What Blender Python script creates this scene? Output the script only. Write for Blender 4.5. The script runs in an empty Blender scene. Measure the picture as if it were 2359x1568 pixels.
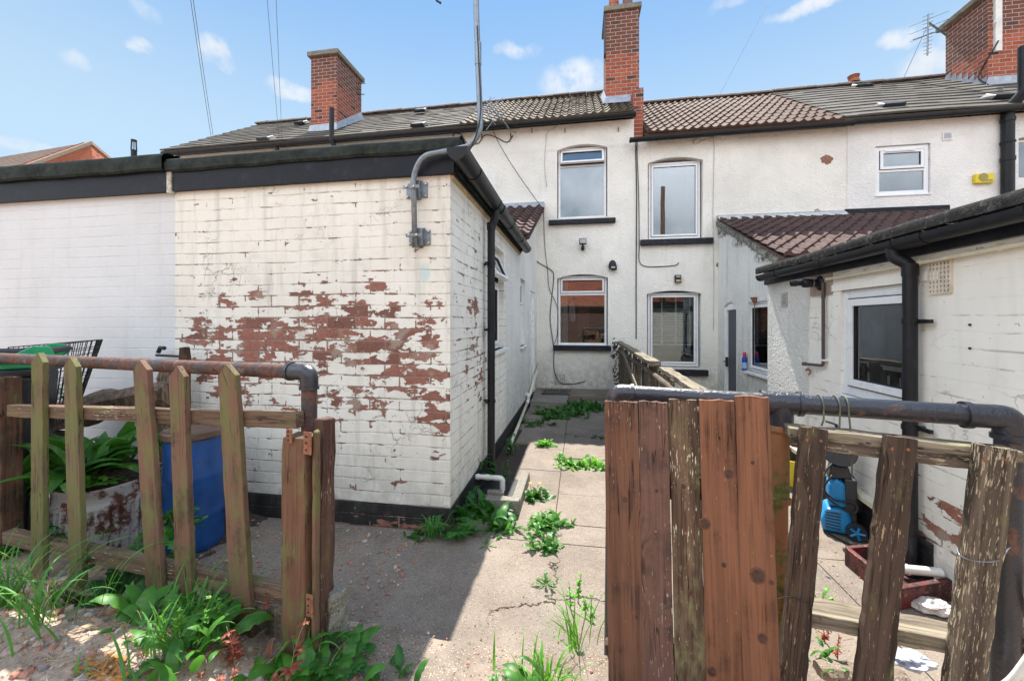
import bpy, bmesh, math, random
from mathutils import Vector, Matrix, noise
R = math.radians
rnd = random.Random(11)
sc = bpy.context.scene
COL = sc.collection

# ------------------------------------------------------------------ camera
CAM_Z = 1.5
YAW = R(9.56)
F = 920.0 / 2359.0                        # focal length as a fraction of the frame width
HZ = 740.0                                # row of the horizon in the 2359 x 1568 view of the photo
cam_d = bpy.data.cameras.new('camera')
cam = bpy.data.objects.new('camera', cam_d); COL.objects.link(cam)
cam.location = (0, 0, CAM_Z); cam.rotation_euler = (R(90), 0, YAW)
cam_d.sensor_width = 36.0; cam_d.lens = 36.0 * F
cam_d.shift_y = -(784.0 - HZ) / 2359.0
cam_d.clip_start = 0.05; cam_d.clip_end = 2000.0
sc.camera = cam

# ------------------------------------------------------------------ world, sun, exposure
SUN_EL, SUN_AZ = R(59.3), R(-4.6)         # ahead of the camera, behind the terrace
SUN = Vector((math.sin(SUN_AZ) * math.cos(SUN_EL), math.cos(SUN_AZ) * math.cos(SUN_EL), math.sin(SUN_EL)))
SUN_E, SKY_E, EXPO = 4.4, 0.10, 1.32
sl = bpy.data.lights.new('sun', 'SUN'); so = bpy.data.objects.new('sun', sl); COL.objects.link(so)
so.rotation_euler = SUN.to_track_quat('Z', 'Y').to_euler(); so.location = SUN * 40
sl.energy = SUN_E; sl.angle = R(0.5); sl.color = (1.0, 0.95, 0.87)
sc.view_settings.view_transform = 'Standard'; sc.view_settings.look = 'None'
sc.view_settings.exposure = EXPO; sc.view_settings.gamma = 1.0

CY, SY = math.cos(YAW), math.sin(YAW)
def ray(u, v):
    X = (u - 1180.0) / 920.0
    return Vector((X * CY - SY, X * SY + CY, -(v - HZ) / 920.0))
def P(u, v, **k):
    d = ray(u, v); (a, c), = k.items()
    if a == 'x': t = c / d.x
    elif a == 'y': t = c / d.y
    elif a == 'z': t = (c - CAM_Z) / d.z
    elif a == 'd': t = c
    else:
        p0, n = c; t = (p0 - Vector((0, 0, CAM_Z))).dot(n) / d.dot(n)
    return Vector((0, 0, CAM_Z)) + d * t

# ------------------------------------------------------------------ mesh helpers
W = {}
def rotz(a): return Matrix.Rotation(a, 4, 'Z')
def T(*p): return Matrix.Translation(Vector(p if len(p) == 3 else p[0]))
def align(d, up=Vector((0, 0, 1))):
    """matrix whose z axis is d"""
    z = d.normalized(); x = up.cross(z)
    if x.length < 1e-4: x = Vector((1, 0, 0)).cross(z)
    x.normalize(); y = z.cross(x)
    return Matrix((x, y, z)).transposed().to_4x4()

class MB:
    def __init__(s): s.v = []; s.f = []; s.mi = []; s.cur = 0
    def add(s, vs, fs):
        b = len(s.v); s.v += [Vector(v) for v in vs]
        for f in fs: s.f.append(tuple(b + i for i in f)); s.mi.append(s.cur)
        return s
    def box(s, x0, x1, y0, y1, z0, z1, M=None, jit=0):
        vs = [Vector(p) for p in ((x0,y0,z0),(x1,y0,z0),(x1,y1,z0),(x0,y1,z0),(x0,y0,z1),(x1,y0,z1),(x1,y1,z1),(x0,y1,z1))]
        if jit: vs = [v + Vector((rnd.uniform(-jit,jit) for _ in range(3))) for v in vs]
        if M: vs = [M @ v for v in vs]
        return s.add(vs, [(0,3,2,1),(4,5,6,7),(0,1,5,4),(1,2,6,5),(2,3,7,6),(3,0,4,7)])
    def bar(s, a, b, w, h, up=Vector((0,0,1))):
        """rectangular bar from a to b, w across, h along up"""
        a, b = Vector(a), Vector(b); d = (b - a); M = T(a) @ align(d, up)
        return s.box(-w/2, w/2, -h/2, h/2, 0, d.length, M)
    def tube(s, pts, r, n=10, caps=True, closed=False):
        pts = [Vector(p) for p in pts]; m = len(pts)
        rs = r if isinstance(r, (list, tuple)) else [r] * m
        rings = []; px = None
        for i, p in enumerate(pts):
            a = pts[i-1] if i else (pts[-1] if closed else pts[0]); b = pts[i+1] if i < m-1 else (pts[0] if closed else pts[-1])
            d = (b - a).normalized()
            if px is None:
                px = Vector((0,0,1)).cross(d)
                if px.length < .1: px = Vector((1,0,0)).cross(d)
            px = (px - d * px.dot(d)).normalized(); py = d.cross(px)
            rings.append([p + (px * math.cos(2*math.pi*k/n) + py * math.sin(2*math.pi*k/n)) * rs[i] for k in range(n)])
        vs = [v for q in rings for v in q]; fs = []
        for i in range(m if closed else m-1):
            j = (i+1) % m
            for k in range(n): fs.append((i*n+k, i*n+(k+1)%n, j*n+(k+1)%n, j*n+k))
        if caps and not closed: fs.append(tuple(range(n))[::-1]); fs.append(tuple((m-1)*n+k for k in range(n)))
        return s.add(vs, fs)
    def lathe(s, prof, M=None, n=24, wob=0):
        vs = []; fs = []
        for (r, z) in prof:
            for k in range(n):
                q = r * (1 + wob * math.sin(k*1.7+z*9))
                vs.append(Vector((q*math.cos(2*math.pi*k/n), q*math.sin(2*math.pi*k/n), z)))
        for i in range(len(prof)-1):
            for k in range(n): fs.append((i*n+k, i*n+(k+1)%n, (i+1)*n+(k+1)%n, (i+1)*n+k))
        fs.append(tuple(range(n))[::-1]); fs.append(tuple((len(prof)-1)*n+k for k in range(n)))
        if M: vs = [M @ v for v in vs]
        return s.add(vs, fs)
    def prism(s, poly, y0, y1, M=None):
        """polygon in x,z extruded along y"""
        n = len(poly); vs = [Vector((x, y0, z)) for x, z in poly] + [Vector((x, y1, z)) for x, z in poly]
        if M: vs = [M @ v for v in vs]
        fs = [tuple(range(n)), tuple(range(2*n-1, n-1, -1))] + [(i, i+n, (i+1)%n+n, (i+1)%n) for i in range(n)]
        return s.add(vs, fs)
    def grid(s, fn, nu, nv, flip=False):
        vs = [fn(i/nu, j/nv) for j in range(nv+1) for i in range(nu+1)]
        fs = []
        for j in range(nv):
            for i in range(nu):
                q = (j*(nu+1)+i, j*(nu+1)+i+1, (j+1)*(nu+1)+i+1, (j+1)*(nu+1)+i)
                fs.append(q[::-1] if flip else q)
        return s.add(vs, fs)
    def build(s, name, mat, parent=None, M=None, smooth=False, bevel=0, auto=None, solid=0):
        vs = s.v
        if M is None:
            if parent is not None: base = W[parent.name].to_translation()
            else:
                xs = [v.x for v in vs]; ys = [v.y for v in vs]; zs = [v.z for v in vs]
                base = Vector(((min(xs)+max(xs))/2, (min(ys)+max(ys))/2, min(zs)))
            M = T(base); vs = [v - base for v in vs]
        me = bpy.data.meshes.new(name); me.from_pydata(vs, [], s.f)
        mats = mat if isinstance(mat, (list, tuple)) else [mat]
        for m in mats: me.materials.append(m)
        if len(mats) > 1: me.polygons.foreach_set('material_index', s.mi)
        bm = bmesh.new(); bm.from_mesh(me); bmesh.ops.recalc_face_normals(bm, faces=bm.faces[:]) if auto != 'keep' else None
        bm.to_mesh(me); bm.free()
        if smooth: me.polygons.foreach_set('use_smooth', [True]*len(me.polygons))
        me.update()
        if smooth and smooth is not True: me.set_sharp_from_angle(angle=R(smooth))
        o = bpy.data.objects.new(name, me); COL.objects.link(o); W[o.name] = M
        if parent is not None: o.parent = parent; o.matrix_local = W[parent.name].inverted() @ M
        else: o.matrix_local = M
        if bevel:
            b = o.modifiers.new('bevel', 'BEVEL'); b.width = bevel; b.segments = 2; b.limit_method = 'ANGLE'; b.angle_limit = R(40)
        return o

def tag(o, label=None, cat=None, group=None, kind=None):
    if label: o['label'] = label
    if cat: o['category'] = cat
    if group: o['group'] = group
    if kind: o['kind'] = kind
    return o
def thing(name, loc, label, cat, group=None, a=0):
    o = bpy.data.objects.new(name, None); COL.objects.link(o); o.empty_display_size = .1
    M = T(Vector(loc)) @ rotz(a); W[o.name] = M; o.matrix_local = M
    return tag(o, label, cat, group)

def arcpts(c, r, a0, a1, n, ux, uy):
    return [c + ux * (r * math.cos(a0 + (a1-a0)*i/n)) + uy * (r * math.sin(a0 + (a1-a0)*i/n)) for i in range(n+1)]
def smoothpath(pts, n=6):
    """Catmull-Rom through the points"""
    pts = [Vector(p) for p in pts]; q = [pts[0]*2-pts[1]] + pts + [pts[-1]*2-pts[-2]]; out = []
    for i in range(1, len(q)-2):
        for k in range(n):
            t = k/n; a, b, c, d = q[i-1], q[i], q[i+1], q[i+2]
            out.append(.5*((2*b)+(c-a)*t+(2*a-5*b+4*c-d)*t*t+(3*b-a-3*c+d)*t**3))
    return out + [pts[-1]]
def fillet(pts, r, n=6):
    """polyline with rounded corners"""
    pts = [Vector(p) for p in pts]; out = [pts[0]]
    for i in range(1, len(pts)-1):
        a, b, c = pts[i-1], pts[i], pts[i+1]; d0 = (a-b).normalized(); d1 = (c-b).normalized()
        rr = min(r, (a-b).length*.45, (c-b).length*.45); p0 = b + d0*rr; p1 = b + d1*rr
        for k in range(n+1):
            t = k/n; out.append(p0*(1-t)**2 + b*2*t*(1-t) + p1*t*t)
    return out + [pts[-1]]
# ------------------------------------------------------------------ material helpers
class NT:
    def __init__(s, name, world=False):
        if world: s.m = world; s.t = world.node_tree
        else: s.m = bpy.data.materials.new(name); s.m.use_nodes = True; s.t = s.m.node_tree
        s.t.nodes.clear(); s._pos = s._obj = s._nrm = None
    def n(s, typ, ins=None, **props):
        nd = s.t.nodes.new(typ)
        for k, v in props.items(): setattr(nd, k, v)
        for k, v in (ins or {}).items(): s.put(nd.inputs[k], v)
        return nd
    def put(s, sock, v):
        if isinstance(v, bpy.types.NodeSocket): s.t.links.new(v, sock)
        elif isinstance(v, (tuple, list)) and sock.type == 'RGBA' and len(v) == 3: sock.default_value = (*v, 1)
        else: sock.default_value = v
    def pos(s):
        if not s._pos: s._pos = s.n('ShaderNodeNewGeometry').outputs['Position']
        return s._pos
    def obj(s):
        if not s._obj: s._obj = s.n('ShaderNodeTexCoord').outputs['Object']
        return s._obj
    def sep(s, v): return s.n('ShaderNodeSeparateXYZ', {0: v}).outputs
    def comb(s, x=0., y=0., z=0.): return s.n('ShaderNodeCombineXYZ', {0: x, 1: y, 2: z}).outputs[0]
    def math(s, op, a, b=0., c=0., clamp=False):
        return s.n('ShaderNodeMath', {0: a, 1: b, 2: c}, operation=op, use_clamp=clamp).outputs[0]
    def vadd(s, a, b): return s.n('ShaderNodeVectorMath', {0: a, 1: b}, operation='ADD').outputs[0]
    def scl(s, v, k): return s.n('ShaderNodeVectorMath', {0: v, 1: k}, operation='MULTIPLY').outputs[0]
    def noise(s, vec, scale, detail=5., rough=.55, dist=0., out='Fac'):
        return s.n('ShaderNodeTexNoise', {'Vector': vec, 'Scale': scale, 'Detail': detail, 'Roughness': rough, 'Distortion': dist}).outputs[out]
    def voro(s, vec, scale, feature='F1', out='Distance', rand=1.):
        return s.n('ShaderNodeTexVoronoi', {'Vector': vec, 'Scale': scale, 'Randomness': rand}, feature=feature).outputs[out]
    def step(s, f, a, b, lo=0., hi=1.):
        return s.n('ShaderNodeMapRange', {0: f, 1: a, 2: b, 3: lo, 4: hi}, interpolation_type='SMOOTHSTEP').outputs[0]
    def lin(s, f, a, b, lo=0., hi=1.):
        return s.n('ShaderNodeMapRange', {0: f, 1: a, 2: b, 3: lo, 4: hi}).outputs[0]
    def mix(s, f, a, b, mode='MIX'):
        nd = s.n('ShaderNodeMix', data_type='RGBA', blend_type=mode)
        s.put(nd.inputs[0], f); s.put(nd.inputs[6], a); s.put(nd.inputs[7], b); return nd.outputs[2]
    def bump(s, h, dist=.01, strength=1., normal=None):
        i = {'Height': h, 'Distance': dist, 'Strength': strength}
        if normal: i['Normal'] = normal
        return s.n('ShaderNodeBump', i).outputs[0]
    def out(s, col, rough=.7, metal=0., normal=None, spec=.5, **k):
        i = {'Base Color': col, 'Roughness': rough, 'Metallic': metal, 'Specular IOR Level': spec}
        if normal: i['Normal'] = normal
        i.update(k); b = s.n('ShaderNodeBsdfPrincipled', i)
        s.n('ShaderNodeOutputMaterial', {0: b.outputs[0]}); return s.m
    def surf(s, sh): s.n('ShaderNodeOutputMaterial', {0: sh}); return s.m

def col(c, k): return tuple(x*k for x in c)

# ---- walls: vec = (along the wall, height)
def wallvec(t, axis, warp=.004, ws=3.):
    p = t.pos(); x = t.sep(p)
    v = t.comb(x[0] if axis == 'x' else x[1], x[2], 0.)
    n = t.noise(v, ws, 3., .5, out='Color')
    n = t.n('ShaderNodeVectorMath', {0: n, 1: (.5,.5,.5)}, operation='SUBTRACT').outputs[0]
    return t.vadd(v, t.scl(n, (warp*2,)*3)), x
def brick(t, v, row=.085, bw=.235, mortar=.006, smooth=.4, c1=(0,0,0), c2=(1,1,1), mc=(.5,.5,.5), off=0.):
    nd = t.n('ShaderNodeTexBrick', {'Vector': v, 'Color1': c1, 'Color2': c2, 'Mortar': mc, 'Scale': 1., 'Mortar Size': mortar,
             'Mortar Smooth': smooth, 'Bias': 0., 'Brick Width': bw, 'Row Height': row})
    return nd.outputs['Color'], nd.outputs['Fac']

def ellipses(t, x, z, lst):
    f = None
    for (cx, cz, rx, rz, amp) in lst:
        a = t.math('DIVIDE', t.math('SUBTRACT', x, cx), rx); b = t.math('DIVIDE', t.math('SUBTRACT', z, cz), rz)
        d = t.math('ADD', t.math('MULTIPLY', a, a), t.math('MULTIPLY', b, b))
        e = t.math('MULTIPLY', t.math('SUBTRACT', 1., d, clamp=True), amp)
        f = e if f is None else t.math('MAXIMUM', f, e)
    return f

def painted_brick(name, axis, paint=(.75,.72,.64), peel=(), thr=.60, stain=.5, crack=.5, relief=.5, row=.085, chips=True, mort=(.46,.38,.25), mk=.5, smudge=None, hw=.45):
    t = NT(name); v, x = wallvec(t, axis, .016, 1.9)
    h = x[0] if axis == 'x' else x[1]; z = x[2]
    rc, m = brick(t, v, row=row, bw=row*2.75, mortar=.007, smooth=.6)
    _, rl = brick(t, t.vadd(v, (.37, 0., 0.)), row=row, bw=6., mortar=.007, smooth=.6); m0 = m; m = t.math('MAXIMUM', t.math('MULTIPLY', m, hw), rl); rb = t.n('ShaderNodeSeparateColor', {0: rc}).outputs[0]
    n1 = t.noise(v, 7., 7., .62); n2 = t.noise(v, 1.3, 4., .6); n3 = t.noise(v, 60., 4., .6); n4 = t.noise(v, 26., 5., .6)
    # paint
    c = t.mix(t.step(n2, .3, .75), paint, (paint[0]*.9, paint[1]*.9, paint[2]*.88))
    streak = t.noise(t.comb(t.math('MULTIPLY', h, 9.), t.math('MULTIPLY', z, .9), 0.), 1., 5., .65)
    c = t.mix(t.math('MULTIPLY', t.step(streak, .48, .78), stain), c, (.33,.335,.28))
    g = t.noise(v, 3.4, 6., .7)
    c = t.mix(t.math('MULTIPLY', t.step(g, .52, .72), stain*.6), c, (.40,.39,.33))
    # yellowed, broken mortar lines
    m = t.math('MULTIPLY', m, t.step(t.noise(v, 2.1, 5., .7), .30, .62, .12, 1.))
    ml = t.math('MULTIPLY', m, t.step(n1, .40, .62))
    c = t.mix(t.math('MULTIPLY', ml, mk), c, mort)
    # hairline cracks and flakes
    vd = t.voro(t.vadd(v, t.scl(t.noise(v, 8., 4., .6, out='Color'), (.16,.16,.16))), 7., 'DISTANCE_TO_EDGE')
    cr = t.math('MULTIPLY', t.math('SUBTRACT', 1., t.step(vd, .004, .03)), t.step(t.noise(v, 2.3, 3.), .50, .66))
    c = t.mix(t.math('MULTIPLY', cr, crack*.7), c, (.20,.16,.12))
    # fine dark crazing that follows the joints, pinholes
    jn = t.math('MULTIPLY', t.step(m, .40, .8), t.step(t.noise(t.scl(v, (3., 9., 1.)), 1., 5., .7), .50, .58)); c = t.mix(t.math('MULTIPLY', jn, crack*.75), c, (.23,.19,.14))
    ph = t.step(t.noise(v, 34., 3., .5), .70, .74); c = t.mix(t.math('MULTIPLY', ph, crack*.7), c, (.17,.12,.10))
    if smudge:
        sm = ellipses(t, h, z, [(smudge[0], smudge[1], .05, .085, 1.)]); c = t.mix(t.math('MULTIPLY', t.step(sm, 0., .8), .38), c, (.25,.55,.60))
    hgt = t.math('ADD', t.math('MULTIPLY', t.math('SUBTRACT', 1., m), relief), t.math('MULTIPLY', n4, .35))
    hgt = t.math('SUBTRACT', hgt, t.math('MULTIPLY', cr, .5*crack))
    lo_ = t.math('MULTIPLY', t.lin(z, .62, .12, 0., .55), t.step(t.noise(v, 6., 6., .7), .35, .62)); c = t.mix(lo_, c, (paint[0]*.45, paint[1]*.43, paint[2]*.40))
    # peeling
    if peel:
        f = ellipses(t, h, z, peel)
        np_ = t.noise(t.scl(v, (6.5, 13., 1.)), 1., 7., .62); k = t.math('ADD', t.math('MULTIPLY_ADD', np_, 1.8, -.275), t.math('MULTIPLY', rb, .20))
        k = t.math('ADD', k, t.math('MULTIPLY', m0, .16)); k = t.math('ADD', k, t.math('MULTIPLY', t.math('SUBTRACT', n4, .5), .22))
        k = t.math('ADD', k, f)
        if chips:
            ch = t.noise(v, 13., 3., .5); k = t.math('ADD', k, t.math('MULTIPLY', t.step(ch, .70, .76), .42))
        mask = t.step(k, thr+.62, thr+.628)
        edge = t.math('MULTIPLY', t.step(k, thr+.59, thr+.62), t.math('SUBTRACT', 1., mask))
        bc = t.mix(t.step(t.noise(v, 22., 5., .7), .3, .75), (.37,.15,.11), (.21,.085,.062))
        bc = t.mix(t.math('MULTIPLY', rb, .35), bc, (.24,.12,.08))
        bc = t.mix(t.math('MULTIPLY', m0, .75), bc, (.24,.16,.12)); bc = t.mix(t.math('MULTIPLY', t.step(rb, .7, .9), .5), bc, (.10,.045,.035))
        bc = t.mix(t.math('MULTIPLY', t.step(t.noise(v, 5., 4.), .56, .66), .65), bc, (.36,.31,.25))
        bc = t.mix(t.math('MULTIPLY', t.step(n3, .60, .72), .35), bc, (.55,.48,.42))
        c = t.mix(t.math('MULTIPLY', edge, .55), c, (.24,.20,.15)); c = t.mix(mask, c, bc)
        hgt = t.math('ADD', hgt, t.math('MULTIPLY', t.math('SUBTRACT', 1., mask), 1.7))
    nb = t.bump(t.math('ADD', hgt, t.math('MULTIPLY', n3, .08)), .007, 1.)
    return t.out(c, .62, normal=nb, spec=.35)

def roughcast(name, axis, paint=(.72,.68,.60), low=(.33,.33,.26), grime=.5, lowz=.9, lump=1., streaky=.4, dirt=()):
    t = NT(name); v, x = wallvec(t, axis, .01, 2.)
    h = x[0] if axis == 'x' else x[1]; z = x[2]
    n1 = t.noise(v, 1.1, 5., .6); n2 = t.noise(v, 9., 5., .7)
    c = t.mix(t.step(n1, .35, .7), paint, col(paint, .87))
    streak = t.noise(t.comb(t.math('MULTIPLY', h, 5.), t.math('MULTIPLY', z, .5), 0.), 1., 6., .7)
    c = t.mix(t.math('MULTIPLY', t.step(streak, .5, .75), streaky), c, (.42,.38,.31))
    lo = t.math('MULTIPLY', t.lin(z, lowz, .0, 0., 1.), t.step(n2, .25, .65))
    c = t.mix(t.math('MULTIPLY', lo, grime), c, low)
    if dirt:
        f = ellipses(t, h, z, dirt); c = t.mix(t.math('MULTIPLY', t.step(f, .05, .5), t.step(n2, .38, .58)), c, (.13,.13,.12))
    lum = t.voro(t.vadd(v, t.scl(t.noise(v, 30., 3., out='Color'), (.03,.03,.03))), 42., 'SMOOTH_F1')
    l2 = t.noise(v, 45., 5., .65); l3 = t.noise(v, 13., 4., .6)
    hh = t.math('ADD', t.math('MULTIPLY', lum, -.7), t.math('ADD', t.math('MULTIPLY', l2, 1.2), l3))
    sp = t.step(t.noise(v, 38., 4., .6), .67, .73)
    c = t.mix(t.math('MULTIPLY', sp, .55), c, (.23,.21,.17))
    pit = t.step(l2, .30, .42, .55, 0.)
    c = t.mix(t.math('MULTIPLY', pit, .5), c, (.36,.33,.27))
    # hairline cracks
    vd = t.voro(t.vadd(v, t.scl(t.noise(v, 3., 5., .65, out='Color'), (.6,.6,.6))), .9, 'DISTANCE_TO_EDGE')
    cr = t.math('MULTIPLY', t.math('SUBTRACT', 1., t.step(vd, .001, .005)), t.step(t.noise(v, .8, 2.), .52, .6))
    c = t.mix(t.math('MULTIPLY', cr, .22), c, (.25,.22,.18))
    return t.out(c, .85, normal=t.bump(hh, .013*lump, 1.), spec=.2)

def red_brick(name, axis, sootz=None, c1=(.46,.125,.065), c2=(.30,.080,.050), row=.085, mortar=(.40,.34,.29), soot=(.10,.055,.045), mortar_w=.008):
    t = NT(name); v, x = wallvec(t, axis, .003, 4.)
    h = x[0] if axis == 'x' else x[1]; z = x[2]
    rc, m = brick(t, v, row=row, bw=row*2.75, mortar=mortar_w, smooth=.2)
    rb = t.n('ShaderNodeSeparateColor', {0: rc}).outputs[0]
    n = t.noise(v, 24., 5., .65); n2 = t.noise(v, 5., 4.)
    c = t.mix(rb, c1, c2); c = t.mix(t.step(n, .4, .8), c, col(c2, .6))
    c = t.mix(t.math('MULTIPLY', t.step(rb, .88, .92), t.step(n2, .4, .5)), c, (.08,.045,.04))
    if sootz:
        k = t.math('ADD', z, t.math('MULTIPLY', n2, .5)); k = t.math('ADD', k, t.math('MULTIPLY', rb, .25))
        c = t.mix(t.math('MULTIPLY', t.step(k, sootz, sootz+.35), .72), c, soot)
    c = t.mix(m, c, mortar)
    hh = t.math('ADD', t.math('SUBTRACT', 1., m), t.math('MULTIPLY', n, .35))
    return t.out(c, .85, normal=t.bump(hh, .008, 1.), spec=.2)

def wood(name, base, dark, moss=0., grain=1., mosscol=(.135,.14,.050), stain=None, stainamt=0., flake=None, flakeamt=0., rough=.75, knots=True, scale=1.):
    """grain runs along local z"""
    t = NT(name); o = t.obj(); info = t.n('ShaderNodeObjectInfo').outputs['Random']
    v = t.vadd(o, t.comb(t.math('MULTIPLY', info, 7.), t.math('MULTIPLY', info, 3.), t.math('MULTIPLY', info, 11.)))
    if knots:
        kn = t.voro(t.scl(v, (6.*scale, 2., 1.5*scale)), 1., 'F1')
        kin = t.math('SUBTRACT', 1., t.step(kn, .03, .085))
        warp = t.math('MULTIPLY', t.math('SUBTRACT', 1., t.step(kn, .03, .30)), .035)
        v2 = t.vadd(v, t.comb(warp, 0., 0.))
    else: v2 = v; kin = None
    g = t.noise(t.scl(v2, (95.*scale, 95.*scale, 3.2*scale)), 1., 5., .6)
    g2 = t.noise(t.scl(v2, (26.*scale, 26.*scale, 1.1)), 1., 4., .6, .6)
    w = t.noise(v, 5., 5., .65); w2 = t.noise(t.scl(v, (14., 14., 5.)), 1., 6., .7)
    c = t.mix(t.step(g2, .32, .68), base, dark); c = t.mix(t.math('MULTIPLY', t.step(g, .45, .7), .8*grain), c, col(dark, .38))
    if stain: c = t.mix(t.math('MULTIPLY', t.step(w, .42, .56), stainamt), c, stain)
    if moss: c = t.mix(t.math('MULTIPLY', t.step(w2, .62-.25*moss, .85-.25*moss), .9), c, mosscol)
    fm = None
    if flake:
        fl = t.noise(t.scl(v, (190., 190., 24.)), 1., 4., .65); fb = t.noise(v, 3.5, 3.)
        fm = t.step(t.math('ADD', fl, t.math('MULTIPLY', fb, .35)), .86-flakeamt*.12, .885-flakeamt*.12)
        c = t.mix(fm, c, flake)
    if kin: c = t.mix(t.math('MULTIPLY', kin, .75), c, col(dark, .35))
    # long drying cracks
    ck = t.noise(t.scl(v2, (30., 30., .9)), 1., 3., .5); ck = t.math('SUBTRACT', 1., t.step(t.math('ABSOLUTE', t.math('SUBTRACT', ck, .5)), .0, .007))
    ck = t.math('MULTIPLY', ck, t.step(t.noise(v, 2.6, 2.), .48, .58)); c = t.mix(t.math('MULTIPLY', ck, .85), c, (.02,.015,.01))
    hh = t.math('SUBTRACT', t.math('MULTIPLY', g, .8), t.math('MULTIPLY', ck, 1.5)); hh = t.math('ADD', hh, t.math('MULTIPLY', w2, .4))
    if fm: hh = t.math('SUBTRACT', hh, t.math('MULTIPLY', fm, .3))
    return t.out(c, rough, normal=t.bump(hh, .0042, 1.), spec=.25)

def simple(name, c, rough=.5, metal=0., var=.15, vs=8., bump=0., bs=60., dust=0., dustc=(.4,.38,.34), spec=.5, obj=True):
    t = NT(name); p = t.obj() if obj else t.pos()
    n = t.noise(p, vs, 5., .65)
    cc = t.mix(t.step(n, .3, .7), col(c, 1-var), col(c, 1+var))
    if dust:
        d = t.noise(p, vs*2.2, 6., .7); cc = t.mix(t.math('MULTIPLY', t.step(d, .5, .75), dust), cc, dustc)
    nb = t.bump(t.noise(p, bs, 4., .6), .003, bump) if bump else None
    return t.out(cc, t.step(n, .2, .8, rough*.85, min(1., rough*1.15)), metal, nb, spec)

def rusty(name, base, rust=(.20,.075,.035), amt=.5, rough=.55, metal=0., bs=55., spec=.5, light=None):
    t = NT(name); p = t.obj(); n = t.noise(p, 9., 6., .68); n2 = t.noise(p, 55., 4., .6)
    m = t.step(n, .62-.25*amt, .70-.2*amt)
    rc = t.mix(t.step(n2, .35, .7), rust, col(rust, .45))
    c = t.mix(m, base, rc)
    if light: c = t.mix(t.math('MULTIPLY', t.step(t.noise(p, 24., 5.), .60, .7), .7), c, light)
    return t.out(c, t.lin(m, 0., 1., rough, .85), metal, t.bump(t.math('ADD', n2, t.math('MULTIPLY', t.noise(p, bs*3, 3.), .5)), .003, .9), spec)

def leafmat(name, c, c2, trans=.35):
    t = NT(name); p = t.pos(); n = t.noise(p, 22., 3.); n2 = t.noise(p, 120., 3.)
    oi = t.n('ShaderNodeObjectInfo').outputs['Random']; n = t.math('ADD', n, t.math('MULTIPLY', t.math('SUBTRACT', oi, .5), .25)); cc = t.mix(t.step(n, .3, .7), c, c2); cc = t.mix(t.math('MULTIPLY', n2, .35), cc, col(c, .45)); cc = t.mix(t.math('MULTIPLY', t.step(t.noise(p, 32., 4., .7), .57, .68), .6), cc, (.26,.24,.06))
    d = t.n('ShaderNodeBsdfPrincipled', {'Base Color': cc, 'Roughness': .45, 'Specular IOR Level': .4})
    tr = t.n('ShaderNodeBsdfTranslucent', {'Color': t.mix(.5, cc, (c2[0]*1.6, c2[1]*1.6, c2[2]*.8))})
    mx = t.n('ShaderNodeMixShader', {0: trans, 1: d.outputs[0], 2: tr.outputs[0]})
    return t.surf(mx.outputs[0])

def glassmat(name, tint=(.62,.70,.70), refl=.28, dirt=0.):
    t = NT(name); p = t.pos()
    w = t.bump(t.noise(p, 1.6, 2.), .02, .02)
    gl = t.n('ShaderNodeBsdfGlossy', {'Color': (.92,.96,1.,1.), 'Roughness': .015, 'Normal': w})
    tr = t.n('ShaderNodeBsdfTransparent', {'Color': (*tint, 1.)})
    fr = t.n('ShaderNodeFresnel', {'IOR': 1.5}).outputs[0]
    k = t.math('ADD', t.math('MULTIPLY', fr, 1.2), refl, clamp=True)
    mx = t.n('ShaderNodeMixShader', {0: k, 1: tr.outputs[0], 2: gl.outputs[0]})
    if dirt:
        df = t.n('ShaderNodeBsdfDiffuse', {'Color': (.5,.52,.5,1.)}); dn = t.math('MULTIPLY', t.step(t.noise(p, 3., 5., .7), .3, .8), dirt)
        mx = t.n('ShaderNodeMixShader', {0: dn, 1: mx.outputs[0], 2: df.outputs[0]})
    return t.surf(mx.outputs[0])

def tilemat(name, c1, c2, lichen=(.42,.40,.33), lam=.4, pale=None):
    t = NT(name); p = t.pos(); a = t.voro(t.scl(p, (3.3, 3.3, 3.3)), 1., 'F1', 'Color')
    r = t.n('ShaderNodeSeparateColor', {0: a}).outputs[0]
    n = t.noise(p, 30., 5., .7); n2 = t.noise(p, 2., 5., .65)
    c = t.mix(t.lin(r, 0., 1., .3, .7), c1, c2); c = t.mix(t.math('MULTIPLY', t.step(n, .45, .75), .6), c, col(c1, .4))
    l = t.math('MULTIPLY', t.step(n2, .40, .66), t.step(n, .40, .6))
    c = t.mix(t.math('MULTIPLY', l, lam), c, lichen)
    return t.out(c, .78, normal=t.bump(n, .004, .8), spec=.08)

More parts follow.
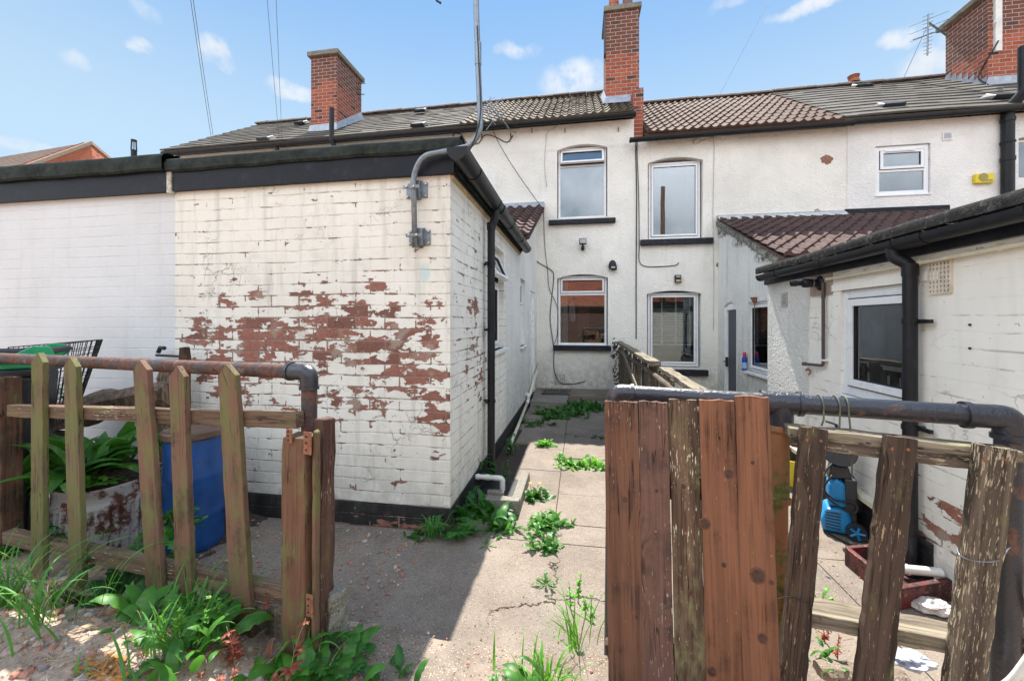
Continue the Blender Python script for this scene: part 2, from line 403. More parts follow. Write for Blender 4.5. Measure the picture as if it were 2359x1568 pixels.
def concrete(name, c1, c2, agg=1., crack=None, scale=1., dirtc=(.10,.08,.06), dirt=.5):
    t = NT(name); p = t.pos(); n = t.noise(p, 2.2*scale, 6., .65); n2 = t.noise(p, 11.*scale, 6., .7)
    c = t.mix(t.step(n, .3, .7), c1, c2)
    c = t.mix(t.math('MULTIPLY', t.step(n2, .52, .72), dirt), c, dirtc)
    bs_ = t.noise(p, .9, 5., .6); c = t.mix(t.math('MULTIPLY', t.step(bs_, .45, .65), .5), c, t.mix(.5, c, (.13,.125,.12)))
    ms_ = t.math('MULTIPLY', t.step(t.noise(p, 4., 7., .78), .55, .70), .55); c = t.mix(ms_, c, (.15,.10,.07))
    vv = t.voro(p, 95., 'F1', 'Color'); vd = t.voro(p, 95., 'F1'); r = t.n('ShaderNodeSeparateColor', {0: vv}).outputs[0]
    st = t.math('MULTIPLY', t.step(r, .55, .75), t.math('SUBTRACT', 1., t.step(vd, .25, .45)))
    c = t.mix(t.math('MULTIPLY', st, .55*agg), c, col(c2, 1.75))
    dk = t.math('MULTIPLY', t.math('SUBTRACT', 1., t.step(r, .10, .25)), t.math('SUBTRACT', 1., t.step(vd, .3, .5)))
    c = t.mix(t.math('MULTIPLY', dk, .7*agg), c, col(c1, .35))
    hh = t.math('ADD', t.math('MULTIPLY', st, .5), t.noise(p, 130., 4., .7)); hh = t.math('ADD', hh, t.math('MULTIPLY', n2, 2.))
    if crack:
        w = t.vadd(p, t.scl(t.noise(p, 5., 6., .7, out='Color'), (.35,.35,.35)))
        vd2 = t.voro(w, .75, 'DISTANCE_TO_EDGE')
        x_ = t.sep(p); cr = t.math('MULTIPLY', t.math('SUBTRACT', 1., t.step(vd2, .0015, .005)), t.step(ellipses(t, x_[0], x_[1], crack), .1, .3))
        c = t.mix(cr, c, (.035,.025,.018)); hh = t.math('SUBTRACT', hh, t.math('MULTIPLY', cr, 3.))
    return t.out(c, .9, normal=t.bump(hh, .004*agg, 1.), spec=.2)

# ---- world: sky with a few small clouds
wd = bpy.data.worlds.new('World'); sc.world = wd; wd.use_nodes = True
t = NT('w', wd)
sky = t.n('ShaderNodeTexSky', sky_type='NISHITA', sun_disc=False, sun_elevation=SUN_EL, sun_rotation=SUN_AZ, air_density=1., dust_density=.25, ozone_density=1.6)
dirv = t.n('ShaderNodeTexCoord').outputs['Generated']
dn = t.noise(dirv, 15., 6., .6, out='Color'); dn = t.n('ShaderNodeVectorMath', {0: dn, 1: (.5,.5,.5)}, operation='SUBTRACT').outputs[0]
wv = t.vadd(dirv, t.scl(dn, (.055,.055,.055)))
best = None
for (u, v, su, sv, a) in ((178,140,42,30,.55),(325,112,38,22,.8),(495,118,36,34,1.),(512,150,24,20,.8),(675,212,52,24,.85),(1188,115,48,18,.85),(1330,180,88,34,.9),
                          (1880,4,110,22,.9),(2080,90,60,32,.9),(2140,150,75,52,1.),(2220,60,60,50,.8),(60,338,120,20,.6),(1690,0,60,16,.4),(330,30,40,24,.3),
                          (900,-300,260,90,.8),(1700,-420,300,80,.7)):
    d = ray(u, v).normalized(); rx = Vector((-d.y, d.x, 0)).normalized(); ry = d.cross(rx)
    k = (ray(u+1, v).normalized()-d).length
    s_ = t.n('ShaderNodeVectorMath', {0: wv, 1: tuple(d)}, operation='SUBTRACT').outputs[0]
    a1 = t.math('DIVIDE', t.n('ShaderNodeVectorMath', {0: s_, 1: tuple(rx)}, operation='DOT_PRODUCT').outputs['Value'], su*k)
    a2 = t.math('DIVIDE', t.n('ShaderNodeVectorMath', {0: s_, 1: tuple(ry)}, operation='DOT_PRODUCT').outputs['Value'], sv*k)
    q = t.math('ADD', t.math('MULTIPLY', a1, a1), t.math('MULTIPLY', a2, a2))
    front = t.n('ShaderNodeVectorMath', {0: dirv, 1: tuple(d)}, operation='DOT_PRODUCT').outputs['Value']
    e = t.math('MULTIPLY', t.step(q, 1.5, 0., 0., a), t.step(front, 0., .2))
    best = e if best is None else t.math('MAXIMUM', best, e)
dens = t.math('MULTIPLY', best, t.step(t.noise(dirv, 22., 6., .6), .25, .6))
lum = t.mix(t.step(t.noise(dirv, 9., 4.), .3, .7), (3.4,3.5,3.7), (4.1,4.1,4.15))
skc = t.mix(1., sky.outputs[0], (.70,.80,.84), 'MULTIPLY')
dz = t.sep(dirv)[2]; KE = SKY_E*2**EXPO
grad = t.mix(t.step(dz, .30, .74), tuple(q/KE for q in (.60,.79,.93)), tuple(q/KE for q in (.20,.47,.89)))
skc = t.mix(.80, skc, grad)
# added bright cloud bank, out of frame behind the camera, fills the shaded walls
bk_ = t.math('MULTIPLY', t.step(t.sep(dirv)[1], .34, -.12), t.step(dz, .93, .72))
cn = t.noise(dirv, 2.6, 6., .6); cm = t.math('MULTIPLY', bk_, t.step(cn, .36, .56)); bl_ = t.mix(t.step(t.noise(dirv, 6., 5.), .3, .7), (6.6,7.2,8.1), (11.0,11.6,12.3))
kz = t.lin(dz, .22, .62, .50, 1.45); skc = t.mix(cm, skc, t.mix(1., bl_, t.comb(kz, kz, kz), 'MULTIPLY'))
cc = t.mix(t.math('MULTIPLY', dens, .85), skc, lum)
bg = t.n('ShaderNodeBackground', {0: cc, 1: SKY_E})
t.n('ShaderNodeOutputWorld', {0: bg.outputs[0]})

# ---- the materials
M_peel = painted_brick('peeling_paint_brick', 'x', (.83,.805,.73), thr=.435, stain=.5, crack=.9, relief=.35, mk=.6, smudge=(-1.093,1.85), peel=(
    (-2.45,1.33,.70,.26,.52),(-1.70,1.40,.80,.30,.44),(-1.25,1.10,.50,.24,.38),(-2.75,1.12,.35,.30,.42),(-2.95,1.35,.3,.25,.36),
    (-1.08,1.30,.16,.40,.40),(-1.50,1.80,.16,.12,.42),(-1.9,1.63,.9,.16,.34),(-2.72,1.66,.12,.14,.42),(-2.45,1.70,.12,.10,.38),(-1.02,1.62,.10,.10,.40),(-1.0,.86,.20,.22,.42),(-1.5,.92,.4,.2,.30),(-2.0,1.0,1.0,.4,.22),(-2.0,1.2,1.3,.8,.10)))
M_peel_side = painted_brick('flaking_paint_brick_side', 'y', (.85,.83,.77), thr=.50, stain=.5, crack=.7, relief=.5, mk=.6, peel=(
    (3.35,1.62,.35,.12,.46),(3.3,1.2,.5,.7,.24),(3.6,1.1,.35,.5,.34),(3.0,1.5,.3,.9,.16),(3.4,2.1,.5,.5,.14)))
M_clean = painted_brick('smooth_painted_brick', 'x', (.685,.70,.715), hw=.12, stain=.14, crack=.0, relief=.22, mort=(.45,.44,.42), mk=.35)
M_plinth = painted_brick('black_plinth_brick', 'x', (.028,.027,.028), thr=.52, stain=.25, crack=.2, relief=.8, mort=(.05,.04,.035), peel=((-1.3,.02,.8,.09,.42),))
M_plinth_y = painted_brick('black_plinth_brick_side', 'y', (.022,.022,.025), thr=.60, stain=.0, crack=.2, relief=.8, mort=(.05,.04,.035), peel=((9,0,1,1,.1),))
M_castx = roughcast('roughcast_front', 'x', (.90,.875,.80), grime=.75, lowz=1.0, streaky=.16, dirt=[(x_, z_, .035, h_, .10) for x_, z_, h_ in ((-.58,3.35,.45),(.66,3.3,.5),(-.50,.62,.4),(.66,.6,.4),(1.75,2.95,.4),(3.0,2.9,.45),(1.85,4.9,.3),(1.22,4.5,.8))] + [(2.2,5.16,6.,.07,.18),(-.7,5.62,2.,.06,.18)])
M_castx2 = roughcast('roughcast_front_white', 'x', (.88,.865,.83), grime=.7, lowz=1.0, streaky=.12)
M_casty = roughcast('roughcast_side', 'y', (.85,.84,.80), grime=.7, lowz=1.3, lump=1.2, streaky=.3)
M_casty2 = roughcast('roughcast_side_sooty', 'y', (.84,.84,.80), grime=.7, lowz=1.2, lump=1.3, streaky=.6,
                     dirt=((8.0,3.3,1.2,.22,.8),(7.2,2.9,.8,.16,.6),(6.6,2.5,.4,.14,.6)))
M_rightwall = painted_brick('cream_painted_wall', 'y', (.90,.875,.80), hw=.10, thr=.55, stain=.20, crack=.6, relief=.12, mk=.15, peel=(
    (2.3,.38,.45,.22,.62),(2.0,.25,.6,.25,.6),(1.7,.5,.5,.3,.35),(2.6,.30,.4,.12,.5)))
M_rightrender = roughcast('cement_render_patch', 'y', (.80,.79,.74), grime=.5, lowz=.8, lump=1.1, streaky=.4)
M_brx = red_brick('chimney_brick_front', 'x', 7.75); M_bry = red_brick('chimney_brick_side', 'y', 7.75)
M_brx0 = red_brick('red_brick_front', 'x'); M_bry0 = red_brick('red_brick_side', 'y')
M_farbr = red_brick('far_gable_brick', 'y', None, (.50,.14,.07), (.42,.11,.05), mortar=(.40,.25,.18))
M_tile_pan = tilemat('brown_pantile', (.075,.045,.036), (.125,.078,.062), (.22,.175,.13), .35)
M_tile_pan2 = tilemat('lichen_pantile', (.085,.068,.055), (.135,.112,.088), (.27,.25,.18), .6)
M_tile_dark = tilemat('dark_brown_pantile', (.075,.048,.045), (.12,.078,.072), (.36,.27,.2), .12)
M_tile_flat = tilemat('grey_flat_tile', (.11,.103,.095), (.15,.14,.125), (.25,.235,.19), .4)
M_tile_far = tilemat('far_roof_tile', (.16,.12,.10), (.22,.16,.13), (.4,.3,.2), .3)
M_ridge = simple('ridge_mortar_tile', (.20,.165,.14), .85, var=.25, bump=.6)
M_stone = simple('stone_cap', (.20,.18,.14), .9, var=.3, bump=1., bs=40., dust=.5, dustc=(.12,.12,.08))
M_lead = simple('lead_flashing', (.36,.40,.45), .5, .25, var=.2, bump=.6, bs=18., dust=.3)
M_felt = simple('mineral_felt', (.030,.036,.034), .9, spec=.1, var=.45, vs=9., bump=1.5, bs=160., dust=.35, dustc=(.10,.13,.06))
M_felt2 = simple('mineral_felt_pale_edge', (.024,.024,.024), .9, spec=.08, var=.5, vs=12., bump=2., bs=120., dust=.5, dustc=(.22,.21,.19))
M_black = simple('black_gloss_paint', (.011,.013,.019), .45, spec=.22, var=.25, vs=5., bump=.15, dust=.10, dustc=(.16,.17,.2))
M_plast = simple('black_pvc', (.014,.015,.018), .38, spec=.28, var=.2, vs=6., dust=.18, dustc=(.07,.07,.07), bump=.1)
M_blind = simple('white_blind', (.62,.63,.65), .7)  # even off-white colour of the slats
M_plast_g = simple('grey_pvc', (.075,.085,.10), .4, var=.15)
M_galv = simple('galvanised_steel', (.22,.25,.28), .42, .65, var=.2, vs=25., dust=.2, dustc=(.5,.52,.5))
M_galv_y = simple('faded_yellow_sticker', (.55,.48,.10), .6, var=.35, vs=60.)
M_bolt = simple('bright_bolt', (.62,.62,.60), .3, .9, var=.1)
M_upvc = simple('white_upvc', (.80,.81,.82), .28, var=.03, vs=3., dust=.10, dustc=(.45,.45,.42))
M_gasket = simple('black_gasket', (.012,.012,.014), .5, var=.1)
M_sill = simple('black_painted_sill', (.013,.015,.022), .5, spec=.25, var=.3, vs=9., dust=.12, dustc=(.5,.48,.44), bump=.4)
M_glass = glassmat('window_glass', refl=.16)
M_glass_up = glassmat('window_glass_sky', (.45,.50,.52), refl=.24)
M_glass_low = glassmat('window_glass_low', (.75,.78,.78), refl=.13)
M_glass_low2 = glassmat('window_glass_dark', (.75,.78,.78), refl=.03)
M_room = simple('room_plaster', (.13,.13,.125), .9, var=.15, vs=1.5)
M_curt = simple('net_curtain', (.62,.63,.64), .9, var=.12)
M_copperw = simple('cream_waste_pipe', (.66,.62,.48), .45, var=.08, dust=.2, dustc=(.3,.28,.22))
M_whitep = simple('white_waste_pipe', (.72,.71,.66), .4, var=.1, dust=.2, dustc=(.3,.28,.22))
M_brownp = simple('brown_waste_pipe', (.075,.055,.05), .4, var=.15)
M_cable = simple('black_cable', (.02,.02,.02), .6, var=.1)
M_cable_w = simple('painted_cable', (.42,.39,.34), .7, var=.2)
M_wire = simple('grey_wire', (.16,.17,.18), .5, .5, var=.1)
M_yellow = simple('yellow_plastic', (.72,.55,.02), .4, var=.08)
M_gry = simple('grey_print', (.30,.27,.06), .5, var=.1)
M_clay = simple('clay_pot', (.36,.13,.075), .8, var=.35, bump=.5, dust=.4, dustc=(.13,.10,.09))
M_clay2 = simple('glazed_clay_pot', (.17,.085,.07), .6, var=.3, bump=.4)
M_mort = simple('mortar_flaunching', (.36,.32,.28), .95, var=.25, bump=1., bs=25.)
M_conc = concrete('path_concrete', (.185,.150,.122), (.265,.222,.182), agg=.9, dirt=.22, crack=[(-.12,2.15,.38,.75,1.),(.1,5.6,.5,.5,.6)])
M_slab = concrete('slab_concrete', (.28,.20,.15), (.36,.265,.20), agg=.7, dirt=.3)
M_rough = concrete('broken_concrete', (.20,.155,.12), (.33,.265,.21), agg=1.1, scale=2.2, dirt=.45)
M_kerb = concrete('kerb_stone', (.20,.19,.16), (.27,.25,.21), agg=1.2, dirtc=(.08,.10,.05))
M_soil = concrete('dry_soil', (.30,.215,.155), (.46,.35,.265), agg=.5, scale=2.8, dirtc=(.10,.06,.045), dirt=.55)
M_dsoil = simple('dark_soil', (.05,.035,.027), .95, var=.5, vs=20., bump=1.5, bs=60.)
M_grd = concrete('lane_gravel', (.18,.15,.12), (.28,.23,.19), agg=1.2)
def stonemat(n, c): return simple(n, c, .9, var=.22, vs=25., bump=.8, bs=80.)
M_st = [stonemat('stone_pale', (.38,.29,.23)), stonemat('stone_white', (.43,.38,.33)), stonemat('stone_red', (.36,.17,.12)), stonemat('stone_grey', (.22,.20,.20)), stonemat('stone_ochre', (.42,.22,.09))]
W_moss = wood('mossy_picket_wood', (.165,.115,.075), (.070,.050,.033), moss=1.15, stain=(.20,.105,.060), stainamt=.5)
W_moss2 = wood('stained_picket_wood', (.165,.10,.068), (.078,.047,.032), moss=.8, stain=(.18,.095,.065), stainamt=.8)
W_post = wood('dark_post_wood', (.085,.05,.032), (.045,.028,.02), moss=.35, stain=(.16,.075,.045), stainamt=.4)
W_post2 = wood('mossy_gate_post_wood', (.15,.085,.05), (.075,.045,.03), moss=.62, stain=(.19,.09,.055), stainamt=.5)
W_rail = wood('weathered_rail_wood', (.20,.135,.09), (.10,.06,.04), moss=.55, flake=(.50,.42,.33), flakeamt=.4)
W_red = wood('red_painted_timber', (.125,.055,.042), (.06,.032,.026), moss=.3, stain=(.11,.07,.05), stainamt=.5, flake=(.33,.27,.2), flakeamt=.2)
W_b1 = wood('orange_stained_board', (.235,.102,.055), (.095,.043,.026), moss=.10, mosscol=(.075,.055,.035), stain=(.235,.105,.057), stainamt=.45, flake=(.42,.30,.20), flakeamt=-.15, rough=.65)
W_b4 = wood('brown_stained_board', (.155,.078,.050), (.068,.036,.025), moss=.3, mosscol=(.10,.085,.045), stain=(.20,.09,.05), stainamt=.4, flake=(.42,.32,.22), flakeamt=.0, rough=.7)
M_knot = simple('timber_knot', (.055,.026,.016), .7, var=.5, vs=60., bump=.6)
M_knotr = simple('timber_knot_rim', (.11,.045,.025), .7, var=.3, vs=60.)
W_b2 = wood('faded_purple_board', (.150,.085,.065), (.070,.043,.035), moss=.25, stain=(.20,.10,.075), stainamt=.5, flake=(.46,.39,.33), flakeamt=.25)
W_b3 = wood('grey_green_board', (.15,.09,.057), (.065,.040,.027), moss=.60, mosscol=(.22,.20,.10), flake=(.60,.52,.40), flakeamt=.3)
W_fl = wood('flaking_brown_picket', (.095,.062,.045), (.045,.031,.024), moss=.2, flake=(.36,.26,.15), flakeamt=.55)
W_fl2 = wood('grey_flaking_picket', (.16,.125,.09), (.065,.048,.036), moss=.3, mosscol=(.18,.17,.07), flake=(.40,.33,.23), flakeamt=1.0)
W_gray = wood('bleached_rail_wood', (.29,.245,.18), (.13,.105,.075), moss=.38, mosscol=(.28,.28,.13), flake=(.10,.075,.05), flakeamt=.2)
W_old = wood('old_fence_wood', (.16,.125,.09), (.07,.052,.04), moss=.35, flake=(.50,.45,.36), flakeamt=.6)
W_fresh = wood('fresh_pale_wood', (.55,.42,.30), (.44,.31,.21), knots=False)
W_rot = wood('rotten_log_wood', (.22,.16,.11), (.08,.055,.04), moss=.15, flake=(.35,.28,.2), flakeamt=.5)
M_rpipe = rusty('rusty_pipe', (.045,.040,.042), (.14,.065,.048), .8, .55, light=(.24,.17,.14))
M_bpipe = rusty('black_painted_pipe', (.020,.023,.032), (.16,.08,.055), .22, .32, spec=.6)
M_rhinge = rusty('rusty_hinge', (.20,.09,.05), (.30,.12,.06), .9, .7)
M_orange = rusty('orange_mossy_pipe', (.30,.13,.06), (.17,.19,.05), .6, .7)
M_drum = rusty('rusted_galvanised_drum', (.40,.39,.38), (.14,.055,.035), .6, .6, .2)
M_blue = simple('blue_plastic', (.006,.06,.22), .45, var=.3, vs=5., dust=.3, dustc=(.08,.10,.14))
M_bblue = simple('bright_blue_plastic', (.01,.22,.50), .4, var=.1)
M_dgrey = simple('dark_grey_plastic', (.03,.032,.036), .45, var=.2)
M_green = simple('green_bin_plastic', (.01,.30,.12), .4, var=.12)
M_bin = simple('black_bin_plastic', (.02,.022,.025), .45, var=.2, dust=.2, dustc=(.1,.1,.1))
M_redp = rusty('flaking_red_paint_metal', (.115,.014,.013), (.05,.02,.016), .7, .5, light=(.33,.16,.12))
M_pbag = simple('crumpled_pale_plastic', (.55,.50,.48), .5, var=.25, vs=14., bump=1., bs=30.)
M_bluebag = simple('blue_grey_plastic_sheet', (.42,.46,.56), .4, var=.2, vs=14., bump=1., bs=30.)
M_redcap = simple('red_cap_plastic', (.55,.01,.02), .35, var=.05)
M_bottle = simple('blue_bottle_plastic', (.015,.03,.28), .35, var=.1)
M_label = simple('pale_label', (.25,.40,.62), .5, var=.3, vs=60.)
M_lamp = simple('lamp_glass', (.40,.42,.42), .15, var=.1)
M_vent = simple('vent_dark', (.05,.055,.055), .6, var=.2)
M_bare = simple('bare_brown_patch', (.27,.13,.09), .9, var=.35, vs=30., bump=1.)
M_barem = simple('bare_grey_patch', (.34,.28,.23), .95, var=.3, vs=30., bump=1.)
M_teal = simple('faded_teal_spray', (.16,.42,.46), .8, var=.2)
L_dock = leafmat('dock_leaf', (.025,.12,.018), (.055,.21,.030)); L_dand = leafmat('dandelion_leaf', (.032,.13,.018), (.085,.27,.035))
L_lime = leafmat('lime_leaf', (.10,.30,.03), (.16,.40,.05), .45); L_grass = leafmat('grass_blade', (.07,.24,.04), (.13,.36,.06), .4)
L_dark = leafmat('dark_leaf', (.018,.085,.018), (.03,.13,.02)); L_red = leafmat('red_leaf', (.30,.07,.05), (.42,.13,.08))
L_dry = leafmat('dry_stalk', (.32,.23,.14), (.42,.32,.2), .2); L_yel = leafmat('yellow_flower', (.75,.55,.02), (.8,.6,.03), .2)
# ------------------------------------------------------------------ wall with openings (local frame: x along, y inward, z up)
def wall_mesh(x0, x1, z0, ztop, openings, thick=.24, seg=8):
    """ztop: number or function of x; openings: (x0,x1,z0,z1,rise)"""
    zt = ztop if callable(ztop) else (lambda x: ztop)
    xs = {x0, x1}
    for (a, b, c, d, r) in openings:
        xs |= {a, b}
        if r: xs |= {a + (b-a)*i/seg for i in range(1, seg)}
    if callable(ztop): xs |= {x0 + (x1-x0)*i/12 for i in range(1, 12)}
    xs = sorted(xs); mb = MB()
    def arch(o, x):
        a, b, c, d, r = o
        if not r: return d
        t = (x-a)/(b-a)*2-1; return d + r*(1-t*t)
    def quad(p): mb.add([Vector(q) for q in p], [(0,1,2,3)])
    for i in range(len(xs)-1):
        a, b = xs[i], xs[i+1]; mid = (a+b)/2
        ops = sorted([o for o in openings if o[0]-1e-6 < mid < o[1]+1e-6], key=lambda o: o[2])
        lo_a = lo_b = z0
        for o in ops:
            if o[2] > lo_a + 1e-5:
                quad([(a,0,lo_a),(b,0,lo_b),(b,0,o[2]),(a,0,o[2])])
            quad([(a,0,o[2]),(b,0,o[2]),(b,thick,o[2]),(a,thick,o[2])])
            ta, tb = arch(o,a), arch(o,b)
            quad([(a,0,ta),(b,0,tb),(b,thick,tb),(a,thick,ta)][::-1])
            if o[0] > a-1e-6: quad([(a,0,o[2]),(a,0,ta),(a,thick,ta),(a,thick,o[2])])
            if o[1] < b+1e-6: quad([(b,0,o[2]),(b,0,tb),(b,thick,tb),(b,thick,o[2])])
            lo_a, lo_b = ta, tb
        quad([(a,0,lo_a),(b,0,lo_b),(b,0,zt(b)),(a,0,zt(a))])
        quad([(a,0,zt(a)),(b,0,zt(b)),(b,thick,zt(b)),(a,thick,zt(a))])
        if not ops: quad([(a,thick,z0),(b,thick,z0),(b,thick,zt(b)),(a,thick,zt(a))][::-1])
    quad([(x0,0,z0),(x0,0,zt(x0)),(x0,thick,zt(x0)),(x0,thick,z0)]); quad([(x1,0,z0),(x1,0,zt(x1)),(x1,thick,zt(x1)),(x1,thick,z0)])
    return mb
def xf(mb, M): mb.v = [M @ v for v in mb.v]; return mb

def ring(mb, x0, x1, z0, z1, w, y0, y1, wb=None):
    wb = wb or w
    mb.box(x0, x0+w, y0, y1, z0, z1); mb.box(x1-w, x1, y0, y1, z0, z1)
    mb.box(x0+w, x1-w, y0, y1, z1-w, z1); mb.box(x0+w, x1-w, y0, y1, z0, z0+wb)

def window(house, M, x0, x1, z0, z1, rows, inset=.09, fw=.045, sash=.04, glass=None, room=True, sill=None, curtain=None, openv=0, headfill=0, gasket=True, depth=1.6, roomh=0):
    """rows: list of (z fraction from, to, sashed). M: wall frame -> world"""
    f = MB(); ring(f, x0, x1, z0, z1, fw, inset, inset+.07)
    H = z1-z0; panes = []
    for k, (a, b, sashed) in enumerate(rows):
        za, zb = z0+H*a, z0+H*b
        if a > 0: f.box(x0+fw, x1-fw, inset+.001, inset+.069, za-.022, za+.022)
        ia = za + (fw if a == 0 else .022); ib = zb - (fw if b == 1 else .022)
        panes.append((x0+fw, x1-fw, ia, ib, sashed, k))
    if headfill: f.box(x0, x1, inset-.004, inset+.06, z1, z1+headfill)
    fr = xf(f, M).build('window', M_upvc, house, bevel=.004)
    for (a, b, c, d, sashed, k) in panes:
        if sashed:
            g = MB(); ring(g, a, b, c, d, .007, inset-.0095, inset+.03)
            if gasket: xf(g, M).build('gasket', M_gasket, fr)
            a2, b2, c2, d2 = a+.007, b-.007, c+.007, d-.007
            s = MB(); ring(s, a2, b2, c2, d2, sash, inset-.018, inset+.04)
            pn = MB(); pn.box(a2+sash-.004, b2-sash+.004, inset+.008, inset+.016, c2+sash-.004, d2-sash+.004)
            g2 = MB(); ring(g2, a2+sash-.001, b2-sash+.001, c2+sash-.001, d2-sash+.001, .006, inset-.006, inset+.03)
            if openv and k == len(rows)-1:
                hinge = Vector((0, inset-.018, d2)); Rm = T(hinge) @ Matrix.Rotation(-openv, 4, 'X') @ T(-hinge)
                for q in (s, pn, g2): xf(q, Rm)
                xf(s, M).build('open_sash', M_upvc, fr, bevel=.003)
            else: xf(s, M).build('sash', M_upvc, fr, bevel=.003)
            xf(g2, M).build('gasket', M_gasket, fr)
        else:
            pn = MB(); pn.box(a-.003, b+.003, inset+.02, inset+.028, c-.003, d+.003)
        gm = glass[k] if isinstance(glass, (list, tuple)) else (glass or M_glass)
        xf(pn, M).build('pane', gm, fr)
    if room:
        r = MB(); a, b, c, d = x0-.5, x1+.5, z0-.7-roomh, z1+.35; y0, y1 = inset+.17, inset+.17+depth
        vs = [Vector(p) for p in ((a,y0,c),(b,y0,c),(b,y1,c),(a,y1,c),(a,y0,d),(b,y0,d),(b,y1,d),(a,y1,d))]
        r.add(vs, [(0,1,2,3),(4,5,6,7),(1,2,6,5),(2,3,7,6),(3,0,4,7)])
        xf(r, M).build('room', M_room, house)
    if curtain:
        for (ca, cb) in curtain:
            c_ = MB(); n = 24
            c_.grid(lambda i, j: Vector((ca+(cb-ca)*i, inset+.16+.018*math.sin(i*(cb-ca)*70), z0+.02+(z1-z0-.04)*j)), n, 1)
            xf(c_, M).build('curtain', M_curt, fr)
    if sill:
        sw, sh, sp, sm, off = sill
        s = MB(); s.box(x0-sw, x1+sw, -sp, inset, z0-sh-off, z0-off)
        xf(s, M).build('sill', sm, fr, bevel=.008 if sm == M_sill else .004)
    return fr

def gutter(parent, a, b, r=.055, mat=None, name='gutter', brackets=.9, ends=True, union=()):
    """half round gutter from a to b (outer bottom visible)"""
    mat = mat or M_plast; a, b = Vector(a), Vector(b); d = (b-a); L = d.length; d.normalize(); s = d.cross(Vector((0,0,1))).normalized(); u = Vector((0,0,1))
    mb = MB(); n = 12; prof = [(math.cos(math.pi+math.pi*k/n), math.sin(math.pi+math.pi*k/n)) for k in range(n+1)]
    poly = [(x*r, y*r*1.02) for x, y in prof] + [(r, .012), (r-.008, .012), (r-.004, 0)] + [(x*(r-.004), y*(r-.004)) for x, y in prof[::-1]] + [(-r+.008, .012), (-r, .012)]
    def sweep(q0, q1, k, poly=poly):
        m = len(poly); vs = [q0 + s*x*k + u*z*k for x, z in poly] + [q1 + s*x*k + u*z*k for x, z in poly]
        mb.add(vs, [tuple(range(m)), tuple(range(2*m-1, m-1, -1))] + [(i, (i+1)%m, (i+1)%m+m, i+m) for i in range(m)])
    sweep(a, b, 1.)
    solid = [(x*r*1.02, y*r*1.04) for x, y in prof] + [(r*1.02, .013), (-r*1.02, .013)]
    if ends:
        for q, sg in ((a, 1), (b, -1)): sweep(q - d*.012*sg, q + d*.02*sg, 1.05, solid)
    x = brackets*.5
    while brackets and x < L:
        q = a + d*x; sweep(q-d*.016, q+d*.016, 1.09); x += brackets
    for (w, hw) in union:
        q = a + d*w; sweep(q-d*hw, q+d*hw, 1.12)
    return mb.build(name, mat, parent, smooth=40)

def downpipe(parent, pts, r=.034, mat=None, clips=(), name='downpipe', clipdir=Vector((0,1,0)), collars=()):
    mb = MB(); mb.tube(fillet(pts, .05, 5), r, 16)
    for z, x, y in collars: mb.tube([(x,y,z-.035),(x,y,z+.035)], r*1.13, 16)
    o = mb.build(name, mat or M_plast, parent, smooth=40)
    for (x, y, z) in clips:
        c = MB(); c.tube([(x,y,z-.014),(x,y,z+.014)], r*1.16, 16)
        q = clipdir; s = q.cross(Vector((0,0,1)))
        a = Vector((x,y,z)); c.bar(a + s*.02, a + s*.02 + q*.075, .016, .024); c.bar(a + q*.03 - s*.075, a + q*.03 + s*.105, .02, .022)
        c.build('pipe_clip', M_plast, o, smooth=40)
    return o

# ------------------------------------------------------------------ tiled roof surface
def tiles(x0, x1, A, B, style, seed=1, mat=None, parent=None, name='roof', gauge=.30, rollw=.165, ra=.034, miss=None, under=.07):
    """A=(y,z) at the eave, B=(y,z) at the ridge; runs along x"""
    rg = random.Random(seed); A = Vector((0, *A)); B = Vector((0, *B)); S = (B-A); L = S.length; S.normalize(); N = Vector((0, -S.z, S.y))
    if N.z < 0: N = -N
    nr = max(1, round(L/gauge)); g = L/nr; mb = MB(); tw = rollw*2
    nx = max(2, int((x1-x0)/tw*(16 if style == 'pan' else 4))); dx = (x1-x0)/nx
    def prof(x):
        if style != 'pan': return 0.
        t = (x/rollw) % 1.
        return ra*math.sin(math.pi*min(1., t/.55))**1.0 if t < .55 else -.006*math.sin(math.pi*(t-.55)/.45)
    for r in range(nr):
        jit = {}; row0 = A + S*(g*r); base = len(mb.v)
        off = 0 if style == 'pan' else (r % 2)*tw*.5
        for i in range(nx+1):
            x = x0 + dx*i; k = int((x+off+50)/tw)
            if k not in jit: jit[k] = (rg.gauss(0, .0028), rg.gauss(0, .004))
            jh, js = jit[k]; p = prof(x-x0); wig = .012*math.sin(x*.9+seed)+.006*math.sin(x*2.3)
            th = .030 if style == 'pan' else .024
            q = row0 + Vector((x,0,0)) + N*wig
            mb.v += [q + N*(-.012+p*.2) + S*js, q + N*(th+p+jh) + S*(js-.004), q + N*(th*.93+p+jh) + S*(js+.010), q + N*(p*.97+.002) + S*(g+.03)]
        for i in range(nx):
            a = base+i*4; b = a+4
            for k in range(3): mb.f.append((a+k, b+k, b+k+1, a+k+1)); mb.mi.append(0)
    # underside slab
    q = [A + N*-.02, B + N*-.02, B + N*(-under), A + N*(-under)]
    vs = [Vector((x0,p.y,p.z)) for p in q] + [Vector((x1,p.y,p.z)) for p in q]
    mb.add(vs, [(0,1,2,3),(7,6,5,4),(0,4,5,1),(1,5,6,2),(2,6,7,3),(3,7,4,0)])
    o = mb.build(name, mat, parent, smooth=35, auto='keep' )
    return o

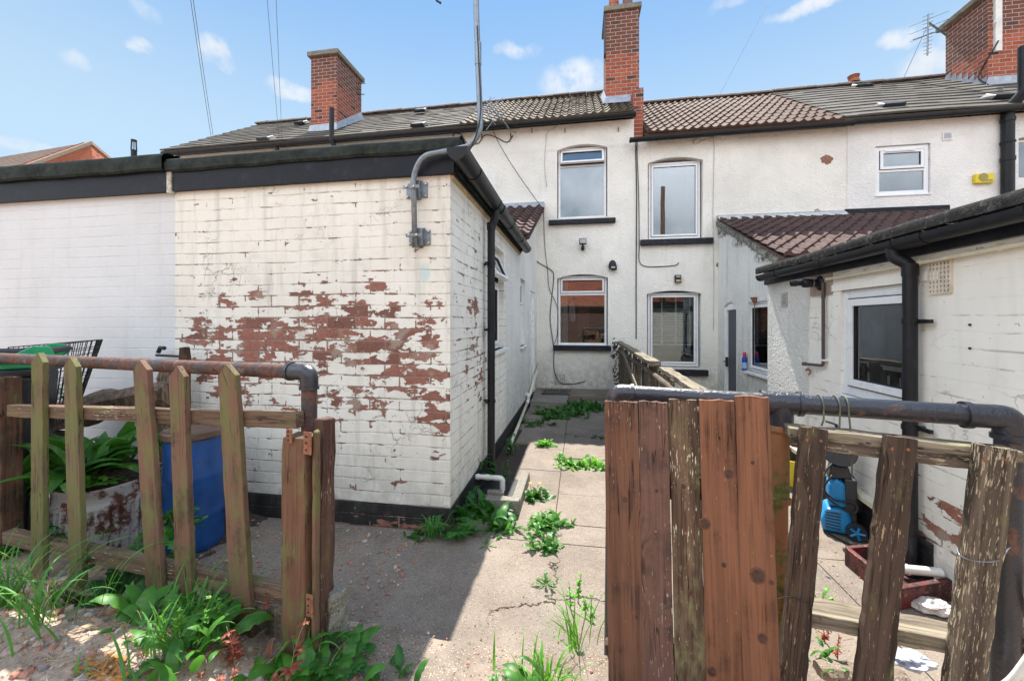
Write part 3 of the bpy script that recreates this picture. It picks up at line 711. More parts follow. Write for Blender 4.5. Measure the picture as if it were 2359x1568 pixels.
def chimney(parent, x0, x1, y0, y1, z0, z1, cap=.10, mats=None, over=.06, capm=None, flare=False):
    mb = MB(); bx, by = mats or (M_brx, M_bry)
    vs = [Vector(p) for p in ((x0,y0,z0),(x1,y0,z0),(x1,y1,z0),(x0,y1,z0),(x0,y0,z1),(x1,y0,z1),(x1,y1,z1),(x0,y1,z1))]
    mb.cur = 0; mb.add(vs, [(0,1,5,4),(2,3,7,6),(4,5,6,7)]); mb.cur = 1; mb.add(vs, [(1,2,6,5),(3,0,4,7)])
    o = mb.build('chimney', [bx, by], parent)
    c = MB(); c.box(x0-over, x1+over, y0-over, y1+over, z1+.001, z1+cap, jit=.006)
    c.build('chimney_cap', capm or M_stone, o, bevel=.012)
    return o

# =================================================================== SETTING: ground
LANE = .20
def edge_y(x): return 1.60 + max(0., -(x+.9))*.10 + .012*math.sin(x*5.3) + .008*math.sin(x*13.1)
def lane_h(x, y):
    h = LANE - .02 + .020*noise.noise(Vector((x*1.7, y*1.7, 0))) + .010*noise.noise(Vector((x*7, y*7, 3))) + .004*noise.noise(Vector((x*26, y*26, 5)))
    if x < -1: h += .02*min(1., (-1-x))
    if x < -.95: k = min(1., max(0., (1.56-y)/.40)); h += .16*k*k*(3-2*k)*min(1., (-.95-x)/.5)
    return h
g = MB(); g.add([(-260,-260,-.35),(260,-260,-.35),(260,400,-.35),(-260,400,-.35)], [(0,1,2,3)])
tag(g.build('ground', M_grd), kind='structure')
# lane: coarse far part + fine near part, with a broken drop down to the yard
ln = MB(); NX, NY = 330, 36
def lane_fine(a, b):
    x = -4.2 + 7.6*a; y1 = edge_y(x); y = .72 + (y1-.72)*b
    return Vector((x, y, lane_h(x, y)))
ln.grid(lane_fine, NX, NY)
b0 = len(ln.v)
for i in range(NX+1):
    x = -4.2 + 7.6*i/NX; y = edge_y(x); h = lane_h(x, y)
    ln.v += [Vector((x, y, h)), Vector((x+.006*math.sin(x*40), y+.018+.01*math.sin(x*23), h-.03)), Vector((x, y+.02+.012*math.sin(x*31), -.06))]
for i in range(NX):
    for k in range(2): ln.f.append((b0+i*3+k, b0+i*3+k+1, b0+i*3+k+4, b0+i*3+k+3)); ln.mi.append(0)
for q in ((-40,40,-40,.72),(-40,-4.2,.72,1.9),(3.4,40,.72,1.62)):
    a, b, c, d = q; ln.add([(a,c,LANE-.02),(b,c,LANE-.02),(b,d,LANE-.02),(a,d,LANE-.02)], [(0,1,2,3)])
for k, f in enumerate(ln.f):
    c = sum((ln.v[i] for i in f), Vector())/len(f)
    if -.98+.06*math.sin(c.y*20) < c.x < .22+.05*math.sin(c.y*17) and c.y > .7: ln.mi[k] = 1
o = ln.build('lane', [M_soil, M_rough], smooth=True); tag(o, kind='structure')
# yard base and its slabs
yb = MB(); yb.add([(-6.5,1.5,-.016),(6,1.5,-.016),(6,8.7,-.016),(-6.5,8.7,-.016)], [(0,1,2,3)])
tag(yb.build('yard', M_dsoil), kind='structure')
pv = MB(); rg = random.Random(4)
def slab(x0, x1, y0, y1, z=0., t=.05, jj=.004):
    hs = [z + rg.uniform(-jj, jj) for _ in range(4)]; gpx = .004
    x0 += gpx; x1 -= gpx; y0 += gpx; y1 -= gpx
    nx = max(1, int((x1-x0)/.2)); ny = max(1, int((y1-y0)/.2)); 
    def f(a, b):
        return Vector((x0+(x1-x0)*a, y0+(y1-y0)*b, (hs[0]*(1-a)+hs[1]*a)*(1-b)+(hs[3]*(1-a)+hs[2]*a)*b))
    pv.grid(f, nx, ny); p = [f(0,0), f(1,0), f(1,1), f(0,1)]
    for i in range(4):
        a, b = p[i], p[(i+1)%4]; pv.add([a, b, b+Vector((0,0,-t)), a+Vector((0,0,-t))], [(0,1,2,3)])
slab(-6.4, .80, 1.5, 2.72, -.002); slab(-.90, .80, 2.72, 2.97, 0.); slab(-.90, -.62, 2.97, 3.72, 0.)
slab(-.62, -.18, 2.97, 4.02, .0); slab(-.18, .80, 2.97, 3.50, .002); slab(-.18, .80, 3.50, 3.78, .0)
slab(-.62, -.18, 4.02, 4.86, .002); slab(-.18, .80, 3.78, 4.42, -.002); slab(-.18, .80, 4.42, 5.06, .001); slab(-.78, -.18, 4.86, 5.5, .0)
y = 5.06
while y < 7.6: slab(-.18, .80, y, y+.62, .0); slab(-.86, -.18, y+.44, y+1.06, 0.); y += .62
slab(-.9, .80, 7.75, 8.6, .07, .1)
for i in range(4):
    for j in range(6): slab(.84+.62*i, .84+.62*(i+1), 1.62+1.2*j, 1.62+1.2*(j+1), .0)
o = pv.build('path', M_conc); tag(o, kind='structure')

# =================================================================== THE TERRACE (front wall plane y = 8.6)
YF = 8.6
def fx(u): return P(u, 700, y=YF).x
def fz(u, v): return P(u, v, y=YF).z
WX = [-10.2, -2.56, 1.12, 5.05, 7.70, 14.0]
ZB, ZC = 5.70, 5.22
def opening(u0, u1, vt, vb, rise=0.): return (fx(u0), fx(u1), fz((u0+u1)/2, vb), fz((u0+u1)/2, vt), rise)
FM = T(0, YF, 0)

def roofback(parent, x0, x1, zr, zb, name='rear_slope', mat=None):
    mb = MB(); mb.add([(x0,11.43,zr),(x1,11.43,zr),(x1,14.4,zb),(x0,14.4,zb)], [(0,1,2,3)])
    mb.add([(x0,14.3,zb),(x1,14.3,zb),(x1,14.3,-.3),(x0,14.3,-.3)], [(0,1,2,3)])
    return mb.build(name, mat or M_tile_flat, parent)
def gable(parent, x, z0e, zr, mat, th=.2):
    mb = MB(); mb.add([Vector(p) for p in ((x,8.6,-.3),(x,14.3,-.3),(x,14.3,z0e),(x,11.4,zr-.06),(x,8.6,z0e),(x+th,8.6,-.3),(x+th,14.3,-.3),(x+th,14.3,z0e),(x+th,11.4,zr-.06),(x+th,8.6,z0e))],
           [(0,1,2,3,4),(9,8,7,6,5),(0,4,9,5),(4,3,8,9),(3,2,7,8)])
    return mb.build('gable_wall', mat, parent)
def ridge(parent, x0, x1, z, y=11.42, mat=None):
    mb = MB(); n = int((x1-x0)/.45); rg = random.Random(int(x0*10))
    for i in range(n):
        a = x0+(x1-x0)*i/n; b = x0+(x1-x0)*(i+1)/n; dz = rg.uniform(-.008, .008)
        pts = [(math.cos(math.pi*k/8)*.11, math.sin(math.pi*k/8)*.09) for k in range(9)]
        vs = [Vector((a, y+p, z+q+dz)) for p, q in pts] + [Vector((b-.008, y+p*1.04, z+q*1.04+dz)) for p, q in pts]
        mb.add(vs, [(k, k+1, k+10, k+9) for k in range(8)] + [tuple(range(9)), tuple(range(17, 8, -1))])
    return mb.build('ridge_tiles', mat or M_ridge, parent, smooth=50)
def roofvent(house, u, v, ye, ze, pitch=.71, w=.34):
    d = ray(u, v); t = (ze + pitch*(0-ye) - CAM_Z) / (d.z - pitch*d.y); p = Vector((0,0,CAM_Z)) + d*t
    mb = MB(); a = math.atan(pitch); M = T(p) @ Matrix.Rotation(a, 4, 'X')
    mb.add([M @ Vector(q) for q in ((-w/2,-.13,.02),(w/2,-.13,.02),(w/2,.16,.0),(-w/2,.16,.0),(-w/2+.02,-.15,.10),(w/2-.02,-.15,.10),(w/2-.04,.10,.09),(-w/2+.04,.10,.09))],
           [(0,3,2,1),(4,5,6,7),(0,1,5,4),(1,2,6,5),(2,3,7,6),(3,0,4,7)])
    return mb.build('roof_vent', M_dgrey, house, bevel=.01)

# ---- house A: far left, grey flat tiles
hA = thing('terraced_house', (-6.4, YF, 0), 'leftmost terraced house, grey flat-tiled roof and short brick chimney without pots', 'house')
xf(wall_mesh(WX[0], WX[1], -.3, ZB, []), FM).build('wall', M_castx2, hA)
gable(hA, WX[0], ZB, 7.88, M_castx2)
tiles(WX[0]-.12, WX[1]-.0, (8.37, ZB+.06), (11.42, 7.86), 'flat', 3, M_tile_flat, hA, under=.09)
roofback(hA, WX[0], WX[1], 7.86, 5.7); ridge(hA, WX[0]-.12, WX[1], 7.87)
gutter(hA, (WX[0]-.1, 8.42, 5.70), (WX[1], 8.42, 5.70), .062, brackets=1.05, ends=False)
ch = chimney(hA, -6.75, -6.03, 9.2, 10.35, 5.9, 8.22, .12, over=.07)
f = MB()
f.add([Vector(p) for p in ((-6.80,9.13,6.30),(-5.99,9.13,6.30),(-5.99,10.45,7.22),(-6.05,10.45,7.24),(-6.02,9.17,6.50),(-6.76,9.17,6.48),(-6.02,10.3,7.34))], [(0,1,4,5),(1,2,6,4)])
f.build('flashing', M_lead, ch)
ae = MB()
for zz, l in ((8.02, .22), (7.86, .10), (7.72, .20)): ae.tube([(-6.02, 10.1, zz), (-6.02+l, 10.15, zz+.01)], .010, 6)
ae.build('iron_stays', M_cable, ch)
for (u, v) in ((615,324),(697,287),(967,293),(971,259)): roofvent(hA, u, v, 8.37, ZB+.06)
p = P(768, 320, y=8.46); downpipe(hA, [(p.x+.10,8.52,4.6),(p.x+.10,8.52,5.40),(p.x,8.40,5.66),(p.x,8.40,6.42)], .055, name='soil_pipe')
p = P(640, 350, y=8.46); downpipe(hA, [(p.x,8.5,4.6),(p.x,8.44,5.62)], .05)

# ---- house B: pantiles, tall chimney at its right end
hB = thing('terraced_house', (-.7, YF, 0), 'cream roughcast terraced house at the path end, its mossy pantile roof the higher one', 'house')
oB1 = opening(1284, 1400, 343, 501, .10); oB2 = opening(1284, 1401, 640, 795, .08)
mbw = wall_mesh(WX[1], WX[2], -.3, ZB, [oB1, oB2])
xf(mbw, FM).build('wall', M_castx, hB)
tiles(WX[1], WX[2]-.03, (8.37, ZB+.06), (11.42, 7.86), 'pan', 5, M_tile_pan2, hB, under=.09)
roofback(hB, WX[1], WX[2], 7.86, 5.7); ridge(hB, WX[1], WX[2], 7.87)
gutter(hB, (WX[1], 8.42, 5.70), (WX[2]-.0, 8.42, 5.72), .062, brackets=1.05)
# party upstand in brick between the two roofs
pb = MB(); pb.add([Vector(q) for q in ((1.12,8.62,5.0),(1.12,11.4,7.1),(1.12,11.4,7.84),(1.12,8.62,5.84),(1.30,8.62,5.0),(1.30,11.4,7.1),(1.30,11.4,7.84),(1.30,8.62,5.84))],
                  [(0,1,2,3),(7,6,5,4),(0,3,7,4),(3,2,6,7),(1,5,6,2)])
pb.build('party_wall', M_bry0, hB)
ch = chimney(hB, .60, 1.33, 9.35, 10.2, 5.9, 8.55, .12, over=.05)
pl = MB(); pl.box(1.12, 1.33, 8.72, 9.36, 4.9, 6.40); pl.build('brick_pier', M_brx0, hB)
f = MB(); f.add([Vector(p) for p in ((.53,9.25,6.42),(1.14,9.25,6.42),(1.14,9.33,6.62),(.60,9.33,6.62),(.53,10.3,7.15),(.595,10.2,7.26))], [(0,1,2,3),(0,3,5,4)])
f.build('flashing', M_lead, ch)
f = MB(); f.add([Vector(p) for p in ((1.335,8.60,5.33),(1.335,9.5,5.95),(1.335,9.5,6.12),(1.335,8.60,5.55),(1.42,8.56,5.36),(1.45,9.5,5.98))], [(0,1,2,3),(0,4,5,1)])
f.build('flashing', M_lead, ch)
def pot(parent, x, y, z, h, r, mat, crown=False):
    mb = MB(); mb.lathe([(r*1.25, z),(r*1.3, z+.04),(r*1.05, z+.09),(r, z+.12),(r*.86, z+h*.8),(r*.95, z+h*.84),(r*.92, z+h),(r*.75,z+h),(r*.7,z+h-.1)], T(x, y, 0), 20)
    if crown:
        for k in range(7):
            a = 2*math.pi*k/7; M = T(x, y, z+h) @ rotz(a)
            mb.prism([(-r*.38, -.02), (r*.38, -.02), (r*.12, .14), (0, .17), (-r*.12, .14)], r*.78, r*.95, M)
    o = mb.build('chimney_pot', mat, parent, smooth=40)
    m2 = MB(); m2.lathe([(r*1.9, z-.01),(r*1.7, z+.05),(r*1.25, z+.10)], T(x, y, 0), 16, .05); m2.build('mortar_collar', M_mort, o, smooth=True)
pot(ch, .80, 9.62, 8.67, .26, .115, M_clay, True); pot(ch, 1.12, 9.72, 8.67, .95, .12, M_clay2)
fl = MB(); fl.box(.56, .60, 9.34, 9.5, 7.6, 8.66); fl.build('steel_strap', M_dgrey, ch)
window(hB, FM, oB1[0]+.02, oB1[1]-.02, oB1[2], oB1[3]+.06, [(0, .745, False), (.745, 1, True)], glass=[M_glass_up, M_glass_up], openv=R(20), sill=None)
window(hB, FM, oB2[0]+.02, oB2[1]-.02, oB2[2], oB2[3]+.05, [(0, .735, False), (.735, 1, True)], glass=[M_glass_low, M_glass_low], sill=None, curtain=[(oB2[0]+.06, oB2[0]+.22)])
for (a, b, v0, v1) in ((1265,1418,506,517),(1275,1408,795,807)):
    s = MB(); s.box(fx(a), fx(b), YF-.09, YF+.02, fz(1340, v1), fz(1340, v0)); s.build('stone_sill', M_sill, hB, bevel=.012)

# ---- house C: lower eaves, brown pantiles
hC = thing('terraced_house', (3.1, YF, 0), 'middle terraced house with lower eaves, clean brown pantiles and black window sills', 'house')
oC1 = opening(1493, 1620, 372, 550, .09); oC2 = opening(1491, 1616, 676, 846, .06)
xf(wall_mesh(WX[2]+.001, WX[3], -.3, ZC, [oC1, oC2]), FM).build('wall', M_castx, hC)
tiles(WX[2]+.21, 4.89, (8.37, ZC+.06), (11.42, 7.44), 'pan', 7, M_tile_pan, hC, under=.09)
roofback(hC, WX[2], WX[3], 7.44, 5.2); ridge(hC, WX[2]+.21, WX[3]-.1, 7.45)
gutter(hC, (WX[2]-.10, 8.42, 5.20), (WX[3], 8.42, 5.22), .062, brackets=1.05)
window(hC, FM, oC1[0]+.03, oC1[1]-.03, oC1[2]+.02, oC1[3]+.02, [(0, 1, True)], glass=M_glass_up, curtain=[(oC1[0]+.08, oC1[0]+.30), (oC1[1]-.26, oC1[1]-.09)])
wC2 = window(hC, FM, oC2[0]+.03, oC2[1]-.03, oC2[2]+.02, oC2[3]+.02, [(0, 1, True)], glass=M_glass_low2)
bl = MB()
for k in range(26):
    z = oC2[3]-.10-.036*k; bl.add([Vector(q) for q in ((oC2[0]+.12,YF+.26,z),(oC2[1]-.12,YF+.26,z),(oC2[1]-.12,YF+.295,z+.012),(oC2[0]+.12,YF+.295,z+.012))], [(0,1,2,3)])
for x in (.30, .60, .90): q = oC2[0]+.06+(oC2[1]-oC2[0]-.12)*x; bl.box(q-.016, q+.016, YF+.245, YF+.252, oC2[3]-1.05, oC2[3]-.06)
bl.box(oC2[0]+.10, oC2[1]-.10, YF+.25, YF+.29, oC2[3]-1.07, oC2[3]-1.04)
bl.build('venetian_blind', M_blind, wC2)
for (a, b, v0, v1) in ((1475,1642,551,564),(1478,1630,850,864)):
    s = MB(); s.box(fx(a), fx(b), YF-.09, YF+.02, fz(1560, v1), fz(1560, v0)); s.build('stone_sill', M_sill, hC, bevel=.012)

# ---- house D: grey flat tiles
hD = thing('terraced_house', (6.4, YF, 0), 'white roughcast terraced house right of centre, pale flat-tiled roof and one small upstairs window', 'house')
oD = opening(2016, 2143, 334, 449)
xf(wall_mesh(WX[3]+.001, WX[4], -.3, ZC+.02, [oD]), T(0, YF-.012, 0)).build('wall', M_castx2, hD)
tiles(4.89, WX[4]+.3, (8.37, ZC+.08), (11.42, 7.46), 'flat', 9, M_tile_flat, hD, under=.09)
roofback(hD, WX[3], WX[4]+.3, 7.46, 5.2); ridge(hD, 4.95, WX[4]+.3, 7.47)
gutter(hD, (WX[3]+.002, 8.42, 5.24), (WX[4]+.02, 8.42, 5.27), .062, brackets=1.05, ends=False)
for (u, v) in ((2048,248),(1983,203),(2300,228)): roofvent(hD, u, v, 8.37, ZC+.08, .70, .40)
window(hD, T(0, YF-.012, 0), oD[0]+.01, oD[1]-.01, oD[2]+.01, oD[3]-.01, [(0, .50, False), (.50, 1, True)], inset=.03, fw=.075, sash=.05, glass=M_glass_up, sill=(.02, .03, .02, M_upvc, 0))
tv = MB(); p = P(2080, 346, y=YF-.02); tv.box(p.x-.28, p.x+.20, YF-.026, YF-.012, p.z-.012, p.z+.012); tv.build('trickle_vent', M_upvc, hD)
p = P(2335, 300, y=8.46)
downpipe(hD, [(p.x-.03,8.52,3.2),(p.x-.03,8.52,5.28),(p.x+.06,8.34,5.50),(p.x+.06,8.34,6.28)], .085, name='soil_pipe', clips=[(p.x-.03,8.52,4.7)], collars=[(5.1,p.x-.03,8.52),(4.4,p.x-.03,8.52)])
rv = MB(); q = P(1968, 190, y=11.4); rv.lathe([(.13,0),(.13,.05),(.10,.06),(.11,.09),(.09,.10),(.12,.13),(.10,.14),(.13,.17),(.02,.20)], T(q.x, 11.42, 7.54), 18); rv.build('ridge_vent', M_clay, hD, smooth=30)

# ---- house E: right end sliver with the big chimney
hE = thing('terraced_house', (10.8, YF, 0), 'terraced house cut by the right edge, with the massive sooty brick chimney', 'house')
oE = (fx(2347), fx(2347)+.9, fz(2352, 412), fz(2352, 318), .05)
xf(wall_mesh(WX[4]+.001, WX[5], -.3, ZC+.02, [oE]), FM).build('wall', M_castx2, hE)
tiles(WX[4]+.3, WX[5], (8.37, ZC+.08), (11.42, 7.46), 'flat', 12, M_tile_flat, hE, under=.09)
roofback(hE, WX[4]+.3, WX[5], 7.46, 5.2); ridge(hE, WX[4]+.3, WX[5], 7.47)
gutter(hE, (WX[4]+.22, 8.42, 5.27), (WX[5], 8.42, 5.27), .062, brackets=1.05, ends=False)
window(hE, FM, oE[0]+.02, oE[1], oE[2], oE[3], [(0, 1, False)], glass=M_glass_up)
ch = chimney(hE, 8.57, 10.1, 10.05, 11.05, 6.0, 8.42, .10, over=.12, mats=(red_brick('big_chimney_brick_front','x',7.85), red_brick('big_chimney_brick_side','y',7.55)))
f = MB(); n = 7
for i in range(n):
    ya = 10.05+1.0*i/n; yb_ = 10.05+1.0*(i+1)/n; za = 5.30+.70*(ya-8.37); zb_ = 5.30+.70*(yb_-8.37)
    f.add([Vector(q) for q in ((8.555,ya,za),(8.555,yb_,zb_),(8.555,yb_,zb_+.10),(8.555,ya,za+.26),(8.44,ya,za-.01+.05),(8.44,yb_,zb_+.05))], [(0,1,2,3),(0,4,5,1)])
f.add([Vector(q) for q in ((8.50,10.035,6.44),(10.1,10.035,6.44),(10.1,10.035,6.68),(8.56,10.035,6.68),(8.5,9.9,6.43),(10.1,9.9,6.43))], [(0,1,2,3),(0,4,5,1)])
f.build('zigzag_flashing', M_lead, ch)
db = MB(); db.box(8.66, 8.78, 10.0, 10.05, 7.2, 8.6); db.bar((8.72,10.0,7.9),(8.60,9.95,7.75),.05,.03); db.build('white_mast_strip', M_whitep, ch)
wr = MB(); wr.tube(smoothpath([(8.70,9.99,7.4),(8.60,9.99,7.2),(8.52,10.2,6.8),(8.55,10.02,6.5)], 5), .014, 6); wr.build('cable', M_cable, ch)
pot(ch, 8.85, 10.5, 8.52, .8, .14, M_clay)

# =================================================================== LEFT OUTBUILDINGS
XL, YL, ZL = -.905, 2.73, 2.545
XJ = P(404, 700, y=YL).x
ob = thing('brick_outbuilding', (-2, YL, 0), 'flat-roofed outbuilding with cream paint peeling off its red bricks at the near corner', 'outbuilding')
xf(wall_mesh(XJ, XL-.002, .17, ZL, []), T(0, YL, 0)).build('wall', M_peel, ob)
def sy(u): return P(u, 700, x=XL).y
SM = T(XL, 0, 0) @ rotz(R(90))            # local x -> world y, local y (inward) -> world -x
YE = 6.05
w1 = (3.98, 4.78, 1.18, 2.33, 0.)
ybrk = 4.93
xf(wall_mesh(YL+.003, ybrk, .17, ZL, [w1]), SM).build('side_wall', M_peel_side, ob)
w2 = (6.18, 6.72, 1.10, 2.18, 0.)
d2 = (7.45, 8.25, .10, 2.08, 0.)
xf(wall_mesh(ybrk, YF, .17, lambda y: 2.545 if y < 6.04 else min(3.9, 2.70+.40*(y-6.04)), [w2, d2]), SM).build('rendered_side_wall', M_casty, ob)
pl = MB(); pl.box(XJ, XL+.004, YL-.006, YL+.2, -.05, .17); pl.build('plinth', M_plinth, ob)
pl = MB(); pl.box(XL-.2, XL+.006, YL+.2, 7.4, -.05, .168); pl.build('side_plinth', M_plinth_y, ob)
# flat roof: black fascia + mineral felt with rounded drip edge
fs = MB(); fs.box(XJ+.012, XL+.04, YL-.035, YL+.0, ZL-.005, ZL+.165); fs.build('fascia', M_black, ob, bevel=.003)
fs = MB(); fs.box(XL+.0, XL+.035, YL+.001, YE, ZL-.005, ZL+.15); fs.build('side_fascia', M_black, ob)
sf = MB(); sf.box(XL+.0, XL+.022, YL+.002, YE, ZL-.03, ZL-.006); sf.build('timber_fillet', simple('bare_yellow_timber', (.48,.36,.20), .8, var=.2), ob)
ft = MB()
def felt_edge(x0, x1, y, zlo, zhi, back, n=46, seed=0):
    pr = [(-.045, zlo), (-.062, zlo+.015), (-.062, zhi-.05), (-.045, zhi-.018), (-.01, zhi), (.10, zhi-.004), (back, zhi-.03)]
    def fn(a, b):
        k = b*(len(pr)-1); i = min(len(pr)-2, int(k)); q = k-i
        yy = pr[i][0]*(1-q)+pr[i+1][0]*q; zz = pr[i][1]*(1-q)+pr[i+1][1]*q
        x = x0+(x1-x0)*a; w = .004*math.sin(x*2.6+seed)+.0025*math.sin(x*11+seed)
        return Vector((x, y+yy, zz + (w if i < 3 else w*.6)))
    ft.grid(fn, n, 12)
felt_edge(XJ-.03, XL+.085, YL, ZL+.145, ZL+.265, 3.4)
ft.box(XL+.055, XL+.085, YL-.05, YE, ZL+.14, ZL+.235)
ft.box(XJ, XL+.05, YL, YE, ZL+.02, ZL+.20)
ft.build('felt_roof', M_felt, ob, smooth=45)
# side gutter with stop end, downpipe
gx = XL+.115
gutter(ob, (gx, YL-.20, ZL+.085), (gx, YE-.02, ZL+.065), .066, brackets=.78, union=((1.42, .10),))
dy = sy(1131)
dpx = XL+.075
downpipe(ob, [(gx, 3.73, ZL+.03),(gx, 3.73, ZL-.05),(dpx, 3.73, ZL-.16),(dpx, 3.73, .0)], .037, clips=[(dpx,3.73,z) for z in (2.05, 1.42, .74)], clipdir=Vector((-1,0,0)), collars=[(ZL-.14, dpx, 3.73)])
# windows and door on the side
window(ob, SM, w1[0], w1[1], w1[2], w1[3], [(0, .66, True), (.66, 1, True)], inset=.07, openv=R(24), sill=(.03, .03, .06, M_upvc, 0), glass=M_glass)
window(ob, SM, w2[0], w2[1], w2[2], w2[3], [(0, .60, False), (.60, 1, True)], inset=.06, sill=(.03, .03, .05, M_upvc, 0), glass=M_glass)
dr = MB(); ring(dr, d2[0], d2[1], d2[2], d2[3], .06, .02, .09); fr = xf(dr, SM).build('door_frame', M_upvc, ob, bevel=.004)
dr = MB(); dr.box(d2[0]+.06, d2[1]-.06, .035, .08, d2[2]+.06, d2[3]-.06); xf(dr, SM).build('door', M_upvc, ob)
# lean-to tiles against the terrace
tiles_M = None
def lean_tiles(parent, x0, x1, A, B, mat, seed, name='lean_to_roof'):
    return tiles(x0, x1, A, B, 'pan', seed, mat, parent, name=name, gauge=.27, rollw=.20, ra=.046)
lean_tiles(ob, -3.9, XL+.16, (5.95, 2.80), (8.55, 3.95), M_tile_dark, 21)
fl = MB(); fl.box(-3.9, XL+.17, 8.50, 8.60, 3.93, 4.05); fl.build('lead_flashing', M_lead, ob)
bb = MB(); bb.add([Vector(q) for q in ((XL+.13,5.97,2.72),(XL+.13,8.58,3.86),(XL+.13,8.58,3.97),(XL+.13,5.97,2.83),(XL,5.97,2.70),(XL,8.58,3.84))], [(0,1,2,3),(0,4,5,1)])
bb.build('verge_board', W_old, ob)

oc = thing('brick_outbuilding', (-5, YL, 0), 'flat-roofed outbuilding at the left edge, smooth clean white-painted brick wall', 'outbuilding')
xf(wall_mesh(-7.5, XJ-.002, -.05, ZL-.005, []), T(0, YL+.004, 0)).build('wall', M_clean, oc)
fs = MB(); fs.add([Vector(q) for q in ((-7.5,YL-.04,ZL-.01),(XJ-.03,YL-.04,ZL-.005),(XJ-.03,YL-.04,ZL+.17),(-7.5,YL-.04,ZL+.17),(-7.5,YL,ZL-.01),(XJ-.03,YL,ZL-.005),(XJ-.03,YL,ZL+.17),(-7.5,YL,ZL+.17))],
                  [(0,1,2,3),(0,4,5,1),(1,5,6,2),(3,2,6,7)]); fs.build('fascia', M_black, oc)
fs = MB(); fs.box(XJ-.028, XJ+.010, YL-.045, YL-.0, ZL-.02, ZL+.16); fs.build('split_fascia_end', simple('rotten_white_wood', (.5,.46,.38), .9, var=.4, vs=30.), oc)
ft = MB()
felt_edge(-7.5, XJ-.032, YL-.02, ZL+.155, ZL+.305, 3.4, seed=2)
ft.box(-7.5, XJ-.05, YL, YE, ZL+.02, ZL+.25)
ft.build('felt_roof', M_felt, oc, smooth=45)

# =================================================================== RIGHT OUTBUILDING + lean-to
XR = 1.975; RM = T(XR, 0, 0) @ rotz(R(-90))    # local x = -world y, inward +x
YRF = 4.62
ro = thing('brick_outbuilding', (XR+1, 3, 0), 'low cream-painted outbuilding along the right edge with a large white-framed window', 'outbuilding')
def ry(u): return P(u, 700, x=XR).y
def rz(u, v): return P(u, v, x=XR).z
wy0, wy1 = ry(2100), ry(1937)
wR = (-wy1, -(wy0-.06), rz(1950, 908), rz(1950, 668), 0.)
ysp = ry(1866)
xf(wall_mesh(-ysp, -.2, -.05, 1.905, [wR]), RM).build('wall', M_rightwall, ro)
xf(wall_mesh(-YRF, -ysp-.001, -.05, 1.90, []), T(-.008,0,0) @ RM).build('rendered_wall', M_rightrender, ro)
e = MB(); e.box(XR+.24, 4.6, YRF-.24, YRF, -.05, 1.9); e.build('end_wall', M_castx, ro)
window(ro, RM, wR[0], wR[1], wR[2], wR[3], [(0, 1, True)], inset=.02, fw=.065, sash=.05, glass=glassmat('window_glass_right', (.42,.50,.50), .10, .05), sill=(.0, .035, .03, M_upvc, 0), depth=1.2)
ls = MB(); ls.box(XR-.010, XR+.02, wy0-.20, wy1+.10, wR[3]+.0, wR[3]+.05); ls.build('lintel', M_rightwall, ro)
fs = MB(); fs.box(XR-.035, XR-.0, .2, YRF+.02, 1.885, 2.02); fs.build('fascia', M_black, ro)
ft = MB()
pr = [(-.070, 2.005), (-.088, 2.010), (-.088, 2.060), (-.075, 2.078), (-.02, 2.088), (.2, 2.085), (2.6, 2.07)]
def fn(a, b):
    k = b*(len(pr)-1); i = min(len(pr)-2, int(k)); q = k-i; yy = .2+(YRF+.10-.2)*a; w = .004*math.sin(yy*3)+.003*noise.noise(Vector((yy*14, k, 0)))
    return Vector((XR+pr[i][0]*(1-q)+pr[i+1][0]*q, yy, pr[i][1]*(1-q)+pr[i+1][1]*q+w))
ft.grid(fn, 60, 12); ft.box(XR, XR+2.6, YRF+.09, YRF+.11, 1.95, 2.06)
ft.build('felt_roof', M_felt2, ro, smooth=45)
lt = MB(); 
for k in range(240):
    y = rnd.uniform(.8, 4.5); lt.tube([(XR-.07, y, 1.995+rnd.uniform(-.015,.008)), (XR-.085+rnd.uniform(-.02,.02), y+rnd.uniform(-.04,.04), 1.995+rnd.uniform(-.012,.012))], .0016, 3)
tag(lt.build('gutter_litter', simple('brown_litter', (.13,.09,.06), .9), ro), kind='stuff')
ggx = XR-.115
gutter(ro, (ggx, 4.52, 1.962), (ggx, .2, 1.972), .043, brackets=.72, union=((1.93, .09),))
gy = P(2097, 700, x=XR-.06).y
downpipe(ro, [(ggx, gy+.045, 1.95),(ggx, gy+.045, 1.885),(XR-.06, gy, 1.835),(XR-.06, gy, .0)], .035, clips=[(XR-.06,gy,z) for z in (1.50, .88, .24)], clipdir=Vector((1,0,0)), collars=[(1.80, XR-.06, gy)])
# rough bright plastic residue is left to the render; airbrick and slotted vent
ab = MB(); y0, y1 = ry(2195), ry(2145); z0, z1 = 1.655, 1.83
nx_, nz_ = 6, 7
for i in range(nx_+1):
    y = y0+(y1-y0)*i/nx_; ab.box(XR-.012, XR+.02, y-.006, y+.006, z0, z1)
for j in range(nz_+1):
    z = z0+(z1-z0)*j/nz_; ab.box(XR-.011, XR+.02, y0, y1, z-.005, z+.005)
o = ab.build('air_brick', simple('airbrick_paint', (.62,.56,.46), .8, var=.2), ro)
bk = MB(); bk.box(XR-.003, XR+.01, y0+.004, y1-.004, z0+.004, z1-.004); bk.build('vent_dark_sheet', simple('airbrick_shadow', (.10,.05,.035), .9), o)  # dark sheet stands in for the shade inside the holes
sv = MB(); y0, y1 = ry(1817), ry(1803); z0, z1 = rz(1810, 707), rz(1810, 674)
ring(sv, -y1, -y0, z0, z1, .012, -.016, .0)
for k in range(11): z = z0+(z1-z0)*(k+.5)/11; sv.box(-y1, -y0, -.018, -.006, z-.003, z+.004)
xf(sv, RM).build('louvre_vent', simple('old_white_plastic', (.55,.54,.50), .6), ro)
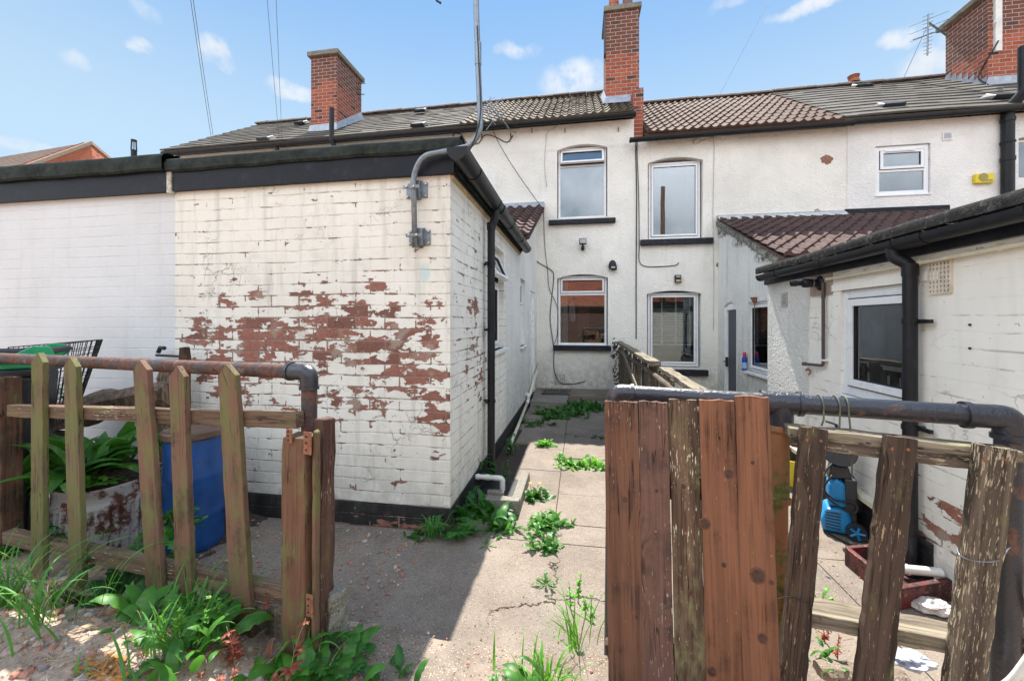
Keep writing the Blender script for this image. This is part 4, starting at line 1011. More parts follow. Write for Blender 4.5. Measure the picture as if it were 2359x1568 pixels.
sv = MB(); sv.box(-y1+.003, -y0-.003, -.012, -.009, z0, z1); xf(sv, RM).build('vent_dark_sheet', M_vent, ro)
# cream overflow pipe along the wall, its clips
op = MB(); a = P(1905, 643, x=XR-.03); b = P(2359, 560, x=XR-.03)
op.tube([a, a + (b-a)*.5 + Vector((0,0,-.004)), b, b+(b-a)*.5], .012, 10)
for k in (.08, .3, .62, .93): q = a+(b-a)*k; op.tube([q-(b-a)*.006, q+(b-a)*.006], .017, 8)
op.build('overflow_pipe', M_copperw, ro, smooth=40)
wp = MB(); q0 = P(1897, 650, x=XR-.03); q1 = P(1897, 842, x=XR-.03); q2 = P(1858, 838, x=XR-.045)
wp.tube(fillet([q0, q1, q2], .03, 5), .0125, 10); wp.tube([q0-Vector((0,0,.10)), q0-Vector((0,0,.13))], .015, 10)
wp.tube([q2, q2+Vector((-.02,.02,0))], .017, 10); wp.build('waste_pipe', M_brownp, ro, smooth=40)
cl = MB(); cl.box(XR-.045, XR, q0.y-.02, q0.y+.02, 1.18, 1.195); cl.build('pipe_clip', M_whitep, ro)
hk = MB(); c = P(1862, 856, x=XR-.03); hk.tube([c+Vector((-.0, .035*math.cos(t_), .022*math.sin(t_))) for t_ in [x*.4 for x in range(1, 12)]], .007, 6); hk.build('pipe_hook', M_rhinge, ro)
rp = MB(); c = P(1893, 652, x=XR-.011); rp.box(XR-.011, XR+.004, c.y-.13, c.y+.16, c.z-.10, c.z+.12, jit=.004); rp.build('mortar_patch', simple('pink_mortar', (.36,.27,.22), .95, var=.2, vs=20., bump=1.), ro)
pl = MB(); pl.box(XR-.012, XR+.02, 2.62, YRF, -.05, .24); pl.build('plinth', M_plinth_y, ro)
# nail holes
nh = MB()
for (u, v) in ((2236,748),(2236,802)): q = P(u, v, x=XR-.003); nh.tube([q, q+Vector((-.006,0,0))], .006, 8)
nh.build('wall_plugs', M_cable, ro)

# ---- lean-to of house C (tiled, door and small window)
XD = 2.75; LM = T(XD, 0, 0) @ rotz(R(-90)); YD = 6.05
lo = thing('lean_to', (XD+1, 7.3, 0), 'tiled roughcast lean-to with a white-framed dark door, against the middle house', 'lean-to')
def ly(u): return P(u, 700, x=XD).y
dD = (-ly(1669), -ly(1697), .02, P(1680, 705, x=XD).z, .07)
wD = (-ly(1724), -6.12, P(1726, 853, x=XD).z, P(1726, 696, x=XD).z, 0.)
zt = lambda x: 2.34 + (-x-YD)*.46
xf(wall_mesh(-8.6, -YD, -.05, lambda x: 2.34+(-x-YD)*.455, [dD, wD]), LM).build('wall', M_casty2, lo)
e = MB(); e.box(XD+.24, 6.6, YD, YD+.24, -.05, 2.3); e.build('front_wall', M_castx, lo)
lean_tiles(lo, XD-.03, 6.7, (YD-.12, 2.38), (8.55, 3.52), M_tile_dark, 31)
fl = MB(); fl.add([Vector(q) for q in ((XD-.03,8.42,3.50),(5.0,8.42,3.50),(5.0,8.56,3.60),(XD-.03,8.56,3.60))], [(0,1,2,3)]); fl.box(XD-.03, 5.0, 8.56, 8.61, 3.54, 3.62); fl.build('mortar_flashing', simple('mortar_fillet', (.42,.43,.43), .9, var=.25, vs=12., bump=1.), lo)
fl = MB(); fl.box(5.0, 6.7, 8.55, 8.595, 3.55, 3.635); fl.build('black_flashing', M_black, lo)
vb = MB(); 
for k in range(30):
    y = YD+(8.55-YD)*k/30; vb.box(XD-.05+rnd.uniform(-.015,.01), XD+.03, y, y+.09, 2.30+(y-YD)*.455+rnd.uniform(-.01,.015), 2.39+(y-YD)*.455)
vb.build('verge_mortar', simple('sooty_verge_mortar', (.16,.155,.135), .95, var=.6, vs=14., bump=1.2), lo)
window(lo, LM, wD[0], wD[1], wD[2], wD[3], [(0, 1, True)], inset=.03, sash=.045, glass=M_glass_low, sill=(.06, .04, .07, M_upvc, 0), depth=1.)
dr = MB(); ring(dr, dD[0], dD[1], dD[2], dD[3]-.0, .07, .02, .10); dr.box(dD[0], dD[1], .03, .09, dD[3], dD[3]+.06); xf(dr, LM).build('door_frame', M_upvc, lo, bevel=.003)
dr = MB(); dr.box(dD[0]+.07, dD[1]-.07, .05, .09, dD[2]+.07, dD[3]-.07)
for k in range(5): x = dD[0]+.10+(dD[1]-dD[0]-.2)*k/4; dr.box(x-.006, x+.006, .046, .05, dD[2]+.1, dD[3]-.1)
do = xf(dr, LM).build('door', simple('dark_grey_door', (.075,.08,.10), .5, var=.1), lo)
hd = MB(); p = P(1676, 832, x=XD); hd.tube([(p.x-.0,p.y+.0,p.z),(p.x-.06,p.y,p.z),(p.x-.06,p.y-.12,p.z)], .010, 8); hd.box(p.x-.03,p.x+.01,p.y-.02,p.y+.02,p.z-.10,p.z+.08); hd.build('handle', M_cable, do)
# =================================================================== wall fittings on the terrace
def floodlight(u, v, label, face=True):
    p = P(u, v, y=YF); o = thing('floodlight', (p.x, YF, p.z), label, 'floodlight')
    b = MB(); b.box(p.x-.075, p.x+.075, YF-.15, YF-.06, p.z+.01, p.z+.13); b.build('lamp_housing', M_dgrey, o, bevel=.012)
    g = MB(); g.box(p.x-.062, p.x+.062, YF-.156, YF-.150, p.z+.025, p.z+.115); g.build('lamp_glass', M_lamp, o)
    a = MB(); a.bar((p.x, YF-.10, p.z+.01), (p.x, YF-.02, p.z-.05), .03, .02); a.box(p.x-.03, p.x+.03, YF-.03, YF, p.z-.09, p.z-.01); a.build('bracket', M_dgrey, o, bevel=.004)
    s = MB(); s.lathe([(.0,-.055),(.03,-.045),(.04,-.01),(.03,.02),(0,.03)], T(p.x, YF-.07, p.z-.06), 14); s.build('sensor', M_plast, o, smooth=True)
    return o
floodlight(1343, 566, 'black halogen floodlight with sensor between the two windows at the end of the path')
def smalllight(u, v, label, w, h, kind):
    p = P(u, v, y=YF); o = thing('wall_light', (p.x, YF, p.z), label, 'wall light')
    b = MB()
    if kind == 0:
        b.lathe([(.02,-.10),(.075,-.09),(.085,-.03),(.07,.04),(.045,.08),(.0,.10)], T(p.x, YF-.075, p.z), 18); b.box(p.x-.04, p.x+.04, YF-.06, YF, p.z-.06, p.z+.05)
        b.box(p.x-.02, p.x+.085, YF-.10, YF-.04, p.z-.11, p.z-.02)
        b.build('lamp_housing', M_plast, o, smooth=40)
        c = MB(); c.box(p.x-.035, p.x+.045, YF-.165, YF-.15, p.z-.08, p.z-.045); c.build('lamp_glass', M_lamp, o)
    else:
        b.box(p.x-.06, p.x+.06, YF-.075, YF, p.z-.075, p.z+.08); b.build('lamp_housing', M_plast, o, bevel=.01)
        c = MB(); c.box(p.x-.045, p.x+.045, YF-.081, YF-.074, p.z-.06, p.z-.015); c.build('lamp_glass', simple('warm_lamp_glass', (.45,.36,.18), .2), o)
        c = MB(); c.box(p.x-.04, p.x+.04, YF-.079, YF-.074, p.z+.03, p.z+.06); c.build('light_panel', M_lamp, o)
smalllight(1411, 611, 'round black bulkhead light up and right of the downstairs window at the path end', .1, .1, 0)
smalllight(1561, 643, 'small square black solar light above the window with the slatted blind', .1, .1, 1)
p0, p1 = P(2241, 423, y=YF-.02), P(2285, 402, y=YF-.02)
al = thing('alarm_box', ((p0.x+p1.x)/2, YF-.012, p0.z), 'yellow burglar alarm box on the white wall at the right', 'alarm box')
b = MB(); b.box(p0.x, p1.x, YF-.075, YF-.012, p0.z-.01, p1.z+.01); b.build('cover', M_yellow, al, bevel=.012)
b = MB(); b.lathe([(.07,0),(.07,.006),(.0,.006)], T(p0.x+.12, YF-.076, (p0.z+p1.z)/2+.02) @ Matrix.Rotation(R(90), 4, 'X'), 20)
b.box(p1.x-.2, p1.x-.03, YF-.079, YF-.074, p0.z+.015, p0.z+.05)
b.build('printed_marks', M_gry, al)
p0, p1 = P(2173, 322, y=YF-.02), P(2192, 305, y=YF-.02)
vt = thing('wall_vent', ((p0.x+p1.x)/2, YF-.012, p0.z), 'small square slotted vent high on the white wall, right of the small window', 'vent')
b = MB(); ring(b, p0.x-.01, p1.x+.01, p0.z-.01, p1.z+.01, .014, YF-.035, YF-.012)
for k in range(7): z = p0.z+(p1.z-p0.z)*(k+.5)/7; b.box(p0.x, p1.x, YF-.034, YF-.016, z-.003, z+.005)
b.build('frame', M_upvc, vt); b = MB(); b.box(p0.x, p1.x, YF-.022, YF-.018, p0.z, p1.z); b.build('recess', M_vent, vt)
def patch(u, v, ru, rv, mat, label, n=22, seed=0):
    c = P(u, v, y=YF-.004); k = c.y/ray(u, v).y/920; rg = random.Random(seed); mb = MB(); vs = [c+Vector((0,-.006,0))]
    for i in range(n):
        a = 2*math.pi*i/n; r = 1+rg.uniform(-.22,.22); vs.append(Vector((c.x+math.cos(a)*ru*k*r, YF-.004, c.z+math.sin(a)*rv*k*r)))
    mb.add(vs, [(0, i+1, (i+1)%n+1) for i in range(n)]); mb.add([v+Vector((0,.02,0)) for v in vs], [])
    return mb.build('bare_brick_patch', mat, hC)
patch(1905, 367, 12, 10, M_bare, ''); patch(1883, 486, 6, 5, M_barem, '', seed=2); patch(1655, 610, 4, 6, M_bare, '', seed=3)
# air brick low on the wall
ab = MB(); p0, p1 = P(1278, 884, y=YF), P(1302, 862, y=YF); ring(ab, p0.x, p1.x, p0.z, p1.z, .012, YF-.015, YF)
for k in range(6):
    x = p0.x+(p1.x-p0.x)*(k+.5)/6; ab.box(x-.01, x+.01, YF-.012, YF+.0, p0.z, p1.z)
ab.build('air_brick', simple('stained_vent_paint', (.42,.40,.35), .8, var=.3), hB)

# cables
def cable(name, label, pts, r=.006, mat=None, y=YF-.012, sm=4, clips=()):
    q = [P(a, b, y=y) if not isinstance(a, Vector) else a for a, b in pts]
    mb = MB(); mb.tube(smoothpath(q, sm), r, 6)
    o = mb.build(name, mat or M_cable, smooth=True); tag(o, label, 'cable'); return o
cable('cable', 'thin black cable hanging beside the left downstairs window and curling low along the wall',
      [(1222,582),(1240,604),(1270,622),(1276,640),(1270,700),(1268,740),(1276,800),(1277,850),(1290,880),(1320,884),(1348,878)], .009)
cable('cable', 'thin cable looping down the wall left of the downstairs window', [(1253,480),(1255,560),(1262,622),(1266,665),(1285,710),(1284,770),(1276,795)], .006)
cable('cable', 'double black cable running down the wall between the two houses', [(1470,322),(1465,335),(1467,450),(1466,620),(1466,780)], .011)
cable('cable', 'black cable turning along under the black sill of the upper right window', [(1473,322),(1468,340),(1472,450),(1473,560),(1473,600),(1486,613),(1520,614),(1556,611),(1564,605)], .008)
cable('cable', 'looped black cable under the gutter behind the metal pole', [(1042,322),(1047,308),(1062,310),(1077,330),(1102,330),(1117,312),(1140,315),(1168,328),(1182,313)], .010)
cable('cable', 'pale painted cable running from the small box under the gutter of the middle house', [(1598,322),(1600,332),(1612,328),(1632,319),(1645,325),(1644,420),(1643,520),(1645,640),(1644,760)], .005, M_cable_w)
cable('cable', 'pale painted cable descending from the gutter left of the upper left window', [(1288,278),(1284,290),(1262,305),(1258,330),(1255,380),(1260,430)], .005, M_cable_w)
a = P(1125, 262, y=8.35); 
cable('cable', 'long black cable slung diagonally from the roof aerial down to the small lean-to', [(1125,262),(1140,310),(1170,365),(1210,425),(1250,480)], .008, y=8.50)
jb = MB(); q = P(1605, 322, y=YF-.02); jb.box(q.x-.05, q.x+.05, YF-.05, YF, q.z-.05, q.z+.05); tag(jb.build('junction_box', simple('cream_box', (.66,.62,.54), .6), bevel=.008), 'small cream junction box under the gutter of the middle house', 'junction box')
for k, (u0, u1) in enumerate(((1343,1345),)): pass
hks = MB()
for (u, v) in ((1110,314),(1177,314),(1226,303),(1302,302),(1425,300)): q = P(u, v, y=YF-.01); hks.box(q.x-.008, q.x+.008, YF-.03, YF, q.z-.03, q.z+.06)
hks.build('gutter_bolts', M_rhinge, hB)

# overhead wires (from poles behind the camera to the terrace)
def ow(label, u0, v0, d0, pt, r=.006, sag=.3):
    a = Vector((0,0,CAM_Z)) + ray(u0, v0)*d0; a2 = a + (a-pt)*.5; n = 24
    mb = MB(); pts = [a2 + (pt-a2)*(i/n) + Vector((0,0,-sag*4*(i/n)*(1-i/n)*.25)) for i in range(n+1)]
    mb.tube(pts, r, 5); tag(mb.build('overhead_wire', M_wire, smooth=True), label, 'overhead wire')
def g0(u, v, y=8.5): return P(u, v, y=y)
ow('thin overhead wire, left one of the leftmost pair in the sky', 441, 0, 6.4, P(487, 316, y=9.0), .005)
ow('thin overhead wire, right one of the leftmost pair in the sky', 447, 0, 6.4, P(492, 316, y=9.0), .005)
ow('thin overhead wire left of the chimney, left one of the second pair', 617, 0, 6.4, P(645, 338, y=8.6), .004)
ow('thin overhead wire left of the chimney, right one of the second pair', 637, 0, 6.4, P(651, 340, y=8.6), .004)
ow('faint thin telephone wire crossing the sky right of the central chimney', 1760, 20, 7.5, P(1601, 324, y=YF-.05), .0028, .2)

# aerial lying against the gutter behind the pole
def yagi(name, label, c, boom, arms, n, L, r=.008, mast=None):
    o = thing(name, c, label, 'tv aerial'); c = Vector(c); boom = Vector(boom); arms = Vector(arms).normalized()
    m = MB(); m.tube([c, c+boom], r*1.3, 6); m.build('boom', M_galv, o)
    e = MB()
    for i in range(n):
        q = c + boom*((i+.4)/n); l = L*(1-.35*i/n); s = arms + Vector((0,0,.05*math.sin(i*3))); e.tube([q-s*l/2, q+s*l/2], r*.55, 5)
    e.build('elements', M_galv, o)
    if mast:
        s = MB(); s.tube(mast, r*1.8, 8); s.build('mast', M_galv, o)
    return o
q = P(1118, 232, y=8.0); q2 = P(1150, 268, y=8.1); f_ = P(1190, 305, y=8.5)
yagi('tv_aerial', 'tangled metal aerial on a bent bracket under the left roof edge, behind the pole', q, q2-q+Vector((0,.1,0)), (1,.3,.55), 9, .42, .008, [f_, P(1178, 303, y=8.45), P(1165, 285, y=8.25), q2, q])
yg = bpy.data.objects['tv_aerial']
ex = MB()
for (a_, b_) in (((1112,262),(1160,225)),((1108,240),(1142,288)),((1120,300),(1150,262)),((1130,222),(1128,262))): ex.tube([P(*a_, y=8.05), P(*b_, y=8.15)], .006, 5)
ex.build('bent_rods', M_galv, yg)
c = P(2139, 32, y=10.6); b2 = P(2137, 128, y=10.55)
yagi('tv_aerial', 'spiky television aerial on an arm from the big chimney at the right', c, b2-c, (.93,.1,.33), 11, .26, .012, [P(2181, 82, y=10.8), P(2139, 52, y=10.6)])
yg = bpy.data.objects['tv_aerial.001']
ex = MB()
for v in (48, 66, 84): ex.tube([P(2096, v+14, y=10.5), P(2186, v-22, y=10.75)], .006, 5)
ex.tube([P(2104,92,y=10.55), P(2180,66,y=10.7)], .012, 5)
ex.build('long_rods', M_galv, yg)
w_ = MB(); w_.tube([P(2137,60,y=10.7), P(2080,185,y=11.35)], .005, 5); w_.build('stay_wire', M_wire, yg)

# =================================================================== distant house and flue at the far left
dh = thing('distant_house', (-22, 16, 0), 'distant house with brown tiled roof and orange brick gable at the far left', 'house')
D0 = 20.
def at(u, v, d=D0): return Vector((0,0,CAM_Z)) + ray(u, v)*d
A = at(210, 328); B = at(-160, 352); C = at(-330, 500, 15.); E = at(250, 385, 20.)
gb = MB(); ap = at(210, 329); l = at(20, 398, 16.5); r = at(262, 372, 22.5); lo_, hi_ = -.3, 0
v0 = Vector((l.x, l.y, -.3)); v1 = Vector((r.x, r.y, -.3)); mid = (v0+v1)/2; apx = Vector((ap.x, ap.y, ap.z))
gb.add([v0, v1, Vector((r.x,r.y,r.z)), apx, Vector((l.x,l.y,l.z))], [(0,1,2,3,4)])
back = (v1-v0).cross(Vector((0,0,1))).normalized()*-.3
gb.add([q+back for q in (v0, v1, Vector((r.x,r.y,r.z)), apx, Vector((l.x,l.y,l.z)))], [(4,3,2,1,0)])
gb.build('gable_wall', M_farbr, dh)
ax = (at(-200, 362, 24.)-apx); ax.z = 0.
rf = MB(); n_ = 12
for i in range(n_):
    k0, k1 = i/n_, (i+1)/n_
    o0 = l+(apx-l)*k0; o1 = l+(apx-l)*k1; up = Vector((0,0,.05))
    rf.add([o0+up*1.6, o1+up, o1+up+ax, o0+up*1.6+ax, o0-up*.6, o0+ax-up*.6], [(0,1,2,3),(0,3,5,4)])
rf.add([apx+Vector((0,0,.05)), r+Vector((0,0,.05)), r+Vector((0,0,.05))+ax, apx+Vector((0,0,.05))+ax], [(0,1,2,3)])
rf.build('roof', M_tile_far, dh)
vg = MB(); vg.bar(l+Vector((0,0,.0)), apx+Vector((0,0,.0)), .10, .14); vg.bar(apx, r, .10, .14); vg.build('bargeboard', simple('brown_board', (.26,.19,.14), .8), dh)
fb = MB(); q = P(309, 352, y=7.5); fb.tube([q+Vector((0,0,-2)), q+Vector((0,0,.06))], .055, 12)
for k in range(8):
    a = k*math.pi/4; fb.tube([q+Vector((.055*math.cos(a),.055*math.sin(a),.05)), q+Vector((.045*math.cos(a),.045*math.sin(a),.27))], .006, 4)
fb.tube([q+Vector((0,0,.26)), q+Vector((0,0,.29))], .055, 12)
o = fb.build('flue_pipe', M_plast); tag(o, 'small black vent pipe with a caged top poking above the left flat roof', 'vent pipe')

# =================================================================== mast on the corner of the outbuilding
ma = thing('steel_mast', (-1.18, YL, 1.7), 'galvanised steel mast bent over the flat roof and clamped to the peeling wall', 'mast')
yw = YL-.07
def pw(u, v, y=yw): return P(u, v, y=y)
a = pw(956, 570); b = pw(952, 405); c = pw(1000, 352); d = pw(1062, 340)
pts = [a, pw(954, 480), b] 
pts = [a, pw(953, 400, yw), pw(975, 358, yw-.02), pw(1085, 338, 2.66), pw(1108, 300, 2.66), pw(1103, 180, 2.66), pw(1097, 0, 2.66), pw(1093, -330, 2.66)]
m = MB(); m.tube(fillet(pts, .13, 10), .0195, 16)
m.build('tube', M_galv, ma, smooth=True)
q = pw(1102, 150, 2.66); s = MB(); s.tube([q, q+Vector((0,0,.15))], .0225, 16); s.build('sleeve', M_galv, ma, smooth=40)
s = MB(); k0, k1 = pw(1032, 348, 2.64), pw(1050, 345, 2.66); s.tube([k0, k0+(k1-k0)*1.1], .0203, 14); s.build('yellow_sticker', M_galv_y, ma, smooth=True)
cb = MB(); cb.tube(smoothpath([pw(1100, 60, 2.64), pw(1104, 150, 2.64), pw(1108, 250, 2.64), pw(1100, 300, 2.63), pw(1088, 335, 2.64), pw(1079, 352, 2.64), pw(1079, 366, 2.64)], 5), .005, 6); cb.build('cable', M_cable, ma)
ar = MB(); ar.tube([pw(1003,-40,2.9), pw(1006,2,2.9), pw(1016,8,2.9)], .008, 6); ar.tube([pw(1003,-40,2.9), pw(1095,-120,2.66)], .006, 6); ar.build('aerial_rod', M_cable, ma)
for (u, v) in ((960, 440), (966, 548)):
    c = P(u+2, v, y=YL); bk = MB(); w, h = .082, .072
    bk.box(c.x-w, c.x+w, YL-.008, YL-.001, c.z-h*.75, c.z+h*.75); bk.prism([(-.03,-h*.95),(.03,-h*.95),(.045,h*.95),(-.045,h*.95)], -.012, -.002, T(c.x, YL, c.z))
    bk.box(c.x-.035, c.x+.035, YL-.045, YL-.008, c.z-.062, c.z+.062)
    o = bk.build('wall_bracket', M_galv, ma, bevel=.003)
    ub = MB()
    for dz in (0,): ub.box(c.x-.065, c.x+.055, YL-.098, YL-.088, c.z-.012+dz, c.z+.012+dz)
    ub.build('clamp_bar', M_galv, o, bevel=.002)
    for (dx, dy_, dz) in ((-.068,.008,-.042),(-.068,.008,.042),(.068,.008,-.042),(.068,.008,.042),(-.040,.098,0),(.016,.098,0)): bo = MB(); bo.lathe([(.009,0),(.009,.010),(.006,.013)], T(c.x+dx, YL-dy_, c.z+dz) @ Matrix.Rotation(R(90), 4, 'X'), 6); bo.build('bolt', M_bolt, o)

# =================================================================== pipes at the foot of the left side wall
wpth = thing('waste_pipe', (XL, 5.5, 0), 'cream plastic waste pipe sloping down along the foot of the left wall into the gully', 'waste pipe')
m = MB(); xq = XL+.05
A = Vector((xq, P(1241, 832, x=xq).y, P(1241, 832, x=xq).z)); 
p1_ = P(1243, 835, x=xq); p2_ = P(1216, 925, x=xq); p3_ = P(1152, 1085, x=xq+.03)
m.tube([p1_, p2_], .022, 12); m.tube([p2_, p3_], .022, 12); m.build('long_pipe', M_copperw, wpth, smooth=True)
m = MB(); m.tube(fillet([Vector((XL, p1_.y, p1_.z+.04)), p1_+Vector((0,0,.04)), p1_-Vector((0,0,.03))], .03, 4), .026, 12); m.tube(fillet([p2_+Vector((-.05,.12,.10)), p2_+Vector((0,.10,.10)), p2_+Vector((0,.10,-.02))], .03, 5), .027, 12); m.tube([p2_+(p1_-p2_).normalized()*.12, p2_-(p1_-p2_).normalized()*.06], .029, 12)
m.build('pipe_fittings', M_whitep, wpth, smooth=True)
wp2 = thing('waste_pipe', (XL, 3.4, .3), 'short white waste pipe stub coming out of the wall by the black downpipe', 'waste pipe')
z_ = P(1120, 1100, x=XL+.1).z; y_ = 3.42
m = MB(); m.tube([(XL-.02, y_, z_), (XL+.20, y_, z_)], .022, 14); m.tube(fillet([(XL+.17, y_, z_), (XL+.245, y_, z_), (XL+.245, y_, z_-.10)], .03, 5), .024, 14); m.build('pipe', M_whitep, wp2, smooth=40)
m = MB(); m.tube([(XL+.10, y_, z_), (XL+.13, y_, z_)], .027, 14); m.build('collar', M_whitep, wp2, smooth=40)
m = MB(); m.tube([(XL+.02,y_,z_),(XL+.035,y_,z_)], .026, 14); m.build('collar', M_whitep, wp2, smooth=40)
# gully surround
gl = thing('gully_surround', (-.75, 3.5, 0), 'small concrete kerb box round the drain at the foot of the downpipe', 'drain surround')
m = MB(); m.box(-.78, -.46, 3.05, 3.13, 0, .11, jit=.004); m.box(-.54, -.46, 3.13, 3.75, 0, .085, jit=.004); m.build('kerb', M_kerb, gl, bevel=.008)
m = MB(); m.box(-.74, -.60, 3.14, 3.20, .02, .13, jit=.006); m.build('brick_piece', M_kerb, gl, bevel=.006)
m = MB(); m.box(-.88, -.54, 3.13, 3.72, 0.001, .012); m.build('drain_cover', M_gasket, gl)
# steps by the terrace
m = MB(); m.box(-.85, -.2, 7.0, 7.7, -.02, .09, jit=.01); tag(m.build('door_step', M_kerb, bevel=.01), 'worn concrete step below the back door at the path end', 'step')
m = MB()
for k in range(9): m.box(-.72+.06*k, -.69+.06*k, 7.78, 8.25, .08, .10)
m.box(-.74,-.18,7.76,7.79,.078,.098); m.box(-.74,-.18,8.24,8.27,.078,.098)
tag(m.build('boot_mat', M_dgrey), 'dark slatted mat on the step by the back door', 'mat')

# =================================================================== LEFT PICKET FENCE
Rp = Vector((-1.076, 1.461, 0)); Lp = Vector((-2.815, 1.665, 0)); dL = (Rp-Lp).normalized(); nL = Vector((dL.y, -dL.x, 0))   # nL towards the camera
if nL.y > 0: nL = -nL
def onp(u, v, off=0.): return P(u, v, pl=(Rp + nL*off, nL))
fn = thing('picket_fence', (Rp+Lp)/2 + Vector((0,0,.18)), 'green-stained picket fence with five pointed pickets and a rotten end post, left of the opening', 'fence')
def plank(mb_poly, th, base, top, right, jag=0, seed=0):
    """outline in (x along right, z along length) extruded back; returns MB and matrix"""
    z = (top-base).normalized(); x = (right - z*right.dot(z)).normalized(); y = z.cross(x)
    M = Matrix((x, y, z)).transposed().to_4x4(); M.translation = base
    return M
def board(name, mat, parent, base, top, w0, w1, th, right, tip='pointed', seed=0, jag=.0015, n=14, tiph=None, dz=0, bev=.0025, bow=0.):
    rg = random.Random(seed); M = plank(None, th, base, top, right); L = (top-base).length
    if tip == 'pointed': tiph = tiph or (w0+w1)*.42
    else: tiph = 0
    left = []; rt = []
    for i in range(n+1):
        k = i/n; z = (L-tiph)*k; w = w0*(1-k)+w1*k; j = rg.uniform(-jag, jag); j2 = rg.uniform(-jag, jag); b = bow*math.sin(math.pi*k)
        left.append((-w/2+j+b, z)); rt.append((w/2+j2+b, z))
    if tip == 'pointed': topp = [(rg.uniform(-.006,.006)+w1*.02, L)]
    else: topp = [((-.3+.2*i)*w1, L-tiph+rg.uniform(-.004, .004)) for i in range(4)]
    poly = rt + (topp[::-1] if tip != 'pointed' else topp) + left[::-1]
    mb = MB(); nn = len(poly); fr = [Vector((x, -th/2, z)) for x, z in poly]; bk = [Vector((x, th/2, z)) for x, z in poly]
    vs = fr + bk; fs = []
    m = n+1; li = lambda i: nn-1-i
    for i in range(n): fs.append((li(i), i, i+1, li(i+1))); fs.append((li(i+1)+nn, i+1+nn, i+nn, li(i)+nn))
    tp = tuple([li(n)] + [n] + list(range(n+1, nn-n-1))); fs.append(tp); fs.append(tuple(i+nn for i in tp[::-1]))
    for i in range(nn): fs.append((i, (i+1)%nn, (i+1)%nn+nn, i+nn))
    mb.add(vs, fs)
    return mb.build(name, mat, parent, M, bevel=bev)
def pxw(u, v, w, off): # metres for w pixels at that point of the plane
    p = onp(u, v, off); return w/920*(p-Vector((0,0,CAM_Z))).dot(Vector((-SY, CY, 0)))
for k, (ut, vt, ub, vb, wt, wb_, mat) in enumerate(((93,812,92,1330,42,46,W_moss),(167,822,182,1355,44,48,W_moss),(328,828,366,1418,47,54,W_moss2),(412,842,432,1432,48,50,W_moss2),(527,838,565,1485,54,60,W_moss2))):
    b_ = onp(ub, vb, .045); t_ = onp(ut, vt, .045)
    board('picket', mat, fn, b_, t_, pxw(ub, vb, wb_, .045), pxw(ut, vt+40, wt, .045), .024, dL, 'pointed', seed=k+1, jag=.002, n=22, tiph=.048)
def rail(name, mat, parent, a, b, w, h, seed=0, jag=.003, n=12):
    """rail from a to b, height h, thickness w; local z along the length"""
    d = b-a; L = d.length; z = d.normalized(); y = Vector((0,0,1)); y = (y - z*y.dot(z)).normalized(); x = y.cross(z)
    M = Matrix((x, y, z)).transposed().to_4x4(); M.translation = a; rg = random.Random(seed); mb = MB(); vs = []
    for i in range(n+1):
        q = L*i/n
        for sx, sy_ in ((-1,-1),(1,-1),(1,1),(-1,1)): vs.append(Vector((sx*w/2+rg.uniform(-jag,jag)*.4, sy_*h/2+rg.uniform(-jag,jag), q)))
    fs = [(0,3,2,1), tuple(n*4+k for k in range(4))]
    for i in range(n):
        for k in range(4): fs.append((i*4+k, i*4+(k+1)%4, i*4+4+(k+1)%4, i*4+4+k))
    mb.add(vs, fs); return mb.build(name, mat, parent, M, bevel=.003)
rail('top_rail', W_rail, fn, onp(30, 944, .008), onp(692, 967, .008), .045, .062, 1)
rail('bottom_rail', W_rail, fn, onp(20, 1234, .008), onp(690, 1372, .008), .05, .068, 2, .004)
# left thick post and right gate post
def postbox(name, mat, parent, base, top, w, dpt, right, seed=0, jag=.003):
    z = (top-base).normalized(); x = (right - z*right.dot(z)).normalized(); y = z.cross(x)
    M = Matrix((x, y, z)).transposed().to_4x4(); M.translation = base; L = (top-base).length; rg = random.Random(seed); mb = MB(); vs = []; n = 14
    for i in range(n+1):
        for sx, sy_ in ((-1,-1),(1,-1),(1,1),(-1,1)): vs.append(Vector((sx*w/2+rg.uniform(-jag,jag), sy_*dpt/2+rg.uniform(-jag,jag), L*i/n + (rg.uniform(-.008,.008) if i == n else 0))))
    fs = [(0,3,2,1), tuple(n*4+k for k in range(4))]
    for i in range(n):
        for k in range(4): fs.append((i*4+k, i*4+(k+1)%4, i*4+4+(k+1)%4, i*4+4+k))
    mb.add(vs, fs); return mb.build(name, mat, parent, M, bevel=.006)
postbox('post', W_post, fn, onp(12, 1330, -.02), onp(8, 868, -.02), .15, .09, dL, 3)
gp = postbox('gate_post', W_post2, fn, onp(693, 1540, .045), onp(697, 1000, .045), .112, .085, dL, 4)
g2 = postbox('gate_post_board', W_red, fn, onp(744, 1530, -.005), onp(750, 962, -.005), .042, .075, dL, 5)
sp = postbox('gate_post_strip', W_moss2, fn, onp(727, 1510, .06), onp(730, 992, .06), .016, .03, dL, 6, .0015)
for (u, v, w, h) in ((667,1003,.026,.055),(709,1020,.034,.085),(714,1393,.030,.085)):
    c = onp(u, v, .092); mb = MB(); M = T(c) @ Matrix((dL, -nL, Vector((0,0,1)))).transposed().to_4x4()
    mb.box(-w/2, w/2, -.003, .0, -h/2, h/2, M); mb.tube([M @ Vector((w/2, -.004, -h/2)), M @ Vector((w/2, -.004, h/2))], .0045, 8)
    o = mb.build('hinge', M_rhinge, fn, bevel=.001)
    for k in (-.3, 0, .3): sc_ = MB(); sc_.lathe([(.0045,0),(.003,.003)], M @ T(-w*.12, -.003, k*h) @ Matrix.Rotation(R(90), 4, 'X'), 8); sc_.build('screw', M_cable, o)
lb = MB(); M = T(onp(628, 1432, .0)) @ Matrix((dL, -nL, Vector((0,0,1)))).transposed().to_4x4()
